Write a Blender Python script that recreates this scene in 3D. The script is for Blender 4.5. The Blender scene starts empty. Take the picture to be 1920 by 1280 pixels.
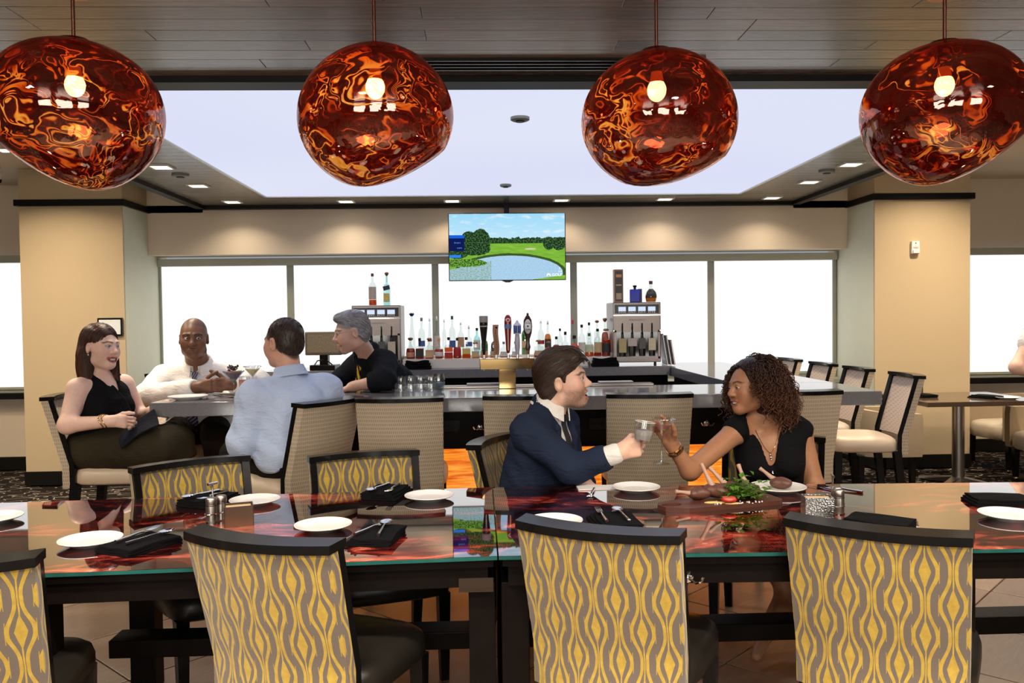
import bpy, bmesh, math, random
import numpy as np
from mathutils import Vector, Matrix, Euler
random.seed(7); np.random.seed(7)
SC = bpy.context.scene
COL = SC.collection
PI = math.pi

# ---------------------------------------------------------------- camera
YAW, PITCH, ROLL = math.radians(2.208), math.radians(-1.6035), math.radians(0.7316)
_f = Vector((math.sin(YAW)*math.cos(PITCH), math.cos(YAW)*math.cos(PITCH), math.sin(PITCH)))
_r = Vector((math.cos(YAW), -math.sin(YAW), 0)); _u = _r.cross(_f)
_r2 = _r*math.cos(ROLL) - _u*math.sin(ROLL); _u2 = _r*math.sin(ROLL) + _u*math.cos(ROLL)
cam = bpy.data.objects.new('camera', bpy.data.cameras.new('camera')); COL.objects.link(cam)
cam.data.sensor_width = 36; cam.data.lens = 30.0; cam.data.clip_end = 60; cam.data.clip_start = .05
_m = Matrix((_r2, _u2, -_f)).transposed().to_4x4(); _m.translation = (0, 0, 1.51)
cam.matrix_world = _m
SC.camera = cam
# ---------------------------------------------------------------- world, exposure
w = bpy.data.worlds.new('world'); SC.world = w; w.use_nodes = True
w.node_tree.nodes['Background'].inputs[0].default_value = (.8, .88, 1, 1)
w.node_tree.nodes['Background'].inputs[1].default_value = .3
SC.view_settings.view_transform = 'Standard'; SC.view_settings.look = 'None'
SC.view_settings.exposure = 0.3; SC.view_settings.gamma = 1.0; SC.view_settings.use_curve_mapping = False
try:
    SC.cycles.max_bounces = 10; SC.cycles.transparent_max_bounces = 16; SC.cycles.sample_clamp_indirect = 6
    SC.cycles.caustics_reflective = False; SC.cycles.caustics_refractive = False; SC.cycles.use_denoising = True
except Exception: pass
# strengths of the lights, assumed rear windows and downlights included
E_SHADE, E_PANEL, E_REAR_FILL, E_DOWN, E_BULB, E_TV, E_ONYX = .86, .76, 8.2, 66.0, 60.0, .78, .85
def area_light(name, loc, size, power, color, aim=(0, 0, -1), size_y=None, spread=PI):
    L = bpy.data.lights.new(name, 'AREA'); L.energy = power; L.color = color; L.size = size
    if size_y: L.shape = 'RECTANGLE'; L.size_y = size_y
    L.spread = spread
    o = bpy.data.objects.new(name, L); COL.objects.link(o); o.location = loc
    o.rotation_euler = Vector(aim).to_track_quat('-Z', 'Y').to_euler(); o['kind'] = 'helper'
    return o
WARM = (1, .84, .64)
# ceiling downlights of the bar canopy (fixtures are built below at the same places)
CANOPY_DL = [(-2.35, 8.33), (-1.27, 8.36), (-.243, 8.38), (.826, 8.38), (1.845, 8.36), (2.9, 8.33), (-2.35, 7.33), (-2.33, 6.44), (2.89, 7.35), (2.88, 6.5), (-2.33, 5.55), (2.88, 5.6)]
for x, y in CANOPY_DL: area_light('downlight_beam', (x, y, 2.645), .12, E_DOWN*(.05 if y > 8 else .14), WARM, spread=2.2)
# assumed downlights of the dining zone, added overhead and behind the camera
ASSUMED_DINING_DL = [(-2.1, 1.6), (-.7, 1.6), (.9, 1.6), (2.4, 1.6), (-2.1, .3), (-.7, .3), (.9, .3), (2.4, .3), (-3.6, 2.6), (4.0, 2.6), (-2.2, -1.2), (0, -1.2), (2.2, -1.2)]
for x, y in ASSUMED_DINING_DL: area_light('downlight_beam', (x, y, 2.645), .2, E_DOWN*.50, (1, .88, .72), spread=2.6)
ASSUMED_SIDE_DL = [(-3.85, 7.2), (-3.75, 6.0), (4.3, 7.3), (4.2, 6.0), (-4.6, 4.8), (4.9, 4.8), (-5.5, 6.8), (5.6, 6.9)]  # assumed lamps beside the canopy, unseen, added to light the columns
for x, y in ASSUMED_SIDE_DL: area_light('downlight_beam', (x, y, 2.925), .16, E_DOWN*.36, (1, .82, .60), spread=2.4)

# ---------------------------------------------------------------- helpers
def tag(o, label=None, cat=None, group=None, kind=None):
    if label: o['label'] = label
    if cat: o['category'] = cat
    if group: o['group'] = group
    if kind: o['kind'] = kind
    return o
def empty(name, label, cat, loc=(0, 0, 0), rz=0, group=None, kind=None):
    o = bpy.data.objects.new(name, None); COL.objects.link(o); o.empty_display_size = .05
    o.location = loc; o.rotation_euler = (0, 0, rz)
    return tag(o, label, cat, group, kind)
def copy_tree(o, parent=None):
    c = o.copy(); COL.objects.link(c)
    if parent: c.parent = parent
    for ch in list(o.children): copy_tree(ch, c)
    return c
class MB:
    """collects shapes into one mesh"""
    def __init__(s): s.v = []; s.f = []; s.uv = {}
    def add(s, vs, fs, M=None):
        b = len(s.v)
        s.v += [tuple(M @ Vector(v)) for v in vs] if M is not None else [tuple(v) for v in vs]
        s.f += [tuple(b+i for i in f) for f in fs]; return s
    def box(s, x0, x1, y0, y1, z0, z1, M=None, ch=0):
        if ch <= 0:
            return s.add([(x0,y0,z0),(x1,y0,z0),(x1,y1,z0),(x0,y1,z0),(x0,y0,z1),(x1,y0,z1),(x1,y1,z1),(x0,y1,z1)],
                         [(0,3,2,1),(4,5,6,7),(0,1,5,4),(1,2,6,5),(2,3,7,6),(3,0,4,7)], M)
        bm = bmesh.new(); bmesh.ops.create_cube(bm, size=1)
        for v in bm.verts: v.co = (x0+(v.co.x+.5)*(x1-x0), y0+(v.co.y+.5)*(y1-y0), z0+(v.co.z+.5)*(z1-z0))
        bmesh.ops.bevel(bm, geom=bm.edges[:], offset=ch, segments=2, affect='EDGES', profile=.6)
        bm.verts.index_update(); s.add([v.co[:] for v in bm.verts], [[v.index for v in f.verts] for f in bm.faces], M); bm.free(); return s
    def lathe(s, prof, seg=24, c=(0, 0, 0), M=None, cap=True, sx=1, sy=1):
        vs = []; fs = []; n = len(prof)
        for r, z in prof:
            for k in range(seg):
                a = 2*PI*k/seg; vs.append((c[0]+r*math.cos(a)*sx, c[1]+r*math.sin(a)*sy, c[2]+z))
        for i in range(n-1):
            for k in range(seg):
                k2 = (k+1) % seg; fs.append((i*seg+k, i*seg+k2, (i+1)*seg+k2, (i+1)*seg+k))
        if cap:
            if prof[0][0] > 1e-6: fs.append(tuple(range(seg-1, -1, -1)))
            if prof[-1][0] > 1e-6: fs.append(tuple((n-1)*seg+k for k in range(seg)))
        return s.add(vs, fs, M)
    def tube(s, pts, r, seg=8, M=None, closed=False, cap=True):
        pts = [Vector(p) for p in pts]; n = len(pts); rs = r if isinstance(r, (list, tuple)) else [r]*n
        vs = []; fs = []; nrm = None
        for i, p in enumerate(pts):
            a = pts[(i-1) % n] if (closed or i > 0) else p; b = pts[(i+1) % n] if (closed or i < n-1) else p
            t = (b-a).normalized()
            if nrm is None:
                nrm = t.orthogonal().normalized()
            nrm = (nrm - t*nrm.dot(t)); nrm = nrm.normalized() if nrm.length > 1e-6 else t.orthogonal().normalized()
            bi = t.cross(nrm)
            for k in range(seg):
                an = 2*PI*k/seg; vs.append(p + (nrm*math.cos(an)+bi*math.sin(an))*rs[i])
        for i in range(n if closed else n-1):
            j = (i+1) % n
            for k in range(seg):
                k2 = (k+1) % seg; fs.append((i*seg+k, i*seg+k2, j*seg+k2, j*seg+k))
        if cap and not closed:
            fs.append(tuple(range(seg-1, -1, -1))); fs.append(tuple((n-1)*seg+k for k in range(seg)))
        return s.add(vs, fs, M)
    def prism(s, poly, z0, z1, M=None):
        n = len(poly); vs = [(x, y, z0) for x, y in poly]+[(x, y, z1) for x, y in poly]
        fs = [tuple(range(n-1, -1, -1)), tuple(range(n, 2*n))]+[(i, (i+1) % n, n+(i+1) % n, n+i) for i in range(n)]
        return s.add(vs, fs, M)
    def sheet(s, fn, nu, nv, M=None, uvfn=None, flip=False):
        b = len(s.v); vs = []; fs = []
        for j in range(nv+1):
            for i in range(nu+1): vs.append(fn(i/nu, j/nv))
        for j in range(nv):
            for i in range(nu):
                q = (j*(nu+1)+i, j*(nu+1)+i+1, (j+1)*(nu+1)+i+1, (j+1)*(nu+1)+i)
                fs.append(q[::-1] if flip else q)
        s.add(vs, fs, M)
        if uvfn:
            for j in range(nv+1):
                for i in range(nu+1): s.uv[b+j*(nu+1)+i] = uvfn(i/nu, j/nv)
        return s
    def ball(s, c, r, seg=16, rings=10, M=None):
        rx, ry, rz = r if isinstance(r, (tuple, list)) else (r, r, r)
        vs = [(c[0], c[1], c[2]-rz)]; fs = []
        for i in range(1, rings):
            t = PI*i/rings
            for k in range(seg):
                a = 2*PI*k/seg; vs.append((c[0]+rx*math.sin(t)*math.cos(a), c[1]+ry*math.sin(t)*math.sin(a), c[2]-rz*math.cos(t)))
        vs.append((c[0], c[1], c[2]+rz)); top = len(vs)-1
        for k in range(seg): fs.append((0, 1+(k+1) % seg, 1+k)); fs.append((top, 1+(rings-2)*seg+k, 1+(rings-2)*seg+(k+1) % seg))
        for i in range(rings-2):
            for k in range(seg): a = 1+i*seg; k2 = (k+1) % seg; fs.append((a+k, a+k2, a+seg+k2, a+seg+k))
        return s.add(vs, fs, M)
    def mesh(s, name, smooth=None):
        me = bpy.data.meshes.new(name); me.from_pydata(s.v, [], s.f); me.update()
        if s.uv:
            ul = me.uv_layers.new(name='UVMap')
            for lp in me.loops: ul.data[lp.index].uv = s.uv.get(lp.vertex_index, (0, 0))
        if smooth is not None:
            me.polygons.foreach_set('use_smooth', [True]*len(me.polygons))
            me.set_sharp_from_angle(angle=math.radians(smooth))
        return me
    def build(s, name, mat, parent=None, smooth=None, fixn=False):
        me = s.mesh(name, smooth)
        if fixn:
            bm = bmesh.new(); bm.from_mesh(me); bmesh.ops.recalc_face_normals(bm, faces=bm.faces[:]); bm.to_mesh(me); bm.free()
        me.materials.append(mat)
        o = bpy.data.objects.new(name, me); COL.objects.link(o)
        if parent: o.parent = parent
        return o
def inst(name, me, parent=None, loc=(0, 0, 0), rot=(0, 0, 0), scale=None):
    o = bpy.data.objects.new(name, me); COL.objects.link(o)
    if parent: o.parent = parent
    o.location = loc; o.rotation_euler = rot
    if scale: o.scale = scale
    return o
def text(name, body, size, mat, parent, loc, rot, ext=.0006, sx=1, sp=1.0, align='CENTER'):
    c = bpy.data.curves.new(name, 'FONT'); c.body = body; c.size = size; c.extrude = ext; c.align_x = align; c.align_y = 'CENTER'; c.space_line = sp
    c.resolution_u = 2
    tmp = bpy.data.objects.new(name, c); me = bpy.data.meshes.new_from_object(tmp)
    bpy.data.objects.remove(tmp); bpy.data.curves.remove(c); me.materials.clear(); me.materials.append(mat); me.name = name
    o = bpy.data.objects.new(name, me); COL.objects.link(o); o.parent = parent; o.location = loc; o.rotation_euler = rot; o.scale = (sx, 1, 1)
    return o
FRONT = (PI/2, 0, 0)          # lettering that faces the camera side (-Y)

# ---------------------------------------------------------------- materials
MATS = {}
class NT:
    def __init__(s, name):
        s.m = bpy.data.materials.new(name); s.m.use_nodes = True; s.t = s.m.node_tree
        s.t.nodes.clear(); s.out = s.t.nodes.new('ShaderNodeOutputMaterial')
    def n(s, typ, props=None, **ins):
        nd = s.t.nodes.new('ShaderNode'+typ)
        for k, v in (props or {}).items(): setattr(nd, k, v)
        for k, v in ins.items():
            k2 = k.replace('_', ' ')
            sock = nd.inputs[int(k[1:])] if (k[0] == 'i' and k[1:].isdigit()) else nd.inputs[k2]
            s.put(sock, v)
        return nd
    def put(s, sock, v):
        if isinstance(v, bpy.types.NodeSocket): s.t.links.new(v, sock)
        elif isinstance(v, bpy.types.Node): s.t.links.new(v.outputs[0], sock)
        else:
            if isinstance(v, (tuple, list)) and len(v) == 3 and sock.type == 'RGBA': v = (*v, 1)
            sock.default_value = v
    def math(s, op, a, b=0, c=None, clamp=False):
        nd = s.n('Math', dict(operation=op, use_clamp=clamp), i0=a, i1=b)
        if c is not None: s.put(nd.inputs[2], c)
        return nd.outputs[0]
    def mix(s, f, a, b, blend='MIX'):
        nd = s.t.nodes.new('ShaderNodeMix'); nd.data_type = 'RGBA'; nd.blend_type = blend
        s.put(nd.inputs[0], f); s.put(nd.inputs[6], a); s.put(nd.inputs[7], b); return nd.outputs[2]
    def ramp(s, f, stops, interp='LINEAR'):
        nd = s.t.nodes.new('ShaderNodeValToRGB'); nd.color_ramp.interpolation = interp
        e = nd.color_ramp.elements
        while len(e) < len(stops): e.new(.5)
        for el, (p, c) in zip(e, stops): el.position = p; el.color = (*c, 1) if len(c) == 3 else c
        s.put(nd.inputs[0], f); return nd.outputs[0]
    def obj(s): return s.n('TexCoord').outputs['Object']
    def uv(s): return s.n('TexCoord').outputs['UV']
    def mapping(s, vec, scale=(1, 1, 1), rot=(0, 0, 0), loc=(0, 0, 0)):
        return s.n('Mapping', Vector=vec, Scale=scale, Rotation=rot, Location=loc).outputs[0]
    def noise(s, vec, scale, detail=2, dist=0, rough=.5):
        nd = s.n('TexNoise', Scale=scale, Detail=detail, Distortion=dist, Roughness=rough)
        if vec is not None: s.put(nd.inputs['Vector'], vec)
        return nd.outputs['Fac']
    def bump(s, h, strength=.3, dist=.002):
        return s.n('Bump', Strength=strength, Distance=dist, Height=h).outputs[0]
    def pbr(s, color, rough=.5, metal=0, normal=None, **kw):
        b = s.n('BsdfPrincipled', Base_Color=color, Roughness=rough, Metallic=metal)
        if normal is not None: s.put(b.inputs['Normal'], normal)
        for k, v in kw.items(): s.put(b.inputs[k.replace('_', ' ')], v)
        return b
    def done(s, sh):
        s.t.links.new(sh.outputs[0] if isinstance(sh, bpy.types.Node) else sh, s.out.inputs[0]); MATS[s.m.name] = s.m; return s.m
def plain(name, color, rough=.5, metal=0, var=.12, scale=9, bump=0, bscale=80, **kw):
    """principled surface with gentle procedural colour variation and fine relief"""
    if name in MATS: return MATS[name]
    t = NT(name); o = t.obj(); nz = t.noise(o, scale, 3)
    c = t.mix(nz, tuple(max(0, x*(1-var)) for x in color), tuple(min(1, x*(1+var)) for x in color))
    nrm = t.bump(t.noise(o, bscale, 2), bump, .002) if bump else None
    return t.done(t.pbr(c, rough, metal, nrm, **kw))
def emit(name, color, s):
    t = NT(name); return t.done(t.n('Emission', Color=color, Strength=s))

M_black = plain('black_lacquer', (.006, .0055, .0055), .20, var=.3, scale=20, Specular_IOR_Level=.20)
M_trim = plain('black_trim', (.008, .007, .006), .45, Specular_IOR_Level=.15)
M_dark = plain('espresso_wood', (.0055, .0038, .0032), .40, var=.35, scale=14, Specular_IOR_Level=.07)
M_steel = plain('brushed_steel', (.36, .32, .29), .34, 1, var=.06)
M_chrome = plain('polished_chrome', (.8, .8, .8), .08, 1, var=.03)
M_gold = plain('polished_brass', (.62, .42, .18), .1, 1, var=.06)
M_white = plain('white_china', (.82, .80, .77), .18, var=.03)
M_blackcloth = plain('black_napkin_cloth', (.005, .005, .006), .9, bump=.5, bscale=260, Specular_IOR_Level=.06)
M_leather = plain('dark_leather', (.013, .011, .009), .36, bump=.25, bscale=170, Specular_IOR_Level=.35)
M_screen_off = plain('dark_glass', (.02, .018, .016), .06)
# ================================================================ SETTING
def wallpaper(name, a, b):
    t = NT(name); o = t.obj()
    h = t.noise(t.mapping(o, (3, 3, 260)), 3, 2); v = t.noise(t.mapping(o, (260, 260, 3)), 3, 2)
    g = t.math('MULTIPLY', t.math('ADD', h, v), .5)
    return t.done(t.pbr(t.mix(g, a, b), .75, normal=t.bump(g, .25, .001)))
M_wall = wallpaper('linen_wallpaper', (.64, .53, .40), (.76, .65, .50))
M_col = wallpaper('gold_linen_wallpaper', (.49, .375, .225), (.59, .465, .295))
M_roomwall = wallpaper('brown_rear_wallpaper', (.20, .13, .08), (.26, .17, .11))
M_reveal = plain('pale_reveal_paint', (.66, .66, .52), .7, var=.04)
M_ceil = plain('beige_ceiling_paint', (.70, .58, .42), .8, var=.04)
def plank_mat():
    t = NT('grey_brown_plank'); o = t.obj()
    rnd = t.n('ObjectInfo').outputs['Random']
    g = t.noise(t.mapping(o, (1.2, 26, 26)), 3, 5, 1.2); fine = t.noise(t.mapping(o, (4, 160, 160)), 2, 3)
    base = t.ramp(g, [(.25, (.09, .078, .056)), (.5, (.165, .145, .108)), (.75, (.25, .22, .17))])
    k = t.math('MULTIPLY_ADD', rnd, .7, .65)
    hs = t.n('HueSaturation', Value=k, Color=base).outputs[0]
    return t.done(t.pbr(hs, t.math('MULTIPLY_ADD', fine, .12, .17), 0, t.bump(fine, .10, .001), Specular_IOR_Level=.9))
M_plank = plank_mat()
def S(o, label, cat=None): return tag(o, label, cat, kind='structure')

# --- floor: carpet around, wood-look tiles near
def carpet():
    t = NT('squiggle_carpet'); o = t.obj()
    m = t.mapping(o, (3.2, 6.5, 1))
    n1 = t.noise(m, 1.3, 1, .8)
    ln = t.math('ABSOLUTE', t.math('SUBTRACT', t.math('FRACT', t.math('MULTIPLY', n1, 5.0)), .5))
    msk = t.math('LESS_THAN', ln, .05); gate = t.math('GREATER_THAN', t.noise(o, 7, 1), .40)
    msk = t.math('MULTIPLY', msk, gate)
    pile = t.noise(o, 420, 2)
    return t.done(t.pbr(t.mix(msk, t.mix(pile, (.007, .005, .004), (.020, .014, .010)), (.50, .44, .36)), .95, normal=t.bump(pile, .6, .003), Specular_IOR_Level=.1))
fl = MB().box(-8, 8, -5, 9.2, -.06, -.012).build('floor', carpet()); S(fl, 'dark carpeted floor with pale squiggles and brown tiles near the table', 'floor')
def tile_mat():
    t = NT('brown_wood_tile'); o = t.obj(); rnd = t.n('ObjectInfo').outputs['Random']
    g = t.noise(t.mapping(o, (3, 22, 3)), 3, 4, .8)
    c = t.mix(g, (.16, .10, .065), (.28, .19, .13))
    return t.done(t.pbr(t.n('HueSaturation', Value=t.math('MULTIPLY_ADD', rnd, .4, .8), Color=c).outputs[0], .35, normal=t.bump(g, .1, .002)))
M_tile = tile_mat()
tm = MB().box(-.297, .297, -.297, .297, -.012, .0, ch=.004).mesh('floor_tile'); tm.materials.append(M_tile)
c45 = math.cos(PI/4)
for i in range(-12, 13):
    for j in range(-12, 13):
        x = (i*c45 - j*c45)*.6 + .2; y = (i*c45 + j*c45)*.6 + 3.2
        if -2.9 < x < 3.4 and 1.2 < y < 5.3: inst('floor_tile', tm, fl, (x, y, 0), (0, 0, PI/4))
# --- outer walls
S(MB().box(-8.1, -8, -5, 9.2, 0, 3).build('wall_left', M_roomwall), 'beige wall on the far left side', 'wall')
S(MB().box(8, 8.1, -5, 9.2, 0, 3).build('wall_right', M_roomwall), 'beige wall on the far right side', 'wall')
wr = MB().box(-8, 8, -5.1, -5, 0, 3).build('wall_rear', M_roomwall); S(wr, 'beige wall behind the photographer', 'wall')
WX = [-3.306, -1.951, -.45, 1.002, 2.461, 3.806]
wb = MB().box(-8, 8, 9.04, 9.2, 0, .80).box(-8, 8, 9.04, 9.2, 2.2, 3).box(-4.7, -3.3, 9.04, 9.2, .8, 2.2).box(3.82, 5.2, 9.04, 9.2, .8, 2.2)
wb = wb.build('wall_back', M_wall); S(wb, 'beige window wall behind the bar', 'wall')
# --- ceiling slab, planks, canopy
ce = MB().box(-8, 8, -5, 9.2, 2.94, 3.05).build('ceiling', M_ceil); S(ce, 'high beige ceiling with a dropped plank canopy over the bar', 'ceiling')
core = MB().box(-8, 8, -5, 4.09, 2.672, 2.94).box(-2.75, 3.25, 4.09, 8.72, 2.672, 2.94).build('canopy_core', M_dark, ce)
pm = {}
def plank(x0, x1, y0, y1):
    L = round(x1-x0, 2); W = round(y1-y0, 3)
    if (L, W) not in pm:
        me = MB().box(-L/2+.0012, L/2-.0012, -W/2+.001, W/2-.001, .002, .014, ch=.0018).mesh('plank'); me.materials.append(M_plank); pm[(L, W)] = me
    inst('plank', pm[(L, W)], ce, ((x0+x1)/2, (y0+y1)/2, 2.658))
rows = [4.085-.127*i for i in range(17)]
for k, y1 in enumerate(rows):
    x = -5.4 + [0, .55, -.35, .8, .2, -.6][k % 6]
    while x < 5.4:
        L = [1.3, 1.7, 1.1, 1.5][(k*3+int(x*2)) % 4]; plank(x, x+L, y1-.127, y1); x += L
for k in range(30):
    y0 = 4.29+.1253*k; plank(-2.71, -1.97, y0, y0+.1253); plank(2.50, 3.21, y0, y0+.1253)
for k in range(5):
    y0 = 8.06+.126*k; x = -2.71
    for L in ([1.4, 1.6, 1.5, 1.42] if k % 2 else [.9, 1.6, 1.5, 1.0, .92]): plank(x, x+L, y0, y0+.126); x += L
MB().box(-8, 8, -5, 1.92, 2.658, 2.674).build('plank_field', M_plank, ce)
tr = MB().box(-2.78, 3.28, 4.085, 4.19, 2.63, 2.672).box(-2.78, 3.28, 4.20, 4.285, 2.645, 2.672).build('trim_1', M_trim); S(tr, 'black beam trim along the front of the lit ceiling panel', 'trim')
tr = MB().box(-2.79, -2.71, 4.29, 8.70, 2.625, 2.69).box(3.21, 3.29, 4.29, 8.70, 2.625, 2.69).box(-2.79, 3.29, 8.62, 8.70, 2.625, 2.69).build('trim_2', M_trim); S(tr, 'black trim around the outer edge of the canopy', 'trim')
lp = empty('light_panel', 'large glowing lavender-white stretched ceiling panel above the bar', 'light panel', (.265, 6.17, 2.66))
t = NT('backlit_membrane'); o = t.obj()
gr = t.noise(t.mapping(o, (.35, .35, 1)), 1, 1)
t.done(t.n('Emission', Color=t.mix(gr, (.72, .74, 1, 1), (.83, .88, 1, 1)), Strength=E_PANEL))
MB().box(-2.225, 2.225, -1.875, 1.88, .002, .012).build('membrane', MATS['backlit_membrane'], lp)
fr = MB().box(-2.24, 2.24, -1.90, -1.865, -.006, .012).box(-2.24, 2.24, 1.87, 1.89, -.006, .012).box(-2.24, -2.22, -1.9, 1.89, -.006, .012).box(2.22, 2.24, -1.9, 1.89, -.006, .012)
fr.build('frame', plain('pale_aluminium', (.6, .6, .55), .4, .6), lp)
M_dl = emit('downlight_lens', (1, .86, .66, 1), 9)
M_dlframe = plain('downlight_frame', (.75, .70, .62), .5)
lens = MB().box(-.062, .062, -.062, .062, -.002, .004).mesh('lens'); lens.materials.append(M_dl)
ring = MB().box(-.082, .082, -.082, -.062, -.007, .004).box(-.082, .082, .062, .082, -.007, .004).box(-.082, -.062, -.062, .062, -.007, .004).box(.062, .082, -.062, .062, -.007, .004).mesh('frame'); ring.materials.append(M_dlframe)
ordn = ['leftmost', 'second from left', 'third from left', 'fourth from left', 'fifth from left', 'rightmost']
where = ['square downlight in the rear canopy band, %s of the row' % s for s in ordn] + [
 'square downlight in the left canopy band nearest the back', 'square downlight in the left canopy band, half behind the leftmost pendant',
 'square downlight in the right canopy band nearest the back', 'square downlight in the right canopy band beside the rightmost pendant',
 'square downlight in the left canopy band hidden behind a pendant', 'square downlight in the right canopy band hidden behind a pendant']
def downlight(x, y, z, label, grp):
    d = empty('downlight', label, 'downlight', (x, y, z), 0, grp); inst('lens', lens, d); inst('frame', ring, d)
for (x, y), lb in zip(CANOPY_DL, where): downlight(x, y, 2.656, lb, 'canopy downlights')
for x, y in ASSUMED_DINING_DL: downlight(x, y, 2.654, 'assumed square downlight added in the plank ceiling over the dining area', 'assumed dining downlights')
for x, y in ASSUMED_SIDE_DL: downlight(x, y, 2.936, 'assumed square downlight added in the high beige ceiling beside the canopy', 'assumed side downlights')
# linear diffuser
g = empty('air_diffuser', 'long black slot air diffuser in the plank ceiling', 'air vent', (.37, 3.885, 2.658))
MB().box(-.66, .66, -.078, .078, -.004, .004).build('backing', M_trim, g)
for yy in (-.07, -.022, .026, .072): MB().box(-.66, .66, yy-.006, yy+.006, -.012, -.003).build('slat', M_black, g)
M_disc = plain('grey_disc', (.25, .27, .24), .5)
for (x, y, r, lb) in [(.253, 4.94, .055, 'round grey detector on the lit ceiling panel nearer the front'), (.248, 7.41, .05, 'round grey detector on the lit ceiling panel nearer the back'),
                      (-2.315, 6.80, .065, 'round dark speaker in the left canopy band'), (2.818, 6.81, .065, 'round dark speaker in the right canopy band')]:
    d = empty('ceiling_detector', lb, 'detector', (x, y, 2.658)); MB().lathe([(r, .003), (r, -.012), (r*.8, -.018)], 24).build('body', M_disc, d, 40); MB().lathe([(r*.5, -.017), (r*.45, -.024)], 20).build('lens', M_trim, d, 40)
# --- fascia, columns, windows
fa = MB().box(-3.3, 3.82, 8.70, 9.05, 2.18, 2.672).box(-3.3, -2.75, 8.7, 9.05, 2.6, 2.94).box(3.25, 3.82, 8.7, 9.05, 2.6, 2.94).build('wall_fascia', M_wall); S(fa, 'beige fascia wall above the bar windows', 'wall')
def column(name, x0, x1, side, label):
    c = MB().box(x0, x1, 8.10, 9.05, 0, 2.94).build(name, M_col); S(c, label, 'column')
    xs = x1 if side > 0 else x0
    MB().box(xs-.004, xs+.004, 8.115, 9.04, .14, 2.60).build('side_panel', M_reveal, c)
    MB().box(x0-.03, x1+.03, 8.06, 9.0, 2.595, 2.655, ch=.006).build('crown_trim', M_trim, c)
    MB().box(x0-.012, x1+.012, 8.088, 9.05, 0, .13, ch=.004).build('baseboard', M_trim, c)
column('wall_column_left', -4.24, -3.30, 1, 'gold papered column left of the bar windows')
column('wall_column_right', 3.82, 4.76, -1, 'gold papered column right of the bar windows')
S(MB().box(-8, -4.24, 9.0, 9.045, 0, .13).build('baseboard_left', M_trim), 'black baseboard left of the left column', 'baseboard')
S(MB().box(4.76, 8, 9.0, 9.045, 0, .13).build('baseboard_right', M_trim), 'black baseboard right of the right column', 'baseboard')
t = NT('daylit_roller_shade'); o = t.obj(); nz = t.noise(t.mapping(o, (220, 1, 220)), 1, 1); big = t.noise(o, .8, 1)
t.done(t.n('Emission', Color=t.mix(big, (.97, .98, 1, 1), (1, .99, .95, 1)), Strength=t.math('MULTIPLY_ADD', nz, .06, E_SHADE)))
M_shade = MATS['daylit_roller_shade']
M_valance = plain('grey_green_valance', (.40, .41, .33), .6, var=.05)
M_mull = plain('grey_mullion', (.34, .35, .28), .5, var=.05)
def window(n, x0, x1, z0, z1, label):
    wdw = empty('window_%d' % n, label, 'window', ((x0+x1)/2, 8.98, z0), 0, None, 'structure'); W = (x1-x0)/2; H = z1-z0
    MB().box(-W+.03, W-.03, -.004, .0, .04, H-.06).build('shade', M_shade, wdw)
    MB().box(-W, W, -.06, .02, H-.075, H).build('valance', M_valance, wdw)
    MB().box(-W, -W+.035, -.025, .05, 0, H-.07).box(W-.035, W, -.025, .05, 0, H-.07).box(-W, W, -.0, .05, 0, .04).build('frame', M_mull, wdw)
    MB().box(-W+.03, W-.03, -.012, .004, .035, .06).build('hem_bar', M_valance, wdw)
nm = ['leftmost of the five bar windows, behind the man in the white shirt', 'second bar window from the left, behind the bartender', 'middle bar window, behind the television', 'second bar window from the right, behind the right wine dispenser', 'rightmost of the five bar windows, behind the right-hand stools']
for i in range(5): window(i+1, WX[i], WX[i+1], .84, 2.155, 'white glowing shade of the '+nm[i])
window(6, -6.4, -4.3, .80, 2.21, 'glowing shaded window at the left edge beyond the left column')
window(7, 4.70, 6.6, .80, 2.19, 'glowing shaded window at the right edge beyond the right column')
S(MB().box(-3.3, 3.82, 8.62, 9.04, .80, .84).build('sill_bar', M_mull), 'grey window sill behind the bar bottles', 'window sill')
S(MB().box(-8, -4.24, 8.90, 9.04, .74, .80).build('sill_left', M_trim), 'dark window sill left of the left column', 'window sill')
S(MB().box(4.76, 8, 8.90, 9.04, .74, .80).build('sill_right', M_trim), 'dark window sill right of the right column', 'window sill')
# assumed rear windows, added behind the photographer as soft frontal fill light
M_rear_fill = emit('assumed_rear_shade_glow', (1, .95, .88, 1), E_REAR_FILL)
for i, (x0, x1) in enumerate(((-4.6, -2.2), (-1.2, 1.2), (2.2, 4.6))):
    wdw = empty('window_%d' % (8+i), 'assumed window in the wall behind the photographer, added as glowing fill light', 'window', ((x0+x1)/2, -4.98, .9), 0, 'assumed rear windows', 'structure'); W = (x1-x0)/2
    MB().box(-W+.05, W-.05, .0, .012, .05, 1.35).build('shade', M_rear_fill, wdw)
    MB().box(-W, W, 0, .03, 1.35, 1.42).box(-W, W, 0, .03, 0, .05).box(-W, -W+.05, 0, .03, 0, 1.4).box(W-.05, W, 0, .03, 0, 1.4).build('frame', M_mull, wdw)
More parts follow.
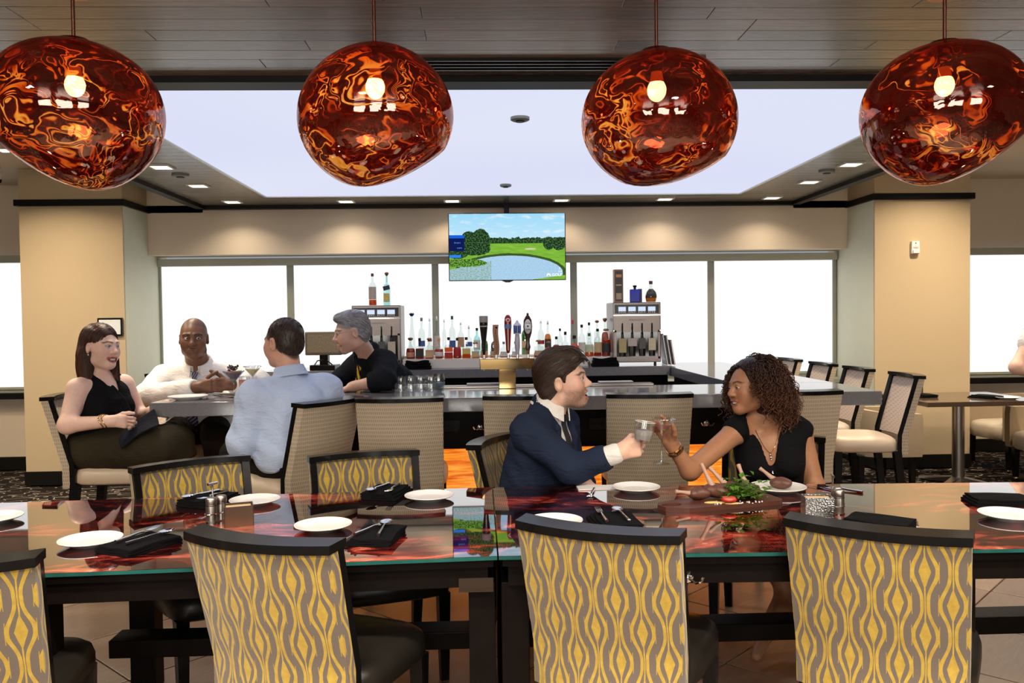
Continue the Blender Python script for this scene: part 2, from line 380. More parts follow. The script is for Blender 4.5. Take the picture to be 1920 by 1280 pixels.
# wall strobe, thermostat, security camera
so = empty('fire_strobe', 'small white fire alarm strobe on the right column', 'fire alarm', (4.207, 8.1, 2.13))
M_wp = plain('white_plastic', (.85, .82, .76), .4, var=.03); M_red = plain('red_print', (.6, .03, .02), .5); M_ink = plain('black_ink', (.01, .01, .01), .6)
MB().box(-.04, .04, -.035, 0, -.055, .065, ch=.006).build('body', M_wp, so); MB().box(-.032, .032, -.048, -.03, -.052, -.02, ch=.005).build('lens', plain('clear_lens', (.75, .75, .72), .1), so)
text('lettering', 'FIRE', .028, M_red, so, (0, -.036, .0), FRONT); MB().ball((0, -.036, .045), .006, 8, 6).build('sounder_hole', M_ink, so)
th = empty('wall_frame', 'small black framed notice on the left column beside the brunette woman', 'framed notice', (-3.43, 8.1, 1.47))
MB().box(-.115, .115, -.022, 0, -.085, .085, ch=.004).build('frame', M_black, th); MB().box(-.098, .098, -.026, -.02, -.068, .068).build('paper', plain('pale_paper', (.75, .78, .82), .5), th)
sc_ = empty('security_camera', 'small black security camera high at the left edge', 'security camera', (-4.40, 8.0, 2.83))
MB().lathe([(.0, .05), (.035, .05), (.035, -.0), (.03, -.03), (0, -.04)], 16, M=Matrix.Rotation(PI/2, 4, 'Y')).build('body', M_black, sc_, 40); MB().box(.02, .06, -.01, .01, .0, .11).build('bracket', M_wp, sc_)
# ================================================================ FURNITURE
def slab(mb, fn, nu=8, nv=8, uvfn=None):
    """closed solid: fn(u,v,w) maps the unit cube"""
    for w in (0, 1):
        mb.sheet(lambda u, v, w=w: fn(u, v, w), nu, nv, uvfn=(lambda u, v, w=w: uvfn(u, v, w)) if uvfn else None, flip=(w == 0))
    for k in (0, 1):
        mb.sheet(lambda a, v, k=k: fn(k, v, a), 1, nv, uvfn=(lambda a, v, k=k: uvfn(k, v, a)) if uvfn else None, flip=(k == 1))
        mb.sheet(lambda u, a, k=k: fn(u, k, a), nu, 1, uvfn=(lambda u, a, k=k: uvfn(u, k, a)) if uvfn else None, flip=(k == 0))
    return mb
def cushion(mb, hw, hd, levels, n=5.0, seg=44, c=(0, 0, 0), M=None):
    """stack of superellipse rings; levels = (shrink metres, z)"""
    vs = []; fs = []
    for sh, z in levels:
        for k in range(seg):
            a = 2*PI*k/seg; ca, sa = math.cos(a), math.sin(a)
            vs.append((c[0]+max(hw-sh, .002)*math.copysign(abs(ca)**(2/n), ca), c[1]+max(hd-sh, .002)*math.copysign(abs(sa)**(2/n), sa), c[2]+z))
    for i in range(len(levels)-1):
        for k in range(seg): k2 = (k+1) % seg; fs.append((i*seg+k, i*seg+k2, (i+1)*seg+k2, (i+1)*seg+k))
    fs.append(tuple(range(seg-1, -1, -1))); fs.append(tuple((len(levels)-1)*seg+k for k in range(seg)))
    return mb.add(vs, fs, M)
def leg(mb, x, y, z0, z1, a, b, dx=0, dy=0):
    vs = []
    for z, s, ox, oy in ((z0, b, dx, dy), (z1, a, 0, 0)):
        vs += [(x+ox-s/2, y+oy-s/2, z), (x+ox+s/2, y+oy-s/2, z), (x+ox+s/2, y+oy+s/2, z), (x+ox-s/2, y+oy+s/2, z)]
    return mb.add(vs, [(0, 3, 2, 1), (4, 5, 6, 7), (0, 1, 5, 4), (1, 2, 6, 5), (2, 3, 7, 6), (3, 0, 4, 7)])
# --- fabrics
def ogee():
    t = NT('gold_ogee_fabric'); uv = t.uv(); sp = t.n('SeparateXYZ', Vector=uv); u, v = sp.outputs[0], sp.outputs[1]
    S_, PV = .071, .200
    wob = t.math('MULTIPLY_ADD', t.noise(uv, 30, 1), .012, -.006)
    cu = t.math('DIVIDE', t.math('ADD', u, t.math('MULTIPLY', wob, .25)), S_)
    i = t.math('FLOOR', cu); x = t.math('ABSOLUTE', t.math('SUBTRACT', t.math('SUBTRACT', cu, i), .5))     # 0..0.5 from the column's axis
    par = t.math('MODULO', t.math('ABSOLUTE', i), 2)
    ph = t.math('FRACT', t.math('ADD', t.math('DIVIDE', v, PV), t.math('MULTIPLY', par, .5)))
    tt = t.math('SUBTRACT', ph, .5)                                          # -0.5..0.5, 0 = widest
    cs = t.math('COSINE', t.math('MULTIPLY', tt, 2*PI))
    sh = t.math('POWER', t.math('MULTIPLY_ADD', cs, .5, .5), 1.5)
    wv = t.math('MULTIPLY_ADD', sh, .345, .115)                                # outline half width
    # a wide column swallows the narrow neighbour: outline beyond .5 belongs to it through the stagger
    th = t.math('MULTIPLY_ADD', sh, .020, .064)
    out = t.math('LESS_THAN', t.math('ABSOLUTE', t.math('SUBTRACT', x, wv)), th)
    dd = t.math('MULTIPLY_ADD', t.math('MAXIMUM', t.math('SUBTRACT', 1, t.math('MULTIPLY', t.math('ABSOLUTE', tt), 4.2)), 0), .20, .028)
    dia = t.math('LESS_THAN', x, dd)
    edge = t.math('GREATER_THAN', x, .475)
    edge = t.math('MULTIPLY', edge, t.math('LESS_THAN', sh, .12))
    gm = t.math('MAXIMUM', t.math('MAXIMUM', out, dia), edge)
    rib = t.noise(t.mapping(uv, (60, 700, 1)), 1, 2); blot = t.noise(uv, 38, 2)
    gold = t.mix(blot, (.32, .20, .014), (.66, .47, .07)); gold = t.mix(t.math('MULTIPLY', rib, .40), gold, (.27, .15, .010))
    weave = t.noise(t.mapping(uv, (900, 250, 1)), 1, 1)
    taupe = t.mix(weave, (.10, .077, .062), (.165, .132, .108))
    h = t.math('ADD', t.math('MULTIPLY', gm, .9), t.math('MULTIPLY', rib, .25))
    return t.done(t.pbr(t.mix(gm, taupe, gold), .8, normal=t.bump(h, .7, .003), Sheen_Weight=.25))
M_ogee = ogee()
def woven(name, a, b, c, pu, pv):
    t = NT(name); uv = t.uv(); sp = t.n('SeparateXYZ', Vector=uv); u, v = sp.outputs[0], sp.outputs[1]
    rw = t.math('DIVIDE', v, pv); sh = t.math('MULTIPLY', t.math('FLOOR', rw), .37)
    dash = t.math('LESS_THAN', t.math('FRACT', t.math('ADD', t.math('DIVIDE', u, pu), sh)), .42); row = t.math('LESS_THAN', t.math('ABSOLUTE', t.math('SUBTRACT', t.math('FRACT', rw), .5)), .34)
    m = t.math('MULTIPLY', dash, row); slub = t.noise(t.mapping(uv, (6, 160, 1)), 1, 2); th = t.noise(uv, 900, 1)
    col = t.mix(m, t.mix(slub, a, b), c); col = t.mix(t.math('MULTIPLY', th, .25), col, b)
    return t.done(t.pbr(col, .6, normal=t.bump(t.math('SUBTRACT', 1, m), .35, .002)))
M_stoolback = woven('woven_beige_fabric', (.60, .505, .38), (.46, .375, .27), (.26, .20, .135), .0105, .0215)
M_stoolfront = woven('striped_cream_satin', (.66, .55, .46), (.52, .42, .34), (.46, .36, .29), .06, .014)
M_stoolseat = plain('cream_satin', (.62, .50, .38), .38, var=.1, bump=.15, bscale=30)
M_armfab = plain('taupe_tub_fabric', (.34, .26, .17), .8, bump=.6, bscale=240)
M_armseat = plain('pale_seat_vinyl', (.55, .47, .37), .4)
def make_chair(name, W, Hs, Ht, rear, front, seatm, lean=.10, sag=.055, D=.47, footrest=False):
    t = empty(name, 'chair', 'chair'); zb = Hs-.13
    def bk(u, v, off):
        z = zb+(Ht-zb)*v; q = (2*u-1); x = q*W/2*(.955+.045*v)
        y = -D/2 - lean*max(0, (z-Hs))/(Ht-Hs) - sag*(1-q*q) + off
        return (x, y, z)
    def uvf(u, v, w): return ((2*u-1)*W/2+w*.04, zb+(Ht-zb)*v-Ht)
    def seg(u0, u1, v0, v1, o0, o1, nu, nv):
        return slab(MB(), lambda u, v, w: bk(u0+(u1-u0)*u, v0+(v1-v0)*v, o0+(o1-o0)*(1-w)), nu, nv, lambda u, v, w: uvf(u0+(u1-u0)*u, v0+(v1-v0)*v, w))
    eb = .06; et = .055
    seg(0, 1, 0, .985, -.045, -.004, 14, 8).build('back_cover', rear, t, 40, True)
    seg(eb*.8, 1-eb*.8, .22, 1-et*.9, -.004, .010, 14, 6).build('backrest', front, t, 40, True)
    for u0, u1 in ((0, eb), (1-eb, 1)): seg(u0, u1, .02, .985, -.004, .026, 2, 8).build('stile', M_black, t, 40, True)
    tr_ = slab(MB(), lambda u, v, w: tuple(Vector(bk(u, .965, -.052+(.086)*(1-w)))+Vector((((2*u-1)*.004), 0, v*(.026 if Ht < 1 else .022)+(.004 if w == 0 else 0)))), 16, 2)
    tr_.build('top_rail', M_black, t, 40, True)
    cushion(MB(), W/2+.005, D/2+.01, [(.012, 0), (0, .012), (0, .055), (.008, .08), (.03, .098), (.08, .108), (.16, .113), (.23, .115)], c=(0, .01, Hs-.115)).build('seat', seatm, t, 50)
    for sx in (-1, 1):
        leg(MB(), sx*(W/2-.035), D/2-.04, 0, Hs-.11, .05, .034).build('leg', M_black, t)
        leg(MB(), sx*(W/2-.035), -D/2+.02, 0, Hs-.11, .05, .036, 0, -.06).build('leg', M_black, t)
    if footrest:
        MB().box(-W/2+.05, W/2-.05, D/2-.055, D/2-.03, .20, .24).build('footrest', M_steel, t)
        for sx in (-1, 1): MB().box(sx*(W/2-.035)-.012, sx*(W/2-.035)+.012, -D/2-.01, D/2-.05, .24, .27).build('stretcher', M_black, t)
    return t
used = {}
def place(key, proto, x, y, rz, label, group):
    o = proto if key not in used else copy_tree(proto)
    used[key] = 1; o.location = (x, y, 0); o.rotation_euler = (0, 0, rz); tag(o, label, None, group); return o
dch = make_chair('dining_chair', .505, .48, .88, M_ogee, M_ogee, M_leather)
def by_back(proto, key, x0, y0, x1, y1, label, group, back=-.33):
    """place a chair by the two upper corners of its back, as seen left to right from the front (+Y) side mirrored by facing"""
    a = math.atan2(y1-y0, x1-x0); mx, my = (x0+x1)/2, (y0+y1)/2
    return place(key, proto, mx - (-math.sin(a))*back, my - math.cos(a)*back, a, label, group)
G1 = 'gold patterned dining chairs'
by_back(dch, 'd', -.871, 2.61, -.395, 2.397, 'gold patterned dining chair seen from behind, left of the table joint', G1)
by_back(dch, 'd', .12, 2.656, .589, 2.416, 'gold patterned dining chair seen from behind in the middle foreground', G1)
by_back(dch, 'd', .93, 2.619, 1.40, 2.308, 'gold patterned dining chair seen from behind, rightmost of the foreground row', G1)
by_back(dch, 'd', -1.71, 2.27, -1.19, 2.355, 'gold patterned dining chair cut off at the lower left corner', G1)
# far side chairs face the camera: corners given right to left
by_back(dch, 'd', -1.07, 3.99, -1.50, 3.68, 'gold patterned dining chair across the table at left, nearest the seated brunette', G1)
by_back(dch, 'd', -.29, 4.06, -.79, 3.89, 'empty gold patterned dining chair across the table beside the suited man', G1)
by_back(dch, 'd', .20, 4.63, -.03, 4.15, 'gold patterned dining chair under the man in the navy suit', G1)
by_back(dch, 'd', 1.74, 4.20, 1.26, 4.42, 'gold patterned dining chair under the curly-haired woman', G1)
st = make_chair('bar_stool', .47, .68, 1.08, M_stoolback, M_stoolfront, M_stoolseat, lean=.11, sag=.045, D=.45, footrest=True)
G2 = 'beige upholstered bar stools'
by_back(st, 's', -.67, 4.66, -.20, 4.66, 'beige bar stool seen from behind, right of the man in the blue shirt', G2)
by_back(st, 's', .02, 4.70, .485, 4.70, 'beige bar stool half hidden behind the man in the navy suit', G2)
by_back(st, 's', .70, 4.69, 1.165, 4.66, 'beige bar stool at the bar front behind the clinking glasses', G2)
by_back(st, 's', 1.545, 4.70, 2.01, 4.70, 'beige bar stool behind the curly-haired woman', G2)
by_back(st, 's', -.93, 4.40, -.70, 4.78, 'beige bar stool under the man in the blue shirt', G2)
place('s', st, -2.17, 5.27, math.radians(-88), 'beige bar stool under the brunette woman at the counter end', G2)
place('s', st, -2.03, 6.22, math.radians(172), 'beige bar stool under the man in the white shirt', G2)
place('s', st, -2.42, 6.9, math.radians(200), 'empty beige bar stool behind the brunette woman, before the left window', G2)
for (y, a, lb) in ((5.88, 83, 'nearest to the camera'), (6.62, 86, 'second from the camera'), (7.30, 88, 'third from the camera'), (8.08, 88, 'farthest from the camera')):
    place('s', st, 2.64, y, math.radians(a), 'beige bar stool along the right arm of the bar, %s' % lb, G2)

# --- communal glass tables
def cloud():
    t = NT('fiery_printed_glass'); o = t.obj()
    m = t.mapping(o, (1.1, 2.0, 1)); wv = t.n('TexNoise', Vector=m, Scale=1.6, Detail=3).outputs['Color']
    m2 = t.n('VectorMath', dict(operation='MULTIPLY_ADD'), i0=wv, i1=(.9, .9, .9), i2=m).outputs[0]
    n = t.noise(m2, 3.4, 9, .7, .70); g = t.noise(m, 1.3, 2)
    v = t.math('MULTIPLY', n, t.math('MULTIPLY_ADD', g, .9, .55))
    c = t.ramp(v, [(.34, (.003, .002, .002)), (.49, (.020, .002, .002)), (.56, (.14, .010, .007)), (.63, (.50, .065, .038)), (.72, (.95, .34, .21))])
    return t.done(t.pbr(c, .03, IOR=1.9, Coat_Weight=1.0, Coat_Roughness=.012, Coat_IOR=1.8))
M_print = cloud(); M_glassedge = plain('teal_glass_edge', (.012, .085, .075), .1, var=.5, scale=12)
def table(label, poly, legs, stretch):
    cx = sum(p[0] for p in poly)/4; cy = sum(p[1] for p in poly)/4
    t = empty('communal_table', label, 'table', (cx, cy, 0), 0, 'communal glass tables')
    loc = [(x-cx, y-cy) for x, y in poly]
    ins = lambda d: [(x*(1-d/abs(x)) if abs(x) > d else x, y*(1-d/abs(y))) for x, y in loc]
    MB().prism(loc, .748, .760).build('glass_top', M_print, t)
    n = len(loc); ed = MB()
    for i in range(n):
        a, b = Vector((*loc[i], 0)), Vector((*loc[(i+1) % n], 0)); d = (b-a).normalized(); nn = Vector((d.y, -d.x, 0))
        ed.add([a+nn*.0015+Vector((0, 0, .7475)), b+nn*.0015+Vector((0, 0, .7475)), b+nn*.0015+Vector((0, 0, .7592)), a+nn*.0015+Vector((0, 0, .7592))], [(0, 1, 2, 3)])
    ed.build('glass_edge', M_glassedge, t)
    MB().prism(ins(.012), .722, .7475).build('underframe', M_dark, t)
    L = ins(.03); 
    for i in range(n):
        a, b = Vector((*L[i], 0)), Vector((*L[(i+1) % n], 0)); d = (b-a).normalized(); nn = Vector((-d.y, d.x, 0))*.03
        vs = [a, b, b+nn, a+nn]; MB().add([v+Vector((0, 0, .655)) for v in vs]+[v+Vector((0, 0, .722)) for v in vs], [(0, 3, 2, 1), (4, 5, 6, 7), (0, 1, 5, 4), (1, 2, 6, 5), (2, 3, 7, 6), (3, 0, 4, 7)]).build('apron', M_dark, t)
    for (x0, x1, y0, y1) in legs: MB().box(x0-cx, x1-cx, y0-cy, y1-cy, 0, .66, ch=.004).build('leg', M_dark, t)
    x0, x1 = stretch; MB().box(x0-cx, x1-cx, 3.12-cy, 3.24-cy, .29, .355, ch=.004).build('stretcher', M_dark, t)
    return t
tl = table('fiery red glass communal table, left half with the empty place settings', [(-2.7, 2.525), (.0475, 2.670), (.0475, 3.762), (-2.7, 3.605)],
      [(-1.44, -1.34, 2.66, 2.76), (-1.44, -1.34, 3.5, 3.6), (-2.65, -2.57, 2.6, 2.7), (-.045, .04, 2.72, 3.68)], (-1.36, -.04))
tr2 = table('fiery red glass communal table, right half where the couple toasts', [(.0525, 2.670), (2.95, 2.575), (2.95, 3.605), (.0525, 3.762)],
      [(.06, .15, 2.72, 3.68), (1.52, 1.62, 2.72, 2.82), (1.52, 1.62, 3.5, 3.6), (2.75, 2.85, 2.66, 3.55)], (.14, 2.8))
def hook(x, y, z, parent):
    hk = MB(); 
    hk.lathe([(.018, 0), (.018, .004), (.008, .008)], 12, M=Matrix.Translation((x, y, z)) @ Matrix.Rotation(PI/2, 4, 'X'))
    for s in (-1, 1): hk.tube([(x, y-.008, z), (x+s*.02, y-.03, z-.012), (x+s*.035, y-.035, z-.006), (x+s*.042, y-.034, z+.008)], .0045, 6)
    hk.tube([(x, y-.005, z+.004), (x, y-.02, z+.024)], .005, 6)
    return hk.build('purse_hook', M_chrome, parent, 50)
hook(.655-1.5012, 2.652+.03-3.153, .675, tr2); 
br = MB().box(-.055, .055, -.004, .0, -.028, .012).box(-.055, .055, -.012, -.002, -.03, -.026).build('bracket', plain('dark_bronze', (.045, .03, .02), .4, .6), tl); br.location = (-.02+1.326, 2.696-3.14, .672)

# --- the bar
def onyx():
    t = NT('backlit_onyx'); o = t.obj()
    m = t.mapping(o, (1.1, 1, 13)); n = t.noise(m, 2.2, 5, 1.4); f = t.noise(t.mapping(o, (4, 1, 70)), 2, 3)
    v = t.math('MULTIPLY_ADD', f, .35, t.math('MULTIPLY', n, .75))
    c = t.ramp(v, [(.30, (.42, .045, .004)), (.45, (.78, .13, .008)), (.56, (1, .27, .018)), (.70, (1, .46, .06))])
    em = t.n('Emission', Color=c, Strength=E_ONYX); gl = t.n('BsdfGlossy', Roughness=.15, Color=(1, 1, 1, 1))
    return t.done(t.n('MixShader', i0=.04, i1=em, i2=gl))
def stone(name, a, b):
    t = NT(name); o = t.obj(); n = t.noise(o, 60, 4); n2 = t.noise(o, 5, 2)
    return t.done(t.pbr(t.mix(t.math('MULTIPLY_ADD', n2, .3, t.math('MULTIPLY', n, .7)), a, b), .09, Specular_IOR_Level=.6))
M_stone = stone('grey_quartz', (.14, .135, .145), (.24, .235, .245))
bar = empty('bar_counter', 'grey quartz bar counter with dark panel front and glowing orange base', 'bar', (.25, 5.5, 0))
def bbox(name, mat, x0, x1, y0, y1, z0, z1, ch=0): return MB().box(x0-.25, x1-.25, y0-5.5, y1-5.5, z0, z1, ch=ch).build(name, mat, bar)
bbox('countertop', M_stone, -1.965, 2.47, 5.14, 5.87, .945, 1.03, .005)
bbox('countertop', M_stone, 1.79, 2.47, 5.872, 8.62, .945, 1.03, .005)
bbox('front_panel', M_dark, -1.5, 2.12, 5.42, 5.50, .68, .945)
for i in range(5): bbox('onyx_panel', onyx() if i == 0 else MATS['backlit_onyx'], -1.6+i*.744, -1.6+(i+1)*.744-.0008, 5.43, 5.50, .06, .68)
bbox('plinth', M_trim, -1.6, 2.12, 5.45, 5.52, 0, .06)
bbox('carcass', M_dark, -1.5, 2.1, 5.50, 5.80, 0, .94)
bbox('end_panel', M_dark, 2.06, 2.12, 5.50, 8.6, 0, .945); bbox('inner_panel', M_dark, 1.84, 1.9, 5.8, 8.0, 0, .945)
MATS['backlit_onyx']
for x in (1.452, -.002): hook(x-.25, 5.42-5.5, .815, bar)
for x, lbl in ((-.19, 1), (.753, 1), (1.75, 1)):
    op = bbox('outlet', M_black, x-.06, x+.06, 5.412, 5.422, .785, .865, .003); 
    for dx in (-.025, .025): bb = MB().box(x-.25+dx-.012, x-.25+dx+.012, 5.409-5.5, 5.413-5.5, .81, .84).build('socket', M_trim, op)
rail = bbox('drip_rail', M_steel, -.55, 1.2, 5.83, 5.95, 1.03, 1.045, .003)
M_iron = plain('work_station_steel', (.35, .34, .34), .35, .9)
ws = empty('bar_workstation', 'low steel work station behind the front counter', 'bar sink', (.2, 6.05, 0)); MB().box(-1.2, 1.5, -.16, .16, .55, .86, ch=.006).build('basin', M_iron, ws)
for x in (-1.1, 1.4):
    for y in (-.12, .12): leg(MB(), x, y, 0, .56, .04, .04).build('leg', M_iron, ws)
bb_ = empty('back_bar', 'grey quartz back bar with a pale lit bottle step', 'back bar', (0, 8.2, 0))
def kbox(name, mat, x0, x1, y0, y1, z0, z1, ch=0): return MB().box(x0, x1, y0-8.2, y1-8.2, z0, z1, ch=ch).build(name, mat, bb_)
kbox('countertop', M_stone, -2.0, 1.785, 7.92, 8.60, .955, 1.04, .005); kbox('cabinet', M_dark, -1.95, 1.78, 8.0, 8.58, 0, .955)
for i in range(5): kbox('cabinet_door', M_dark, -1.94+i*.744, -1.94+(i+1)*.744-.01, 7.985, 8.0, .08, .93, .004)
M_step = plain('pale_lit_step', (.72, .66, .60), .4, var=.04)
kbox('bottle_step', M_step, -.72, 1.24, 8.04, 8.24, 1.04, 1.128, .004); kbox('bottle_step', M_step, -.72, 1.24, 8.24, 8.42, 1.04, 1.15, .004)
# --- television
tv = empty('television', 'wide flat television showing a golf course, hung from the canopy', 'television', (.29, 8.42, 1.875), math.radians(.6))
MB().box(-.578, .578, 0, .045, 0, .665, ch=.004).build('casing', M_black, tv)
def tvpic():
    t = NT('golf_broadcast'); sp = t.n('SeparateXYZ', Vector=t.uv()); u, v = sp.outputs[0], sp.outputs[1]
    P = t.n('CombineXYZ', i0=t.math('MULTIPLY', u, 1.75), i1=v).outputs[0]
    cl = t.noise(t.mapping(P, (2, 6, 1)), 2.2, 4); sky = t.mix(t.ramp(cl, [(.54, (0, 0, 0)), (.80, (1, 1, 1))]), t.mix(v, (.85, .97, 1, 1), (.36, .74, 1, 1)), (.95, .99, 1, 1))
    gn = t.noise(t.mapping(P, (3, 14, 1)), 2, 3); grass = t.mix(gn, (.08, .30, .015, 1), (.36, .70, .08, 1))
    nz = t.noise(P, 14, 4); nz2 = t.noise(P, 45, 3)
    def above(a, b): return t.math('GREATER_THAN', a, b)
    tree_col = t.mix(above(nz2, .52), (.012, .03, .012, 1), (.06, .16, .05, 1))
    # tree line
    tl_h = t.math('MULTIPLY_ADD', nz, .10, .585)
    isgrass = t.math('LESS_THAN', v, .55); istree = t.math('LESS_THAN', v, tl_h)
    c = t.mix(istree, sky, tree_col); c = t.mix(isgrass, c, grass)
    def blob(cx, cy, rx, ry, amp=.5):
        dx = t.math('DIVIDE', t.math('SUBTRACT', u, cx), rx); dy = t.math('DIVIDE', t.math('SUBTRACT', v, cy), ry)
        d = t.math('ADD', t.math('MULTIPLY', dx, dx), t.math('MULTIPLY', dy, dy))
        return t.math('LESS_THAN', t.math('MULTIPLY_ADD', nz, amp, d), 1+amp*.5)
    sand = blob(.70, .465, .05, .012, .2); c = t.mix(sand, c, (.75, .65, .45, 1))
    pond = blob(.52, .10, .46, .265, .06); mpond = t.math('MULTIPLY', pond, 1)
    left = t.math('LESS_THAN', t.math('MULTIPLY_ADD', u, .25, -.06), t.math('SUBTRACT', .26, v)); 
    wav = t.noise(t.mapping(P, (18, 40, 1)), 2, 3); water = t.mix(wav, (.22, .50, .78, 1), (.62, .82, .96, 1))
    bank = blob(.52, .10, .49, .30, .10); c = t.mix(bank, c, (.05, .10, .02, 1)); c = t.mix(mpond, c, water)
    lowl = t.math('MULTIPLY', t.math('LESS_THAN', u, .36), t.math('LESS_THAN', v, t.math('MULTIPLY_ADD', u, .35, .16))); c = t.mix(lowl, c, t.mix(above(wav, .5), water, (.30, .45, .30, 1)))
    for a in ((.17, .57, .075, .17), (.27, .58, .085, .19), (.22, .46, .13, .09), (.07, .42, .10, .10)): c = t.mix(blob(*a, .7), c, tree_col)
    for a in ((.86, .55, .05, .10), (.95, .54, .06, .10)): c = t.mix(blob(*a, .8), c, tree_col)
    hedge = blob(.12, .26, .2, .06, .5); c = t.mix(hedge, c, t.mix(above(nz2, .5), (.03, .10, .01, 1), (.2, .42, .06, 1)))
    bl = t.math('MULTIPLY', t.math('LESS_THAN', u, .13), t.math('LESS_THAN', t.math('ABSOLUTE', t.math('SUBTRACT', v, .56)), .12)); c = t.mix(bl, c, (.005, .012, .10, 1))
    b2 = t.math('MULTIPLY', t.math('LESS_THAN', u, .13), t.math('LESS_THAN', t.math('ABSOLUTE', t.math('SUBTRACT', v, .655)), .022)); c = t.mix(b2, c, (.01, .13, .75, 1))
    b3 = t.math('MULTIPLY', t.math('LESS_THAN', u, .10), t.math('LESS_THAN', t.math('ABSOLUTE', t.math('SUBTRACT', v, .36)), .022)); c = t.mix(b3, c, (.03, .25, .85, 1))
    cor = t.math('LESS_THAN', v, t.math('MULTIPLY_ADD', u, .22, -.155)); c = t.mix(t.math('MULTIPLY', cor, above(u, .72)), c, grass)
    return t.done(t.n('Emission', Color=c, Strength=E_TV))
sm = MB(); sm.sheet(lambda u, v: (-.570+1.14*u, -.0015, .008+.649*v), 1, 1, uvfn=lambda u, v: (u, v)); sc1 = sm.build('screen', tvpic(), tv)
M_tvw = emit('screen_white', (1, 1, 1, 1), 1.0); M_tvb = emit('screen_blue', (.15, .4, 1, 1), .8)
text('channel_lettering', 'GOLF', .040, M_tvw, tv, (.488, -.003, .052), FRONT); text('channel_lettering', 'LIVE', .022, M_tvw, tv, (.522, -.003, .085), FRONT); text('hole_number', '1', .035, M_tvw, tv, (.515, -.003, .115), FRONT)
pk = MB()
for k in range(6):
    a = PI*(k+.5)/6; pk.ball((.405-math.cos(a)*.016, -.003, .044+math.sin(a)*.016), (.006, .001, .009), 8, 6)
pk.build('channel_emblem', M_tvw, tv)
text('scoreboard_lettering', 'Servpro', .020, M_tvb, tv, (-.49, -.003, .375), FRONT); text('scoreboard_lettering', 'arena', .022, M_tvb, tv, (-.47, -.003, .325), FRONT)
MB().prism([(-.06, 0), (.06, 0), (.02, -.018), (-.02, -.018)], 0, .02, Matrix.Translation((0, .02, 0)) @ Matrix.Rotation(PI/2, 4, 'X')).build('logo_tab', M_black, tv)
MB().box(-.025, .025, .05, .09, .3, .775).box(-.2, .2, .045, .06, .2, .5).build('mount', M_black, tv)

# --- side dining table and tub chairs at the right
sd = empty('pedestal_table', 'dark square table on a steel pedestal in front of the right column', 'table', (4.22, 7.36, 0))
MB().box(-.50, .52, -.42, .44, .72, .76, ch=.004).build('table_top', plain('dark_gloss_wood', (.07, .045, .03), .12), sd)
MB().lathe([(.055, .025), (.052, .06), (.05, .72)], 20).build('pedestal', M_steel, sd, 40)
for a in (40, 130, 220, 310):
    M = Matrix.Rotation(math.radians(a), 4, 'Z'); MB().add([(0, -.045, 0), (.34, -.03, 0), (.34, .03, 0), (0, .045, 0), (0, -.04, .06), (.33, -.02, .022), (.33, .02, .022), (0, .04, .06)], [(0, 3, 2, 1), (4, 5, 6, 7), (0, 1, 5, 4), (1, 2, 6, 5), (2, 3, 7, 6), (3, 0, 4, 7)], M).build('foot', M_steel, sd)
MB().box(-.12, .12, -.12, .12, .705, .72).build('mounting_plate', M_black, sd)
def tub():
    t = empty('tub_chair', 'tub', 'armchair'); R = .33
    out = []; 
    for k in range(25):
        a = PI*(1.0+k/24.0); out.append((R*math.cos(a), R*.9*math.sin(a)))
    out = [(R, .28)]+out[::-1]+[(-R, .28)] if False else [(-R, .28)]+out+[(R, .28)]
    n = len(out); mb = MB()
    def fn(u, v, w):
        i = u*(n-1); k = min(int(i), n-2); f = i-k; x = out[k][0]*(1-f)+out[k+1][0]*f; y = out[k][1]*(1-f)+out[k+1][1]*f
        s = 1-.24*w; top = .66+.05*math.sin(PI*u); e = .02*(1 if v in (0, 1) else 0)
        return (x*s*(1-e), y*(s if y < 0 else 1)*(1-e), .30+(top-.30)*v)
    slab(mb, fn, 30, 6); mb.build('backrest', M_armfab, t, 50, True)
    cushion(MB(), .265, .28, [(.015, 0), (0, .02), (0, .11), (.02, .14), (.06, .155), (.15, .16)], c=(0, .02, .30)).build('seat', M_armseat, t, 50)
    for sx in (-1, 1):
        for sy in (-.22, .22): lg = leg(MB(), sx*.26, sy, .03, .31, .05, .036).build('leg', M_black, t); MB().ball((sx*.26, sy, .02), (.022, .022, .02), 10, 6).build('caster', M_gold, lg)
    return t
tb = tub(); G3 = 'taupe tub chairs'
place('t', tb, 5.12, 8.02, math.radians(95), 'taupe tub chair with a pale seat under the right window', G3)
place('t', tb, 4.99, 7.15, math.radians(88), 'taupe tub chair at the right edge of the picture, nearest', G3)
place('t', tb, 3.42, 7.30, math.radians(-90), 'taupe tub chair half hidden behind the nearest right-arm stool', G3)

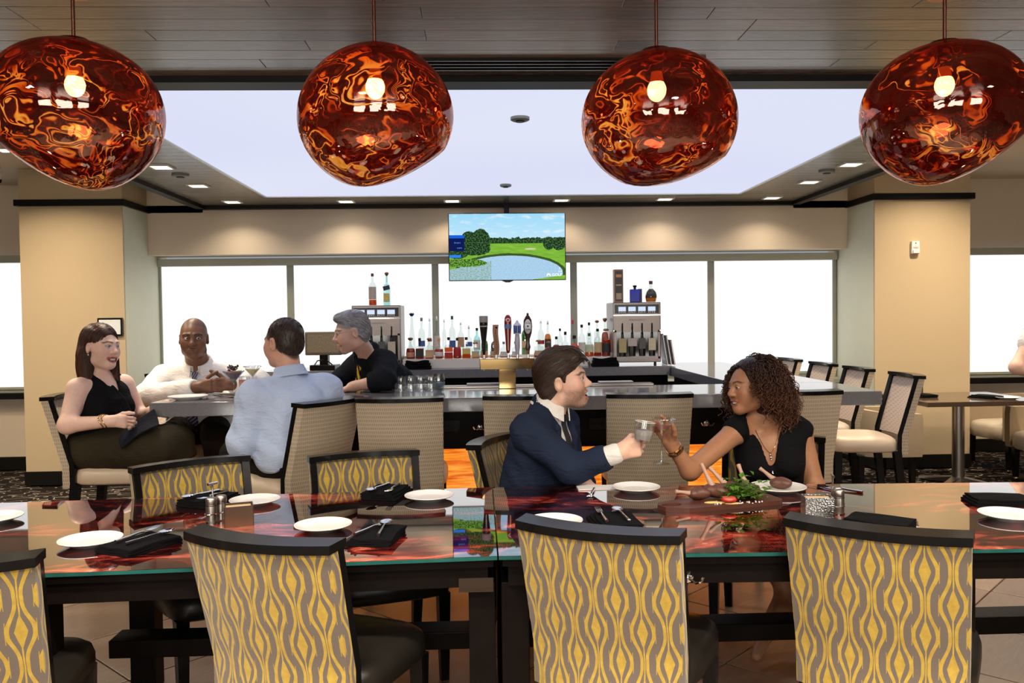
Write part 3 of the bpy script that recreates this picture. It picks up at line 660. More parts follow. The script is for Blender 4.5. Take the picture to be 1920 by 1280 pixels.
# --- pendants
def melt():
    t = NT('copper_melt_glass'); o = t.obj(); rnd = t.n('ObjectInfo').outputs['Random']
    off = t.n('CombineXYZ', i0=t.math('MULTIPLY', rnd, 17), i1=t.math('MULTIPLY', rnd, 31), i2=t.math('MULTIPLY', rnd, 7)).outputs[0]
    p = t.n('VectorMath', dict(operation='ADD'), i0=o, i1=off).outputs[0]
    w1 = t.n('TexNoise', Vector=t.mapping(p, (1, 1, 1.5)), Scale=4.2, Detail=2).outputs['Color']
    p2 = t.n('VectorMath', dict(operation='MULTIPLY_ADD'), i0=w1, i1=(.55, .55, .55), i2=p).outputs[0]
    w2 = t.n('TexNoise', Vector=p2, Scale=6, Detail=2).outputs['Color']
    p3 = t.n('VectorMath', dict(operation='MULTIPLY_ADD'), i0=w2, i1=(.35, .35, .35), i2=p2).outputs[0]
    band = t.noise(t.mapping(p3, (.8, .8, 1.7)), 4.8, 2, .5); fr = t.math('ABSOLUTE', t.math('SUBTRACT', t.math('FRACT', t.math('MULTIPLY', band, 7)), .5))   # 0..0.5 filaments: refracted bulb light painted into the glass colour
    gate = t.ramp(t.noise(p2, 4.2, 1), [(.40, (0, 0, 0)), (.60, (1, 1, 1))])
    line = t.ramp(fr, [(.0, (1, 1, 1)), (.10, (.75, .75, .75)), (.20, (.10, .10, .10)), (.34, (0, 0, 0))])
    m = t.math('MULTIPLY', line, gate)
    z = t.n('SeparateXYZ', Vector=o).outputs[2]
    topd = t.ramp(t.math('MULTIPLY_ADD', z, 2.0, .5), [(.12, (1, 1, 1)), (.62, (1, 1, 1)), (.88, (.18, .18, .18))])  # upper glass painted darker, standing in for the dark ceiling's reflection
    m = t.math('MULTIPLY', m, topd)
    col = t.ramp(m, [(.0, (.060, .003, .002)), (.20, (.46, .016, .006)), (.50, (1, .17, .012)), (1, (1, .60, .12))])
    tlu = t.n('BsdfTranslucent', Color=col); trn = t.n('BsdfTransparent', Color=t.mix(m, (.33, .055, .032), (.95, .40, .14)))
    film = t.n('MixShader', i0=t.math('MULTIPLY_ADD', m, .45, .38), i1=trn, i2=tlu)
    nb = t.bump(t.noise(p2, 9, 2), .10, .02)
    gl = t.n('BsdfGlossy', Color=(1, .70, .60, 1), Roughness=.03, Normal=nb)
    fres = t.n('LayerWeight', Blend=.35).outputs['Facing']
    f2 = t.ramp(fres, [(.0, (.13, .13, .13)), (.55, (.22, .22, .22)), (.9, (.62, .62, .62)), (1, (.8, .8, .8))])
    coat = t.n('MixShader', i0=f2, i1=film, i2=gl)
    return t.done(coat)
M_melt = melt(); M_bulb = emit('warm_bulb', (1, .80, .46, 1), E_BULB)
M_copper = plain('copper_rod', (.45, .20, .14), .25, 1); M_sock = plain('dark_socket', (.10, .03, .02), .3, .6); M_bulbneck = plain('amber_bulb_neck', (.9, .35, .06), .4, Emission_Color=(1, .35, .05, 1), Emission_Strength=1.2)
def pendant(x, z, tilt, mir, seed, label, big=1.0):
    t = empty('pendant_lamp', label, 'pendant lamp', (x, 3.0, z), 0, 'copper melt pendant lamps')
    rng = random.Random(seed); mb = MB(); seg, rings = 56, 36
    vs = []; fs = []
    ph = [rng.uniform(0, 6.28) for _ in range(6)]
    def rad(d):
        r = 1 + .035*math.sin(2.1*d.x*mir+ph[0])*math.cos(1.7*d.y+ph[1]) + .03*math.sin(3.0*d.z+ph[2]*.3)
        low = max(0, -d.z-.45); r -= .34*low*max(0, d.x*mir*.8+.30)               # dented underside
        r += .05*max(0, -d.z)*max(0, -d.x*mir); r -= .05*max(0, d.z-.75)
        return r
    R = Matrix.Rotation(tilt, 3, 'Y')
    for i in range(rings+1):
        th_ = .07+(PI-.07)*i/rings
        for k in range(seg):
            a = 2*PI*k/seg; d = Vector((math.sin(th_)*math.cos(a), math.sin(th_)*math.sin(a), math.cos(th_)))
            p = d*rad(d); p = R @ Vector((p.x*.262*big, p.y*.258*big, p.z*.254*big)); vs.append(p)
    for i in range(rings):
        for k in range(seg): k2 = (k+1) % seg; fs.append((i*seg+k, (i+1)*seg+k, (i+1)*seg+k2, i*seg+k2))
    topz = max(v.z for v in vs)
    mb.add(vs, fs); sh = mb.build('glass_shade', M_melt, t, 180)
    zt = topz-.004
    bz = .098
    MB().lathe([(.0, bz-.036), (.010, bz-.0345), (.019, bz-.029), (.0265, bz-.020), (.0315, bz-.009), (.0335, bz+.003), (.0320, bz+.014), (.0285, bz+.023), (.0250, bz+.030)], 20, cap=False).build('bulb', M_bulb, t, 180)
    MB().lathe([(.0250, bz+.030), (.020, bz+.058), (.0185, bz+.066)], 18, cap=False).build('bulb_neck', M_bulbneck, t, 60)
    MB().lathe([(.024, bz+.066), (.024, zt-.01), (.03, zt)], 18).build('socket', M_sock, t, 50)
    MB().lathe([(.06, zt-.004), (.05, zt+.006), (.012, zt+.016)], 24).build('collar', M_copper, t, 50)
    MB().lathe([(.0065, zt), (.0065, 2.656-z)], 10).build('rod', M_copper, t, 60)
    MB().lathe([(.06, 2.630-z), (.06, 2.655-z)], 24).build('canopy', M_copper, t, 50)
pendant(-1.370, 2.222, .16, -1, 3, 'molten copper-red glass pendant lamp, leftmost of four', 1.06)
pendant(-.348, 2.212, -.02, 1, 5, 'molten copper-red glass pendant lamp, second from the left')
pendant(.636, 2.200, .06, 1, 11, 'molten copper-red glass pendant lamp, third from the left')
pendant(1.668, 2.215, -.14, 1, 3, 'molten copper-red glass pendant lamp, rightmost of four', 1.05)
# ================================================================ PEOPLE: smooth-union solids meshed by surface nets
V3 = lambda *a: np.array(a, float)
def unit(v): v = np.asarray(v, float); return v/np.linalg.norm(v)
def basis(fwd, up):
    """columns right, forward, up"""
    u = unit(up); f = np.asarray(fwd, float); f = unit(f-u*f.dot(u)); return np.stack([np.cross(f, u), f, u], 1)
def basis_f(fwd, up):
    f = unit(fwd); u = np.asarray(up, float); u = unit(u-f*u.dot(f)); return np.stack([np.cross(f, u), f, u], 1)
class SDF:
    def __init__(s): s.p = []; s.disp = None
    def cap(s, a, b, ra, rb, k=.02, op='u'):
        a = np.asarray(a, float); b = np.asarray(b, float); ba = b-a; L = max(ba.dot(ba), 1e-9)
        def f(P):
            pa = P-a; h = np.clip(pa @ ba/L, 0, 1); q = pa-h[:, None]*ba
            return np.sqrt((q*q).sum(1)) - (ra+(rb-ra)*h)
        s.p.append((f, k, op)); return s
    def chain(s, pts, rs, k=.01):
        for i in range(len(pts)-1): s.cap(pts[i], pts[i+1], rs[i], rs[i+1], k)
        return s
    def ell(s, c, r, R=np.eye(3), k=.02, op='u'):
        c = np.asarray(c, float); r = np.asarray(r, float); mr = r.min()
        def f(P):
            q = (P-c) @ R; k0 = np.sqrt(((q/r)**2).sum(1)); k1 = np.sqrt(((q/(r*r))**2).sum(1))
            return np.where(k1 < 1e-6, -mr, k0*(k0-1)/np.maximum(k1, 1e-6))
        s.p.append((f, k, op)); return s
    def box(s, c, h, R=np.eye(3), r=.005, k=.005, op='u'):
        c = np.asarray(c, float); h = np.asarray(h, float)
        def f(P):
            q = np.abs((P-c) @ R)-h; return np.sqrt((np.maximum(q, 0)**2).sum(1))+np.minimum(q.max(1), 0)-r
        s.p.append((f, k, op)); return s
    def plane(s, c, n, k=.004, op='i'):
        c = np.asarray(c, float); n = unit(n); s.p.append((lambda P: (P-c) @ n, k, op)); return s
    def ev(s, P, sel=None):
        d = np.full(len(P), 1.0)
        for i, (f, k, op) in enumerate(s.p):
            if sel is not None and i not in sel: continue
            e = f(P)
            if op == 'u': h = np.maximum(k-np.abs(d-e), 0)/k; d = np.minimum(d, e)-h*h*k*.25
            else:
                e = -e if op == 's' else e; h = np.maximum(k-np.abs(d-e), 0)/k; d = np.maximum(d, e)+h*h*k*.25
        if s.disp is not None: d = d+s.disp(P)
        return d
    def surf(s, p, dr, off=.0):
        """march from p along dr to the surface"""
        p = np.asarray(p, float).copy(); dr = unit(dr); tr = 0.
        for _ in range(60):
            d = s.ev(p[None])[0]-off
            if d < 5e-4 or tr > .5: break
            q = max(min(d, .1)*.8, 4e-4); p += dr*q; tr += q
        return p
    def mesh(s, lo, hi, step, fine=(), fstep=None):
        lo = np.asarray(lo, float); hi = np.asarray(hi, float); fstep = fstep or step
        ax = []
        for a in range(3):
            c = [lo[a]]
            while c[-1] < hi[a]:
                x = c[-1]; c.append(x+(fstep if any(fl[a] <= x <= fh[a] for fl, fh in fine) else step))
            ax.append(np.array(c))
        n = [len(a) for a in ax]; G = np.ones(n, np.float32); B = 10
        bl = [(i, j, k) for i in range(0, n[0]-1, B) for j in range(0, n[1]-1, B) for k in range(0, n[2]-1, B)]
        rng = lambda a, i: ax[a][i:min(i+B+1, n[a])]
        cs = np.array([[(rng(a, b[a])[0]+rng(a, b[a])[-1])/2 for a in range(3)] for b in bl])
        hd = np.array([[(rng(a, b[a])[-1]-rng(a, b[a])[0])/2 for a in range(3)] for b in bl]); hr = np.sqrt((hd**2).sum(1))
        E = np.stack([f(cs) for f, k, op in s.p], 1); D = s.ev(cs)
        for q, b in enumerate(bl):
            x, y, z = (rng(a, b[a]) for a in range(3)); sl = tuple(slice(b[a], b[a]+len(rng(a, b[a]))) for a in range(3))
            if abs(D[q]) > hr[q]*1.5+.02: G[sl] = np.sign(D[q])*max(abs(D[q]), .01); continue
            sel = {i for i, (f, k, op) in enumerate(s.p) if op == 'i' or E[q, i] < hr[q]*1.45+k+.012}
            P = np.stack(np.meshgrid(x, y, z, indexing='ij'), -1).reshape(-1, 3)
            G[sl] = s.ev(P, sel).reshape(len(x), len(y), len(z))
        return nets(G, ax)
def nets(G, ax):
    neg = G < 0; n = G.shape
    c = [neg[i:n[0]-1+i, j:n[1]-1+j, k:n[2]-1+k] for i in (0, 1) for j in (0, 1) for k in (0, 1)]
    sm = sum(x.astype(np.int8) for x in c); act = (sm > 0) & (sm < 8); idx = np.argwhere(act)
    ids = -np.ones(act.shape, np.int64); ids[act] = np.arange(len(idx))
    acc = np.zeros((len(idx), 3)); cnt = np.zeros(len(idx))
    co = [(i, j, k) for i in (0, 1) for j in (0, 1) for k in (0, 1)]
    val = {o: G[idx[:, 0]+o[0], idx[:, 1]+o[1], idx[:, 2]+o[2]] for o in co}
    pos = {o: np.stack([ax[a][idx[:, a]+o[a]] for a in range(3)], 1) for o in co}
    for o in co:
        for a in range(3):
            if o[a] == 0:
                o2 = tuple(1 if q == a else o[q] for q in range(3)); va, vb = val[o], val[o2]; m = (va < 0) != (vb < 0)
                t = np.where(m, va/np.where(m, va-vb, 1), 0)[:, None]; acc += np.where(m[:, None], pos[o]+(pos[o2]-pos[o])*t, 0); cnt += m
    V = acc/cnt[:, None]; F = []
    for a in range(3):
        b, c_ = [(1, 2), (2, 0), (0, 1)][a]; sl0 = [slice(None)]*3; sl1 = [slice(None)]*3; sl0[a] = slice(0, n[a]-1); sl1[a] = slice(1, n[a])
        s0 = neg[tuple(sl0)]; s1 = neg[tuple(sl1)]; e = np.argwhere(s0 != s1)
        ok = (e[:, b] > 0) & (e[:, c_] > 0) & (e[:, b] < n[b]-1) & (e[:, c_] < n[c_]-1); e = e[ok]
        def cell(db, dc):
            q = e.copy(); q[:, b] -= db; q[:, c_] -= dc; return ids[q[:, 0], q[:, 1], q[:, 2]]
        quad = np.stack([cell(1, 1), cell(0, 1), cell(0, 0), cell(1, 0)], 1)
        fl = ~s0[e[:, 0], e[:, 1], e[:, 2]]; quad[fl] = quad[fl][:, ::-1]; F.append(quad)
    F = np.concatenate(F); F = F[(F >= 0).all(1)]
    return V, F
def np_obj(name, V, F, mat, parent=None, col=None):
    me = bpy.data.meshes.new(name); nv, nf = len(V), len(F)
    me.vertices.add(nv); me.vertices.foreach_set('co', V.astype(np.float32).ravel())
    me.loops.add(nf*4); me.loops.foreach_set('vertex_index', F.astype(np.int32).ravel())
    me.polygons.add(nf); me.polygons.foreach_set('loop_start', np.arange(0, nf*4, 4, dtype=np.int32)); me.polygons.foreach_set('loop_total', np.full(nf, 4, np.int32))
    me.polygons.foreach_set('use_smooth', np.ones(nf, bool)); me.update(calc_edges=True); me.validate()
    if col is not None:
        at = me.color_attributes.new('Tone', 'FLOAT_COLOR', 'POINT'); at.data.foreach_set('color', np.concatenate([col, np.ones((nv, 1))], 1).astype(np.float32).ravel())
    me.materials.append(mat); o = bpy.data.objects.new(name, me); COL.objects.link(o)
    if parent: o.parent = parent
    return o
def tone_mat(name, rough=.5, sss=.0, bump=.2, bscale=300, spec=.4, sheen=0):
    t = NT(name); c = t.n('VertexColor', dict(layer_name='Tone')).outputs[0]; o = t.obj()
    nz = t.noise(o, 60, 3); c2 = t.n('HueSaturation', Value=t.math('MULTIPLY_ADD', nz, .2, .9), Color=c).outputs[0]
    b = t.pbr(c2, rough, 0, t.bump(t.noise(o, bscale, 2), bump, .001), Specular_IOR_Level=spec, Sheen_Weight=sheen)
    if sss: b.inputs['Subsurface Weight'].default_value = sss; b.inputs['Subsurface Radius'].default_value = (.012, .005, .003); b.inputs['Subsurface Scale'].default_value = 1
    return t.done(b)
M_skin = tone_mat('skin', .45, .12, .15); M_hair = tone_mat('hair', .42, 0, .12, 500, .4)
def cloth(name, color, rough=.8, scale=420, bump=.4, sheen=.04, stripe=None):
    t = NT(name); o = t.obj(); wv = t.noise(t.mapping(o, (scale, scale, scale*.4)), 1, 2); big = t.noise(o, 6, 2)
    c = t.mix(t.math('MULTIPLY_ADD', wv, .5, t.math('MULTIPLY', big, .5)), tuple(x*.86 for x in color), tuple(min(1, x*1.14) for x in color))
    cr = t.noise(t.mapping(o, (9, 9, 22)), 1.5, 3, 1.2)
    if stripe:
        sc, rot, c2, duty = stripe; uv = t.uv(); sx = t.n('SeparateXYZ', Vector=t.mapping(uv, (1, 1, 1), (0, 0, rot))).outputs[0]
        m = t.math('LESS_THAN', t.math('FRACT', t.math('MULTIPLY', sx, sc)), duty); c = t.mix(m, c, c2)
        if len(stripe) > 4: pass
    h = t.math('MULTIPLY_ADD', cr, .7, t.math('MULTIPLY', wv, .12))
    return t.done(t.pbr(c, rough, 0, t.bump(h, bump*1.7, .016), Sheen_Weight=sheen if max(color) > .1 else 0, Specular_IOR_Level=.3 if max(color) > .1 else .06))
M_whiteshirt = cloth('white_shirt_cotton', (.80, .77, .74)); M_blueshirt = cloth('pale_blue_shirt_cotton', (.50, .61, .84)); M_blackshirt = cloth('black_shirt_cotton', (.012, .013, .017))
M_navy = cloth('navy_suit_wool', (.018, .026, .052), .85); M_blackdress = cloth('black_dress_crepe', (.008, .008, .009), .9); M_olive = cloth('dark_olive_skirt', (.035, .028, .016), .85)
M_trouser = cloth('dark_trouser_wool', (.018, .015, .013), .9); M_shoe = plain('black_shoe_leather', (.01, .009, .009), .25)
M_tie_n = cloth('charcoal_tie', (.03, .032, .034), .5); M_tie_w = cloth('striped_blue_tie', (.045, .05, .11), .5, stripe=(42, .75, (.45, .42, .45), .22)); M_tie_b = cloth('gold_striped_tie', (.012, .012, .014), .5, stripe=(16, .8, (.55, .32, .03), .55))
M_eyew = plain('eye_white', (.50, .47, .44), .2, var=.02); M_teeth = plain('teeth', (.85, .82, .75), .2, var=.02)
def crease(amp, seed=0.):
    def f(P):
        x, y, z = P[:, 0]+seed, P[:, 1]+seed*.7, P[:, 2]
        a = np.sin(31*x+17*z+2.2*np.sin(13*y+9*z))*np.sin(23*z-19*y+1.8*np.sin(17*x+5*z)); b = np.sin(64*z+21*x+2.5*np.sin(19*x+23*y))
        return amp*(a*.8+b*.35*np.sin(9*x+11*y))
    return f
# --- body pieces
def torso(B, S, e=0, fem=False, g=1.0, k=.05, top=True):
    P, N, SR, SL = S['P'], S['N'], S['SR'], S['SL']; R = basis_f(S['fwd'], N-P) if False else basis(S['fwd'], N-P); sm = (SR+SL)/2; b = S.get('b', 1.08)
    at = lambda t, f=0., r=0.: P+(sm-P)*t+R[:, 1]*f+R[:, 0]*r
    B.ell(at(.0, .0), (.165*b*g+e, .125*b*g+e, .11*b+e), R, k); B.ell(at(.36, .005), ((.135 if fem else .15)*b*g+e, (.10 if fem else .118)*b*g+e, .16*b+e), R, k)
    B.ell(at(.70, .005), (.148*b*g+e, .108*b*g+e, .15*b+e), R, k); B.ell(at(.88, -.005), ((SL-SR)@(SL-SR))**.5*np.array([.44, 0, 0])+np.array([e, .088*b*g+e, .075*b+e]), R, k)
    if fem:
        for s in (-1, 1): B.ell(at(.66, .085*b, s*.068*b), (.06*b+e, .055*b+e, .06*b+e), R, .03)
    if top:
        for q in (SR, SL): B.cap(N-R[:, 2]*.01, q, .05*b+e, .05*b+e, .04)
    return R
def limb(B, pts, rs, e=0, k=.03):
    for i in range(len(pts)-1): B.cap(pts[i], pts[i+1], rs[i]+e, rs[i+1]+e, k)
def head(B, S):
    c, R, s, o = S['H'], S['HR'], S['s'], S['face']; L = lambda *p: c+R @ (np.array(p)*s); fem = o.get('fem', 0); jw = o.get('jaw', 1.0)
    E = lambda p, r, k=.02, op='u', rot=np.eye(3): B.ell(L(*p), np.array(r)*s, R @ rot, k*s, op)
    C = lambda a, b_, ra, rb, k=.012, op='u': B.cap(L(*a), L(*b_), ra*s, rb*s, k*s, op)
    B.cap(S['N']-unit(S['N']-S['P'])*.03, L(0, -.025, -.055), (.056 if not fem else .047)*s*o.get('neck', 1), (.054 if not fem else .044)*s*o.get('neck', 1), .04)
    E((0, -.018, .035), (.074, .094, .082), .02); E((0, .02, .0), (.066, .075, .075), .03); E((0, .03, -.055), (.054*jw, .058, .055), .03)
    C((-.04*jw, .0, -.075), (0, .062, -.094), .02, .02, .03); C((.04*jw, .0, -.075), (0, .062, -.094), .02, .02, .03); E((0, .070, -.097), (.02, .016, .016), .025)
    for q in (-1, 1):
        E((q*.042, .058, -.022), (.022, .022, .02), .03); E((q*.038, .056, -.050), (.018, .018, .022), .03)
        E((q*.031, .100, .003), (.0185, .020, .0145), .012, 's')
        C((q*.014, .088, .023), (q*.047, .072, .021), .0085, .006, .014)
        xe = q*.031; ce_ = np.array([xe, .0775, .003]); op_ = o.get('eye', 1.0)
        def lid(P, xe=xe, ce_=ce_, op_=op_):
            t = ((P-c) @ R)/s; d = np.linalg.norm(t-ce_, axis=1)-.0153; x2 = (t[:, 0]-xe)**2
            u_ = np.maximum(d, ce_[2]+.0085*op_-26*x2-t[:, 2]); l_ = np.maximum(d, t[:, 2]-(ce_[2]-.0062+18*x2)); return np.minimum(u_, l_)*s
        B.p.append((lid, .003*s, 'u'))
        E((q*.075, -.012, -.008), (.010, .019, .031), .008, 'u', np.array(Matrix.Rotation(q*-.35, 3, 'Z'))); E((q*.083, -.006, -.004), (.007, .010, .017), .006, 's')
        E((q*.0125, .0965, -.033), (.0085, .010, .0075), .008)
    n = o.get('nose', 1.0); C((0, .084, .012), (0, .087+.019*n, -.024), .0072, .0105, .014); E((0, .089+.018*n, -.029), (.0108, .0105, .009), .010)
    m = o.get('mouth', 'closed')
    if m == 'closed': w, cz, cy = .028, -.066, .085
    elif m == 'smile': w, cz, cy = .034, -.056, .0785
    else: w, cz, cy = .034, -.060, .0785
    gap = {'closed': .0025, 'smile': .007, 'open': .0125}[m]; S['mouth'] = (w, cz, cy, gap)
    ul = [(-w, cy, cz), (-w*.58, .0915, -.062+gap*.30), (0, .0965, -.0615+gap*.5), (w*.58, .0915, -.062+gap*.30), (w, cy, cz)]; ll = [(-w, cy, cz), (-w*.58, .0905, -.068-gap*1.0), (0, .095, -.072-gap*1.35), (w*.58, .0905, -.068-gap*1.0), (w, cy, cz)]
    S['lips'] = (ul, ll)
    if m != 'closed': E((0, .093, -.066-gap*.35), (w*.86, .030, gap*1.5), .004, 's')
    for P_ in (ul, ll):
        lr = {'closed': .0058, 'smile': .0040, 'open': .0050}[m]
        for i in range(4): C(P_[i], P_[i+1], lr*(.7 if i == 0 else 1), lr*(.7 if i == 3 else 1), .005)
    return L
FC = [(.028, .042, .026, .021, .0088), (.009, .047, .030, .022, .0090), (-.0105, .043, .028, .021, .0086), (-.028, .034, .021, .018, .0078)]
def hand(B, w, x, y, z, s, curl, thumb=(.9, .35), spread=.05):
    """x thumb side, y fingers, z back of the hand"""
    x, y, z = unit(x), unit(y), unit(z); L = lambda a, b_, c=0.: w+(x*a+y*b_+z*c)*s
    B.cap(L(0, -.02), L(0, .02), .027*s, .028*s, .02)
    for i, (fx, *_r) in enumerate(FC): B.cap(L(fx*.55, .012), L(fx, .082), .0155*s, .0125*s, .012)
    B.cap(L(.018, .02, -.008), L(.03, .05, -.010), .017*s, .014*s, .014)
    for i, (fx, l1, l2, l3, r) in enumerate(FC):
        p = L(fx, .084-abs(fx-.005)*.18); a = 0.; lat = (1.5-i)*spread
        for j, (ln, cu) in enumerate(zip((l1, l2, l3), curl[i])):
            a += cu; d = (y*math.cos(a)-z*math.sin(a)); d = unit(d+x*lat*max(0, math.cos(a))); q = p+d*ln*s
            B.cap(p, q, r*s*(1-.06*j), r*s*(1-.06*(j+1)), .0035); p = q
    t1, t2 = thumb; p0 = L(.024, .028, -.008); d1 = unit(x*.75*t1+y*.62-z*.45*(1.4-t1)); p1 = p0+d1*.046*s; d2 = unit(x*(.75*t1-t2)+y*.75-z*.5*t2); p2 = p1+d2*.032*s; d3 = unit(d2-x*t2*.6); p3 = p2+d3*.024*s
    B.chain([p0, p1, p2, p3], [.0145*s, .0115*s, .0105*s, .0085*s], .005)
FIST = [(1.1, 1.3, .7)]*4; RELAX = [(.35, .45, .3), (.4, .5, .3), (.45, .55, .35), (.5, .6, .35)]; GRIP = [(.75, .85, .45), (.8, .85, .45), (.85, .85, .45), (.9, .9, .5)]
def seglen(P, A, B_):
    A = np.array(A); B_ = np.array(B_); ba = B_-A; h = np.clip((P-A) @ ba/(ba@ba), 0, 1); return np.linalg.norm(P-A-h[:, None]*ba, axis=1)
def paint(V, S):
    c, R, s, o = S['H'], S['HR'], S['s'], S['face']; L = ((V-c) @ R)/s; base = np.array(o['skin']); col = np.tile(base, (len(V), 1))
    hm = np.linalg.norm(L, axis=1) < .17
    def blend(mask, cl): col[:] = col*(1-mask[:, None])+np.array(cl)*mask[:, None]
    sm = lambda d, r, w: np.clip((r-d)/w+.5, 0, 1)*hm
    nz = np.sin(V[:, 0]*41+np.sin(V[:, 2]*37)*2)*np.sin(V[:, 1]*43+V[:, 2]*29)*.5+.5
    col *= (1+.06*(nz-.5))[:, None]
    rosy = sum(np.exp(-(((L-np.array([q*.045, .065, -.03]))/.025)**2).sum(1)) for q in (-1, 1))*hm; blend(np.clip(rosy, 0, 1)*o.get('blush', .25), o.get('blushc', (.62, .22, .16)))
    if 'scalp' in o:
        z0, cl, amt = o['scalp']; line = z0+np.clip(L[:, 1]-.02, 0, 1)*.35-np.clip(-L[:, 1], 0, 1)*1.1
        m = np.clip((L[:, 2]-line)/.012+.5, 0, 1)*hm*(L[:, 1] < .085); ear = np.linalg.norm((L-np.array([0, -.012, -.008]))/np.array([1, 1.3, 1.2]), axis=1); near = (np.abs(L[:, 0]) > .072) & (np.abs(L[:, 1]+.012) < .022) & (L[:, 2] < .026); blend(m*amt*(~near), cl)
    if 'beard' in o:
        z0, cl, amt = o['beard']; jaw = np.clip((z0-L[:, 2]+np.clip(.02-L[:, 1], 0, .1)*.55)/.018+.5, 0, 1)*np.clip((L[:, 1]-.0)/.02+.3, 0, 1)*(L[:, 2] > -.125)
        st = np.random.RandomState(1).uniform(.45, 1, len(V)); ck = np.exp(-(((L-np.array([0, .075, -.034]))/np.array([.05, .02, .016]))**2).sum(1)); blend(jaw*hm*amt*st*(1-ck), cl)
    if 'moustache' in o:
        cl, amt = o['moustache']; d = np.minimum(seglen(L, (0, .096, -.050), (-.032, .078, -.066)), seglen(L, (0, .096, -.050), (.032, .078, -.066))); d2 = np.linalg.norm((L-np.array([0, .078, -.097]))/np.array([1, 1, 1.1]), axis=1)
        blend(np.maximum(sm(d, .008, .005), sm(d2, .022, .008))*amt, cl)
    ul, ll = S['lips']; d = np.min([seglen(L, P_[i], P_[i+1]) for P_ in (ul, ll) for i in range(4)], axis=0); blend(sm(d, .0058, .003)*o.get('lipa', .75), o.get('lip', (.50, .16, .13)))
    w, cz, cy, gap = S['mouth']
    if gap > .003:
        ins = (((L-np.array([0, .085, -.066-gap*.35]))/np.array([w*.84, .03, gap*1.5]))**2).sum(1); blend(np.clip((1.0-ins)*4, 0, 1)*hm*(L[:, 1] < .096), (.10, .02, .018))
    else: d = np.min([seglen(L, (-w, cy+.004, cz), (0, .103, -.0655)), seglen(L, (w, cy+.004, cz), (0, .103, -.0655))], axis=0); blend(sm(d, .0022, .002)*.8, (.10, .03, .025))
    for q in (-1, 1):
        L2 = L*np.array([1, 0, 1])+np.where(L[:, 1:2] > .035, 0, 1)*np.array([0, 1, 0]); br = np.minimum(seglen(L2, (q*.014, 0, .0225), (q*.034, 0, .0285)), seglen(L2, (q*.034, 0, .0285), (q*.053, 0, .0215))); blend(sm(br, o.get('browr', .0042), .004)*.9, o['brow'])
        zz = .003+.0095*o.get('eye', 1.0); ey = np.minimum(seglen(L2, (q*.031-.0135, 0, zz-.0055), (q*.031, 0, zz)), seglen(L2, (q*.031, 0, zz), (q*.031+.0135, 0, zz-.0055))); blend(sm(ey, .0026, .0025)*o.get('lash', .7), (.02, .012, .01))
    return np.clip(col, 0, 1)
def face_bits(root, S):
    c, R, s, o = S['H'], S['HR'], S['s'], S['face']; Mx = Matrix([[*R[i], c[i]] for i in range(3)]+[[0, 0, 0, 1]]) @ Matrix.Scale(s, 4)
    gz = Vector(o.get('gaze', (0, 1, 0))).normalized(); mi = plain('iris_'+o.get('iris', 'brown'), {'brown': (.05, .022, .01), 'blue': (.10, .18, .24)}[o.get('iris', 'brown')], .15)
    for q in (-1, 1):
        cc = Vector((q*.031, .0775, .003)); e = MB().ball(cc, .0136, 18, 12, M=Mx).build('eye', M_eyew, root, 180); MB().ball(cc+gz*.0086, .0068, 12, 8, M=Mx).build('iris', mi, e, 180)
    w, cz, cy, gap = S['mouth']
    if gap > .003:
        t = MB(); 
        def arc(u, v, wq, top): 
            x = (u*2-1)*w*.80; y = .0915-(x/w)**2*.013-wq*.006; z = (-.0615+gap*.55-(v)*gap*(2.2 if gap < .01 else 1.2)-(abs(x)/w)**2*(-.004)) if top else (-.076-gap*1.1+v*gap*.7)
            return (x, y, z)
        m = MB(); slab(m, lambda u, v, wq: arc(u, v, wq, True), 10, 2); m2 = MB(); m2.add(m.v, m.f, Mx); m2.build('teeth', M_teeth, root, 60, True)
        if gap > .01: m = MB(); slab(m, lambda u, v, wq: tuple(Vector(arc(.2+u*.6, v, wq, False))), 8, 2); m2 = MB(); m2.add(m.v, m.f, Mx); m2.build('teeth', M_teeth, root, 60, True)
def hair_sdf(root, S, prims, color, color2, step=.0042, groove=.0016, freq=95, gdir=(1, .2, 0), pad=.2, low=-.16, name='hair'):
    """prims(H, L, E, C): add head-local shapes; grooves run along the combing direction"""
    c, R, s = S['H'], S['HR'], S['s']; Hs = SDF(); L = lambda *p: c+R @ (np.array(p)*s)
    E = lambda p, r, k=.015, op='u', rot=np.eye(3): Hs.ell(L(*p), np.array(r)*s, R @ rot, k*s, op)
    C = lambda a, b_, ra, rb, k=.012, op='u': Hs.cap(L(*a), L(*b_), ra*s, rb*s, k*s, op)
    prims(Hs, L, E, C); gd = np.array(gdir)
    def strands(P):
        q = ((P-c) @ R)/s; wv = q @ gd; wv = wv+.012*np.sin(q[:, 1]*40)+.008*np.sin(q[:, 2]*55+q[:, 0]*30); return wv
    Hs.disp = lambda P: groove*s*(np.sin(strands(P)*freq*2*PI/6.28*6.28)*.6+np.sin(strands(P)*freq*2.7+1.3)*.4)
    V, F = Hs.mesh(c-np.array([pad, pad, -low*-1 if False else pad])*s*1.0+np.array([0, 0, 0 if low > -.17 else low+.16]), c+pad*s*np.ones(3), step)
    wv = strands(V); tn = (np.sin(wv*freq*2.3)*.5+.5)*.6+(np.sin(wv*freq*.7+2)*.5+.5)*.4
    col = np.array(color)*(1-tn[:, None])+np.array(color2)*tn[:, None]
    np_obj(name, V, F, M_hair, root, col); return Hs, V
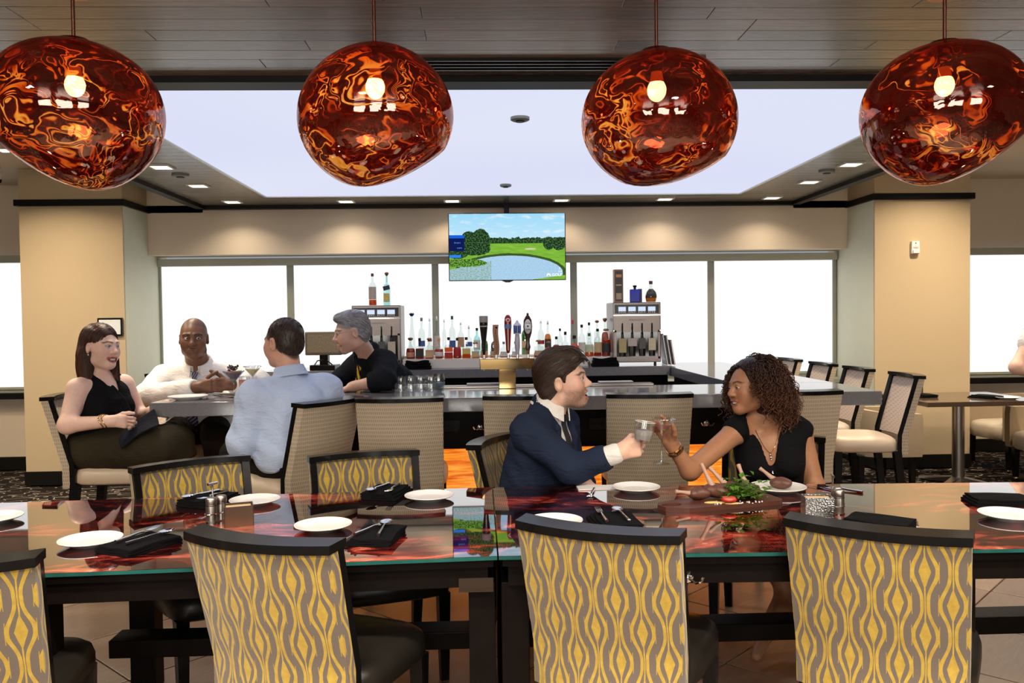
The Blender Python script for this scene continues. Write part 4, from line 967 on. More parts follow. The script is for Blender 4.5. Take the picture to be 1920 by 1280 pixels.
def strand_mesh(paths, radii, cols, name, root, seg=4):
    VV = []; FF = []; CC = []; b = 0
    for P, r, cl in zip(paths, radii, cols):
        P = np.asarray(P); n = len(P); T = np.gradient(P, axis=0); T /= np.linalg.norm(T, axis=1)[:, None]+1e-9
        A = np.cross(T, np.array([.3, .5, .8])); A /= np.linalg.norm(A, axis=1)[:, None]+1e-9; Bn = np.cross(T, A); rr = r*np.linspace(1, .55, n)
        for k in range(seg):
            a = 2*PI*k/seg; VV.append(P+(A*math.cos(a)+Bn*math.sin(a))*rr[:, None]); CC.append(np.repeat(cl[None] if np.ndim(cl) == 1 else cl, n if np.ndim(cl) == 1 else 1, 0))
        i = np.arange(n-1)
        for k in range(seg): k2 = (k+1) % seg; FF.append(np.stack([b+k*n+i, b+k2*n+i, b+k2*n+i+1, b+k*n+i+1], 1))
        b += seg*n
    return np_obj(name, np.concatenate(VV), np.concatenate(FF), M_hair, root, np.concatenate(CC))
def boxof(p, h): p = np.asarray(p); return (p-h, p+h)
def make_body(root, S, arms, legs, g=1.0, fem=False, hands=()):
    B = SDF(); torso(B, S, 0, fem, g); head(B, S)
    for (q, el, wr) in arms: limb(B, [q, el, wr], S.get('armr', (.052, .042, .030)))
    for (h_, kn, an, toe) in legs: limb(B, [h_, kn], (.085*S.get('b', 1.08), .058)); limb(B, [kn, an], (.056, .036)); B.cap(an, toe, .034, .024, .03)
    fine = [boxof(S['H'], .155*S['s'])]
    for h_ in hands: hand(B, *h_); fine.append(boxof(h_[0]+unit(h_[2])*.08*h_[4], .10))
    pts = np.array([S['P'], S['N'], S['SR'], S['SL'], S['H']]+[p for a in arms for p in a]+[p for l in legs for p in l]); lo, hi = pts.min(0)-.22, pts.max(0)+.22; lo[2] = max(lo[2], .002)
    V, F = B.mesh(lo, hi, .012, fine, S.get('res', .0033))
    o = np_obj('body', V, F, M_skin, root, paint(V, S)); face_bits(root, S); return B
def cloth_obj(root, name, Cs, mat, pts, step=.0085, pad=.2):
    pts = np.array(pts); lo, hi = pts.min(0)-pad, pts.max(0)+pad; lo[2] = max(lo[2], .002); V, F = Cs.mesh(lo, hi, step)
    return np_obj(name, V, F, mat, root)
def shoes(root, legs):
    for h_, kn, an, toe in legs:
        d = unit(toe-an); C = SDF(); C.cap(an+V3(0, 0, -.01), toe+d*.03, .046, .036, .02); C.cap(an-d*.02+V3(0, 0, -.03), an+V3(0, 0, -.03), .035, .035, .02); C.plane(an+V3(0, 0, .035), (0, 0, 1)); cloth_obj(root, 'shoe', C, M_shoe, [an, toe], .009, .1)
def tie(root, Cs, S, mat, z0, z1, wmax=.040, lat=0., name='tie', off=.004):
    """strip laid on the shirt front from the collar down"""
    R = basis(S['fwd'], S['N']-S['P']); up = unit(S['N']-S['P']); n = 16; pts = []
    for i in range(n+1):
        t = i/n; q = S['N']+up*(z0+(z1-z0)*t)+R[:, 0]*lat*t; pts.append(Cs.surf(q+R[:, 1]*.35, -R[:, 1], off))
    pts = np.array(pts); pts[1:-1] = (pts[:-2]+pts[1:-1]*2+pts[2:])/4
    def wd(t): return .014+(wmax-.014)*min(1, max(0, (t-.1)/.75)) if t > .09 else .020-.05*t
    def fn(u, v, w):
        i = min(int(v*n), n-1); f = v*n-i; p = pts[i]*(1-f)+pts[i+1]*f; hw = wd(v)*(1 if v < .93 else max(.02, (1-v)/.07)); return tuple(p+R[:, 0]*(u*2-1)*hw+R[:, 1]*(w*.010+(.010 if v < .09 else 0)-.004*abs(u*2-1)))
    m = MB(); slab(m, fn, 4, 32, lambda u, v, w: ((u-.5)*.08, v*.5)); m.build(name, mat, root, 40, True); return pts
def collar(root, S, mat, r=.062, h=.040, name='collar', gap=.35, drop=.030):
    """folded shirt collar around the neck"""
    up = unit(unit(S['N']-S['P'])*.45+unit(S['H']-S['N'])*.55); R = basis(S['fwd'], up); q = S['N']+up*.028
    def fn(u, v, w):
        a = gap+(2*PI-2*gap)*u; fr = max(0., math.cos(a))**2                       # 1 at the front
        rr = r+.006+.020*v+w*.005; z = h*(1-v)-(.012+drop*fr)*v-.018*max(0, math.cos(a))*(1-v)
        return tuple(q+up*z+R[:, 1]*(math.cos(a)*rr*1.08+.006*v*fr)+R[:, 0]*math.sin(a)*rr)
    m = MB(); slab(m, fn, 28, 4); m.build(name, mat, root, 50, True)
    m = MB(); slab(m, lambda u, v, w: tuple(q+up*(h*v-.03*(1-v)-.018*max(0, math.cos(.2+5.88*u))*v)+(R[:, 1]*math.cos(.2+5.88*u)*1.08+R[:, 0]*math.sin(.2+5.88*u))*(r+.003*w)), 28, 2); m.build('collar_band', mat, root, 50, True)
def comb(root, Hs, S, V, field, n, length, cols, name='hair_strands', steps=12, r=.0012, seed=0, lift=.0012):
    """thin strands combed along the hair volume"""
    c, R, s = S['H'], S['HR'], S['s']; rng = np.random.RandomState(seed); p = V[rng.choice(len(V), n)].copy(); P = [p.copy()]; ln = length*s*rng.uniform(.6, 1.2, (n, 1))/steps; jit = rng.randn(n, 3)*.10
    dsp, Hs.disp = Hs.disp, None
    for _ in range(steps):
        q = ((p-c) @ R)/s; d = field(q)+jit; d /= np.linalg.norm(d, axis=1)[:, None]; p = p+(d @ R.T)*ln
        e = Hs.ev(p); g = np.stack([Hs.ev(p+np.eye(3)[k]*.002)-e for k in range(3)], 1)/.002; g /= np.linalg.norm(g, axis=1)[:, None]+1e-6; off = np.clip(lift-e, -.012, .012); p = p+g*off[:, None]; P.append(p.copy())
    Hs.disp = dsp; P = np.stack(P, 1); a, b_ = np.array(cols[0]), np.array(cols[1]); k = rng.rand(n)
    return strand_mesh(list(P), [r*s*(.7+.6*rng.rand()) for _ in range(n)], [a*(1-t)+b_*t for t in k], name, root, 3)
PEOPLE = 'people in the bar'
def dirn(f, roll=0, up=(0, 0, 1)):
    R = basis_f(f, up); 
    if roll: c, s = math.cos(roll), math.sin(roll); R = R @ np.array([[c, 0, s], [0, 1, 0], [-s, 0, c]])
    return R
SK_W = (.78, .49, .37); SK_F = (.84, .56, .45); SK_D = (.15, .065, .034); SK_M = (.40, .19, .10)
# ---------------------------------------------------------------- man in the navy suit
def navy_man():
    S = dict(H=V3(.392, 4.02, 1.212), HR=dirn((.975, -.20, .10), .06), s=1.12, P=V3(.235, 4.13, .56), N=V3(.330, 4.035, 1.062), SR=V3(.225, 3.90, .985), SL=V3(.40, 4.19, .985), fwd=V3(.85, -.53, 0), b=1.1,
             armr=(.060, .048, .033), face=dict(skin=SK_W, mouth='open', brow=(.05, .025, .015), beard=(-.040, (.16, .075, .045), .75), nose=1.15, jaw=1.05, blush=.35, eye=.72, iris='brown', lip=(.50, .17, .14)))
    root = empty('person', 'laughing bearded man in a navy suit raising a tumbler at the table', 'person', (.25, 4.12, 0), 0, PEOPLE); 
    arms = [(S['SR'], V3(.405, 3.755, .835), V3(.598, 3.69, .915)), (S['SL'], V3(.45, 4.24, .77), V3(.52, 4.05, .68))]
    legs = [(V3(.25, 4.03, .55), V3(.66, 3.93, .54), V3(.70, 3.93, .10), V3(.84, 3.90, .05)), (V3(.28, 4.22, .55), V3(.68, 4.15, .54), V3(.62, 4.15, .10), V3(.76, 4.13, .05))]
    hn = [(arms[0][2], V3(-.1, -.1, 1), V3(.93, -.12, .28), V3(-.05, -1, -.05), 1.12, [(.95, .95, .5), (.95, 1.0, .5), (.95, 1.0, .55), (.95, 1.0, .6)], (.40, .55)), (arms[1][2], V3(0, -1, .2), V3(.9, .1, -.3), V3(.2, 0, 1), 1.1, RELAX)]
    make_body(root, S, arms, legs, 1.08, False, hn)
    R = basis(S['fwd'], S['N']-S['P']); up = R[:, 2]; f = R[:, 1]
    sh = SDF(); torso(sh, S, .008, False, 1.08); collar(root, S, M_whiteshirt, .064, .040)
    d = unit(arms[0][2]-arms[0][1]); sh.cap(arms[0][2]-d*.10, arms[0][2]-d*.012, .046, .045, .01)
    sh.plane(S['P']+up*.02, -up); cloth_obj(root, 'shirt', sh, M_whiteshirt, [S['P'], S['N'], S['SR'], S['SL'], arms[0][2]], .007, .16)
    tie(root, sh, S, M_tie_n, .012, -.40, .038)
    J = SDF(); torso(J, S, .024, False, 1.1)
    for q, el, wr in arms:
        d = unit(wr-el); J.cap(q, el, .082, .068, .04); J.cap(el, wr-d*.045, .068, .056, .02)
    J.cap(S['N']-up*.01-f*.02, S['N']+up*.03-f*.025, .075, .068, .03)
    J.disp = crease(.0052, .3)
    a = S['N']+up*.07+f*.07; b_ = S['P']+(S['N']-S['P'])*.34+f*.19
    J.cap(a, b_, .088, .006, .006, 's'); J.cap(S['N']+up*.055, S['N']+up*.2+f*.05, .075, .09, .008, 's')
    for i, (q, el, wr) in enumerate(arms): d = unit(wr-el); J.box(wr-d*.045+d*.1, (.1, .1, .1), basis_f(d, (0, 0, 1)), 0, .003, 's')
    for sx in (-1, 1):                                           # lapels
        t0 = S['N']+up*.02+R[:, 0]*sx*.07+f*.03; t1 = b_-f*.045+R[:, 0]*sx*.012
        pr = []; 
        for t in np.linspace(0, 1, 7): q = t0+(t1-t0)*t+R[:, 0]*sx*.022*math.sin(PI*t); pr.append(J.surf(q+f*.25, -f, 0))
        for i in range(6): J.cap(pr[i], pr[i+1], .011, .011, .006)
    cloth_obj(root, 'jacket', J, M_navy, [S['P'], S['N'], S['SR'], S['SL'], arms[0][1], arms[0][2], arms[1][1], arms[1][2]], .0075, .2)
    el, wr = arms[0][1], arms[0][2]; d = unit(wr-el)
    for k in range(4): q = wr-d*(.065+.017*k)+V3(.0, -.054, -.026); MB().ball(tuple(q), .0055, 8, 6).build('cuff_button', M_black, root, 60)
    T = SDF()
    for h_, kn, an, toe in legs: T.cap(h_, kn, .105, .075, .04); T.cap(kn, an, .075, .058, .03)
    T.ell(S['P'], (.19, .16, .12), R, .05); cloth_obj(root, 'trousers', T, M_navy, [S['P']]+[p for l in legs for p in l[:3]], .012, .16); shoes(root, legs)
    def hp(Hs, L, E, C):
        E((0, -.022, .046), (.083, .103, .086)); E((0, -.05, .0), (.080, .072, .075)); C((-.03, .05, .10), (.03, .05, .10), .030, .030, .03); C((-.035, .075, .085), (.04, .07, .088), .022, .022, .02); E((0, .0, .105), (.06, .075, .035), .03)
        for q in (-1, 1): C((q*.073, .012, .03), (q*.072, .014, -.022), .009, .005, .01); C((q*.05, -.07, -.04), (q*.03, -.075, -.085), .03, .02, .02)
        E((0, .095, -.02), (.085, .055, .082), .012, 's'); E((0, .09, -.01), (.06, .05, .072), .01, 's')
        for q in (-1, 1): E((q*.085, .0, -.048), (.03, .036, .050), .008, 's'); E((q*.088, -.008, -.005), (.022, .022, .03), .006, 's')
    Hs, HV = hair_sdf(root, S, hp, (.014, .008, .006), (.045, .024, .016), .0046, .0010, 120, (1, -.25, .35))
    def fld(q): return np.stack([q[:, 0]*1.5, -1.0+0*q[:, 0], -.25-3.0*np.clip(-q[:, 1], 0, .1)-2.5*np.clip(np.abs(q[:, 0])-.05, 0, .05)*10*.3], 1)
    comb(root, Hs, S, HV, fld, 2200, .075, ((.012, .007, .006), (.085, .045, .028)), seed=3)
    rng = np.random.RandomState(4); paths = []; c, R2, s = S['H'], S['HR'], S['s']
    for k in range(46):
        x0 = -.055+.0024*k; t = np.linspace(0, 1, 9)[:, None]; pl = np.array([x0, .0+.01*rng.randn(), .125-.35*abs(x0-.0)**1.5])+t*np.array([.02*rng.randn()*.5, .085, -.004])+np.sin(t*PI)*np.array([0, 0, .018])+t**3*np.array([.006*rng.randn(), .018, -.035-.02*rng.rand()]); paths.append(c+(pl @ R2.T)*s)
    for k in range(5): t = np.linspace(0, 1, 10)[:, None]; pl = np.array([.005+.012*k, .095, .095])+t*np.array([.012, .012, -.055+.006*k])+np.sin(t*2.6)*np.array([.0, .022, .0]); paths.append(c+(pl @ R2.T)*s)
    strand_mesh(paths, [.0035]*len(paths), [np.array((.03, .016, .012))*(.7+.9*rng.rand()) for _ in paths], 'fringe', root)
navy_man()
# ---------------------------------------------------------------- woman with curly hair
def curly_woman():
    S = dict(H=V3(1.290, 4.02, 1.165), HR=dirn((-.96, -.26, -.02), .10), s=1.03, P=V3(1.43, 4.12, .55), N=V3(1.372, 4.065, 1.005), SR=V3(1.215, 4.0, .955), SL=V3(1.545, 4.05, .940), fwd=V3(-.22, -.97, 0), b=1.06,
             armr=(.052, .042, .028), face=dict(skin=SK_M, fem=1, browr=.0034, mouth='smile', brow=(.02, .010, .006), nose=1.0, jaw=.95, blush=.35, blushc=(.30, .09, .05), lip=(.30, .06, .05), eye=.45, gaze=(0, 1, -.3)))
    root = empty('person', 'smiling woman with dark curly hair in a black sleeveless dress holding a martini', 'person', (1.43, 4.12, 0), 0, PEOPLE)
    arms = [(S['SR'], V3(.955, 3.85, .800), V3(.862, 3.80, .925)), (S['SL'], V3(1.60, 4.01, .68), V3(1.50, 3.84, .615))]
    legs = [(V3(1.36, 4.08, .53), V3(1.22, 3.72, .54), V3(1.42, 3.62, .11), V3(1.38, 3.50, .05)), (V3(1.52, 4.08, .53), V3(1.48, 3.68, .54), V3(1.24, 3.66, .12), V3(1.16, 3.55, .06))]
    hn = [(arms[0][2], V3(.66, -.62, .30), V3(-.48, -.22, .82), V3(.55, .78, .25), 1.03, [(.10, .25, .2), (.35, .5, .3), (.6, .7, .4), (.75, .8, .4)], (.85, .30), .09), (arms[1][2], V3(-1, 0, .2), V3(-.6, -.7, -.2), V3(0, 0, 1), 1.0, RELAX)]
    make_body(root, S, arms, legs, .98, True, hn)
    R = basis(S['fwd'], S['N']-S['P']); up = R[:, 2]; f = R[:, 1]
    D = SDF(); torso(D, S, .010, True, 1.0, top=False)
    D.cap(S['N']+R[:, 0]*.085-up*.01, S['SR']+up*.004, .062, .064, .03); D.cap(S['N']-R[:, 0]*.085-up*.01, S['SL']+up*.004, .062, .064, .03)
    for h_, kn, an, toe in legs: D.cap(h_, kn*.85+h_*.15, .098, .078, .05)
    D.disp = crease(.002, 1.)
    D.cap(S['N']+up*.03+f*.06, S['N']-up*.185+f*.17, .088, .012, .006, 's'); D.cap(S['N'], S['N']+up*.12, .062, .075, .01, 's')
    D.plane(S['SR']-R[:, 0]*-.035, R[:, 0]*-1*-1+V3(0, 0, .0), .01) if False else None
    for q, sgn in ((S['SR'], 1), (S['SL'], -1)): D.ell(q+R[:, 0]*sgn*.080-up*.085, (.045, .14, .10), R, .01, 's')
    cloth_obj(root, 'dress', D, M_blackdress, [S['P'], S['N'], S['SR'], S['SL']]+[l[1] for l in legs], .007, .17)
    zt = D.surf(S['N']-up*.20+f*.4, -f, .003); pts = [tuple(D.surf(S['N']-up*(.205+.02*i)+f*.4, -f, .002)) for i in range(13)]
    MB().tube(pts, .0032, 6).build('zip', M_steel, root, 60); MB().tube([pts[0], tuple(np.array(pts[0])-up*.02-V3(0, .004, 0)), tuple(np.array(pts[0])-up*.04-V3(0, .003, 0))], [.004, .009, .005], 8).build('zip_pull', M_chrome, root, 50)
    Bd = SDF(); torso(Bd, S, .002, True, .98); ch = []
    for k in range(17): t = k/16*2-1; q = S['N']+R[:, 0]*t*.055-up*(.02+.105*(1-abs(t)**1.5)); ch.append(tuple(Bd.surf(q+f*.3, -f, .001)))
    MB().tube(ch, .0012, 5).build('necklace', M_gold, root, 60); mp = np.array(ch[8]); pm_ = MB()
    for k in range(3): pm_.ball(tuple(mp-up*(.008+.012*k)+f*.002), .0058, 10, 8)
    pm_.build('pendant_charm', M_chrome, root, 60)
    el, wr = arms[0][1], arms[0][2]; d = unit(wr-el); A = basis_f(d, (0, 0, 1)); w0 = wr-d*.032
    MB().tube([tuple(w0+(A[:, 0]*math.cos(a)+A[:, 2]*math.sin(a))*.034) for a in np.linspace(0, 2*PI, 24, endpoint=False)], .0075, 6, closed=True).build('watch_band', plain('bronze_band', (.30, .16, .07), .3, .9), root, 60)
    MB().tube([tuple(w0+d*.018+(A[:, 0]*math.cos(a)+A[:, 2]*math.sin(a))*.036) for a in np.linspace(0, 2*PI, 24, endpoint=False)], .0028, 6, closed=True).build('bracelet', M_gold, root, 60)
    MB().box(-.012, .012, -.004, .006, -.014, .014, M=Matrix([[*A[i], (w0-A[:, 0]*0+V3(0, -.036, 0))[i]] for i in range(3)]+[[0, 0, 0, 1]]), ch=.003).build('watch', M_gold, root)
    # corkscrew curls
    c, R2, s = S['H'], S['HR'], S['s']; rng = np.random.RandomState(2); paths = []; rad = []; cols = []
    while len(paths) < 1300:
        v = rng.randn(3); v /= np.linalg.norm(v)
        if v[2] < -.5: continue
        if v[1] > .40 and v[2] < .45: continue
        if v[1] > .78: continue
        p = np.array([0, -.018, .035])+v*np.array([.076, .092, .084]); ln = rng.uniform(.15, .225)*(1.0-.15*max(v[1], 0)); n = 22; q = p.copy(); dd = (v*np.array([1.0, .8, .7])+np.array([0, -.45, .0])) if v[1] < .15 else np.array([math.copysign(.9, v[0]+.25), .10-.35*rng.rand(), .35]); dd /= np.linalg.norm(dd); P = []
        g = (R2.T @ np.array([.10 if v[1] < .15 else -.02, .03, -1.0]))
        for i in range(n):
            P.append(q.copy()); t = i/n; dd = dd+g*.17*(1 if t < .6 else .6)+rng.randn(3)*.05; dd /= np.linalg.norm(dd); q = q+dd*ln/n*1.15
            e = (q-np.array([0, -.018, .03]))/np.array([.088, .105, .096]); le = np.linalg.norm(e)
            if le < 1: q = np.array([0, -.018, .03])+e/le*np.array([.088, .105, .096])
            if q[1] > .052 and q[2] < .085: q[1] -= (q[1]-.052)*.6
            if q[1] > .0 and q[2] < .08: q[0] = math.copysign(max(abs(q[0]), .080), q[0])
        P = np.array(P); T = np.gradient(P, axis=0); T /= np.linalg.norm(T, axis=1)[:, None]; A_ = np.cross(T, [0, .3, 1]); A_ /= np.linalg.norm(A_, axis=1)[:, None]+1e-9; B_ = np.cross(T, A_)
        m = 66; tt = np.linspace(0, n-1, m); Pi = np.stack([np.interp(tt, np.arange(n), P[:, k]) for k in range(3)], 1); Ai = np.stack([np.interp(tt, np.arange(n), A_[:, k]) for k in range(3)], 1); Bi = np.stack([np.interp(tt, np.arange(n), B_[:, k]) for k in range(3)], 1)
        ph = rng.rand()*6.28; w_ = np.linspace(.2, 1, m)[:, None]*rng.uniform(.006, .0105); an = (np.linspace(0, 2*PI*rng.uniform(4, 6.5), m)+ph)[:, None]
        Pi = Pi+(Ai*np.cos(an)+Bi*np.sin(an))*w_
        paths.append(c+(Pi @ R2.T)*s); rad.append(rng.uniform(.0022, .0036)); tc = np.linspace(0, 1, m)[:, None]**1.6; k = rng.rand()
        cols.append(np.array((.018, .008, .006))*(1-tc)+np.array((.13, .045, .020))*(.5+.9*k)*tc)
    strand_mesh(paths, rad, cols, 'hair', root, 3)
    def hp(Hs, L, E, C):
        E((0, -.020, .048), (.086, .104, .090)); E((0, -.06, -.02), (.095, .08, .12)); E((0, .098, -.005), (.09, .074, .122), .01, 's')
    hair_sdf(root, S, hp, (.010, .005, .004), (.03, .013, .008), .006, .002, 90, name='hair_base')
curly_woman()
# ---------------------------------------------------------------- brunette in black at the counter end
def brunette():
    S = dict(H=V3(-2.262, 5.2, 1.368), HR=dirn((.90, -.42, -.02), -.05), s=1.10, P=V3(-2.315, 5.25, .76), N=V3(-2.29, 5.235, 1.178), SR=V3(-2.355, 5.09, 1.125), SL=V3(-2.21, 5.38, 1.125), fwd=V3(.90, -.42, 0), b=1.10,
             armr=(.060, .048, .031), face=dict(skin=SK_F, fem=1, browr=.0034, mouth='smile', brow=(.07, .035, .02), nose=1.0, jaw=1.0, blush=.4, lip=(.42, .05, .05), lipa=.95, eye=.75, iris='blue', gaze=(-.15, 1, 0)))
    root = empty('person', 'smiling brunette woman in black sitting at the left end of the bar', 'person', (-2.3, 5.24, 0), 0, PEOPLE)
    arms = [(S['SR'], V3(-2.375, 4.99, .925), V3(-2.125, 4.965, .945)), (S['SL'], V3(-2.13, 5.42, .92), V3(-2.00, 5.30, .965))]
    legs = [(V3(-2.29, 5.16, .75), V3(-1.85, 5.02, .77), V3(-1.72, 5.0, .36), V3(-1.60, 4.97, .28)), (V3(-2.25, 5.33, .75), V3(-1.83, 5.22, .79), V3(-1.76, 5.2, .36), V3(-1.64, 5.18, .28))]
    hn = [(arms[0][2], V3(.1, -.25, 1), V3(.96, .1, -.05), V3(0, -.9, .35), 1.02, [(.5, .9, .5), (.6, .95, .5), (.7, 1.0, .5), (.8, 1.0, .5)], (.7, .35)), (arms[1][2], V3(.1, .2, 1), V3(.95, -.2, .0), V3(.1, .9, .3), 1.0, RELAX)]
    make_body(root, S, arms, legs, 1.06, True, hn)
    R = basis(S['fwd'], S['N']-S['P']); up = R[:, 2]; f = R[:, 1]
    D = SDF(); torso(D, S, .012, True, 1.08, top=False); D.cap(S['N']+R[:, 0]*.07-up*.01, S['SR']+up*.012, .045, .045, .03); D.cap(S['N']-R[:, 0]*.07-up*.01, S['SL']+up*.012, .045, .045, .03)
    D.disp = crease(.003, 2.); D.cap(S['N']+up*.06+f*.03, S['N']-up*.09+f*.14, .072, .02, .008, 's')
    for q, sgn in ((S['SR'], 1), (S['SL'], -1)): D.ell(q+R[:, 0]*sgn*.085-up*.035, (.060, .14, .14), R, .01, 's')
    rf = [S['N']-up*.05+f*.10+R[:, 0]*.03, S['N']-up*.12+f*.17+R[:, 0]*.02, S['N']-up*.20+f*.20, S['N']-up*.27+f*.21-R[:, 0]*.02]
    for k, sft in enumerate((-.03, 0, .03)): D.chain([q+R[:, 0]*sft for q in rf], [.016, .022, .024, .010], .008)
    cloth_obj(root, 'blouse', D, M_blackdress, [S['P'], S['N'], S['SR'], S['SL']], .007, .2)
    K = SDF(); K.ell(S['P']+V3(0, 0, .0), (.20, .17, .13), R, .04)
    for h_, kn, an, toe in legs: K.cap(h_, kn, .125, .100, .09)
    K.cap((legs[0][0]+legs[1][0])/2, (legs[0][1]+legs[1][1])/2, .12, .10, .08); K.cap((legs[0][1]+legs[1][1])/2, (legs[0][1]+legs[1][1])/2+V3(.04, 0, -.10), .10, .12, .06); K.disp = crease(.004, 3.); kn = (legs[0][1]+legs[1][1])/2
    K.plane(kn+V3(.06, 0, -.12), V3(.55, 0, -.8), .01)
    cloth_obj(root, 'skirt', K, M_olive, [S['P'], legs[0][1], legs[1][1]], .009, .24); shoes(root, legs)
    w0 = arms[0][2]-V3(.02, 0, 0)
    for k, rr in ((0, .036), (1, .039)): MB().tube([tuple(w0+V3(-.018*k, 0, 0)+V3(.012*math.sin(a*2), math.cos(a)*rr, math.sin(a)*rr)) for a in np.linspace(0, 2*PI, 24, endpoint=False)], .0035, 6, closed=True).build('bracelet', M_gold, root, 60)
    c, R2, s = S['H'], S['HR'], S['s']
    for q in (1, -1): MB().ball(tuple(c+R2 @ (np.array([q*.078, -.006, -.046])*s)), .0065, 10, 8).build('earring', M_chrome, root, 60)
    MB().tube([tuple(SDF().cap(S['N'], S['N']+up*.03, .055, .052).surf(S['N']+up*.0+(R[:, 0]*math.cos(a)+f*math.sin(a))*.3-up*.02*math.sin(a), -(R[:, 0]*math.cos(a)+f*math.sin(a)), .002)) for a in np.linspace(0, 2*PI, 20, endpoint=False)], .003, 6, closed=True).build('necklace', M_black, root, 60)
    def hp(Hs, L, E, C):
        E((0, -.022, .042), (.085, .105, .089)); E((0, -.055, -.015), (.085, .075, .10)); E((0, -.075, -.10), (.078, .055, .11), .03); 
        C((.06, -.05, -.05), (.066, -.02, -.19), .038, .028, .03); C((-.06, -.05, -.05), (-.07, -.01, -.20), .038, .030, .03); C((0, -.09, -.10), (.0, -.09, -.22), .05, .035, .04); C((-.072, .02, .0), (-.082, .035, -.18), .018, .014, .02)
        E((0, .098, -.03), (.072, .058, .090), .014, 's'); E((.01, .09, .0), (.052, .05, .066), .01, 's'); E((.088, .014, -.02), (.026, .034, .05), .01, 's')
    Hs, HV = hair_sdf(root, S, hp, (.022, .009, .006), (.060, .024, .014), .0052, .0012, 110, (.9, .75, .12), .26)
    def fld(q): tp = np.clip((q[:, 2]-.04)/.08, 0, 1); return np.stack([np.sign(q[:, 0]-.02)*1.0*tp, -.5*tp-.05, -1+.75*tp], 1)
    comb(root, Hs, S, HV, fld, 2300, .13, ((.020, .008, .005), (.13, .050, .028)), seed=5)
brunette()
# ---------------------------------------------------------------- man in white shirt
def white_man():
    S = dict(H=V3(-1.938, 5.88, 1.398), HR=dirn((.22, -.97, -.03), .0), s=1.16, P=V3(-1.97, 6.12, .78), N=V3(-1.945, 5.985, 1.188), SR=V3(-2.17, 5.97, 1.12), SL=V3(-1.72, 6.03, 1.12), fwd=V3(.10, -.99, 0), b=1.16,
             armr=(.068, .056, .036), face=dict(skin=SK_D, mouth='closed', brow=(.012, .006, .004), nose=1.0, jaw=1.10, neck=1.15, blush=.1, lip=(.17, .06, .05), lipa=.6, eye=.86, gaze=(-.35, 1, 0), scalp=(.06, (.045, .022, .013), .6)))
    root = empty('person', 'bald man in a white shirt and striped tie leaning on the bar', 'person', (-1.97, 6.12, 0), 0, PEOPLE)
    arms = [(S['SR'], V3(-2.215, 5.75, 1.015), V3(-1.83, 5.60, 1.085)), (S['SL'], V3(-1.50, 5.86, 1.085), V3(-1.63, 5.64, 1.095))]
    legs = [(V3(-2.07, 6.05, .76), V3(-2.03, 5.62, .76), V3(-1.95, 5.60, .33), V3(-1.93, 5.46, .28)), (V3(-1.87, 6.05, .76), V3(-1.74, 5.66, .76), V3(-1.72, 5.66, .33), V3(-1.71, 5.52, .28))]
    hn = [(arms[0][2], V3(-.1, .2, 1), V3(.93, -.22, .08), V3(-.15, -.95, .15), 1.15, [(.5, .6, .3)]*4, (.8, .2)), (arms[1][2], V3(.1, .2, 1), V3(-.85, -.5, .05), V3(.3, -.9, .3), 1.15, [(.5, .6, .3)]*4, (.8, .2))]
    make_body(root, S, arms, legs, 1.25, False, hn)
    R = basis(S['fwd'], S['N']-S['P']); up = R[:, 2]; f = R[:, 1]
    sh = SDF(); torso(sh, S, .014, False, 1.28); collar(root, S, M_whiteshirt, .078, .044)
    for q, el, wr in arms: d = unit(wr-el); sh.cap(q, el, .095, .086, .05); sh.cap(el, wr-d*.02, .086, .058, .03)
    sh.disp = crease(.0066, 5.)
    for q, el, wr in arms: d = unit(wr-el); sh.box(wr-d*.015+d*.1, (.09, .1, .09), basis_f(d, (0, 0, 1)), 0, .003, 's')
    sh.plane(S['P']-up*.02, -up)
    cloth_obj(root, 'shirt', sh, M_whiteshirt, [S['P'], S['N'], S['SR'], S['SL']]+[p for a in arms for p in a[1:]], .008, .2)
    TS = SDF(); torso(TS, S, .016, False, 1.28); tp = tie(root, TS, S, M_tie_w, .012, -.40, .046, .03)
    T = SDF(); T.ell(S['P'], (.22, .19, .13), R, .05)
    for h_, kn, an, toe in legs: T.cap(h_, kn, .115, .088, .05); T.cap(kn, an, .088, .062, .03)
    cloth_obj(root, 'trousers', T, M_trouser, [S['P']]+[p for l in legs for p in l[:3]], .012, .18); shoes(root, legs)
white_man()
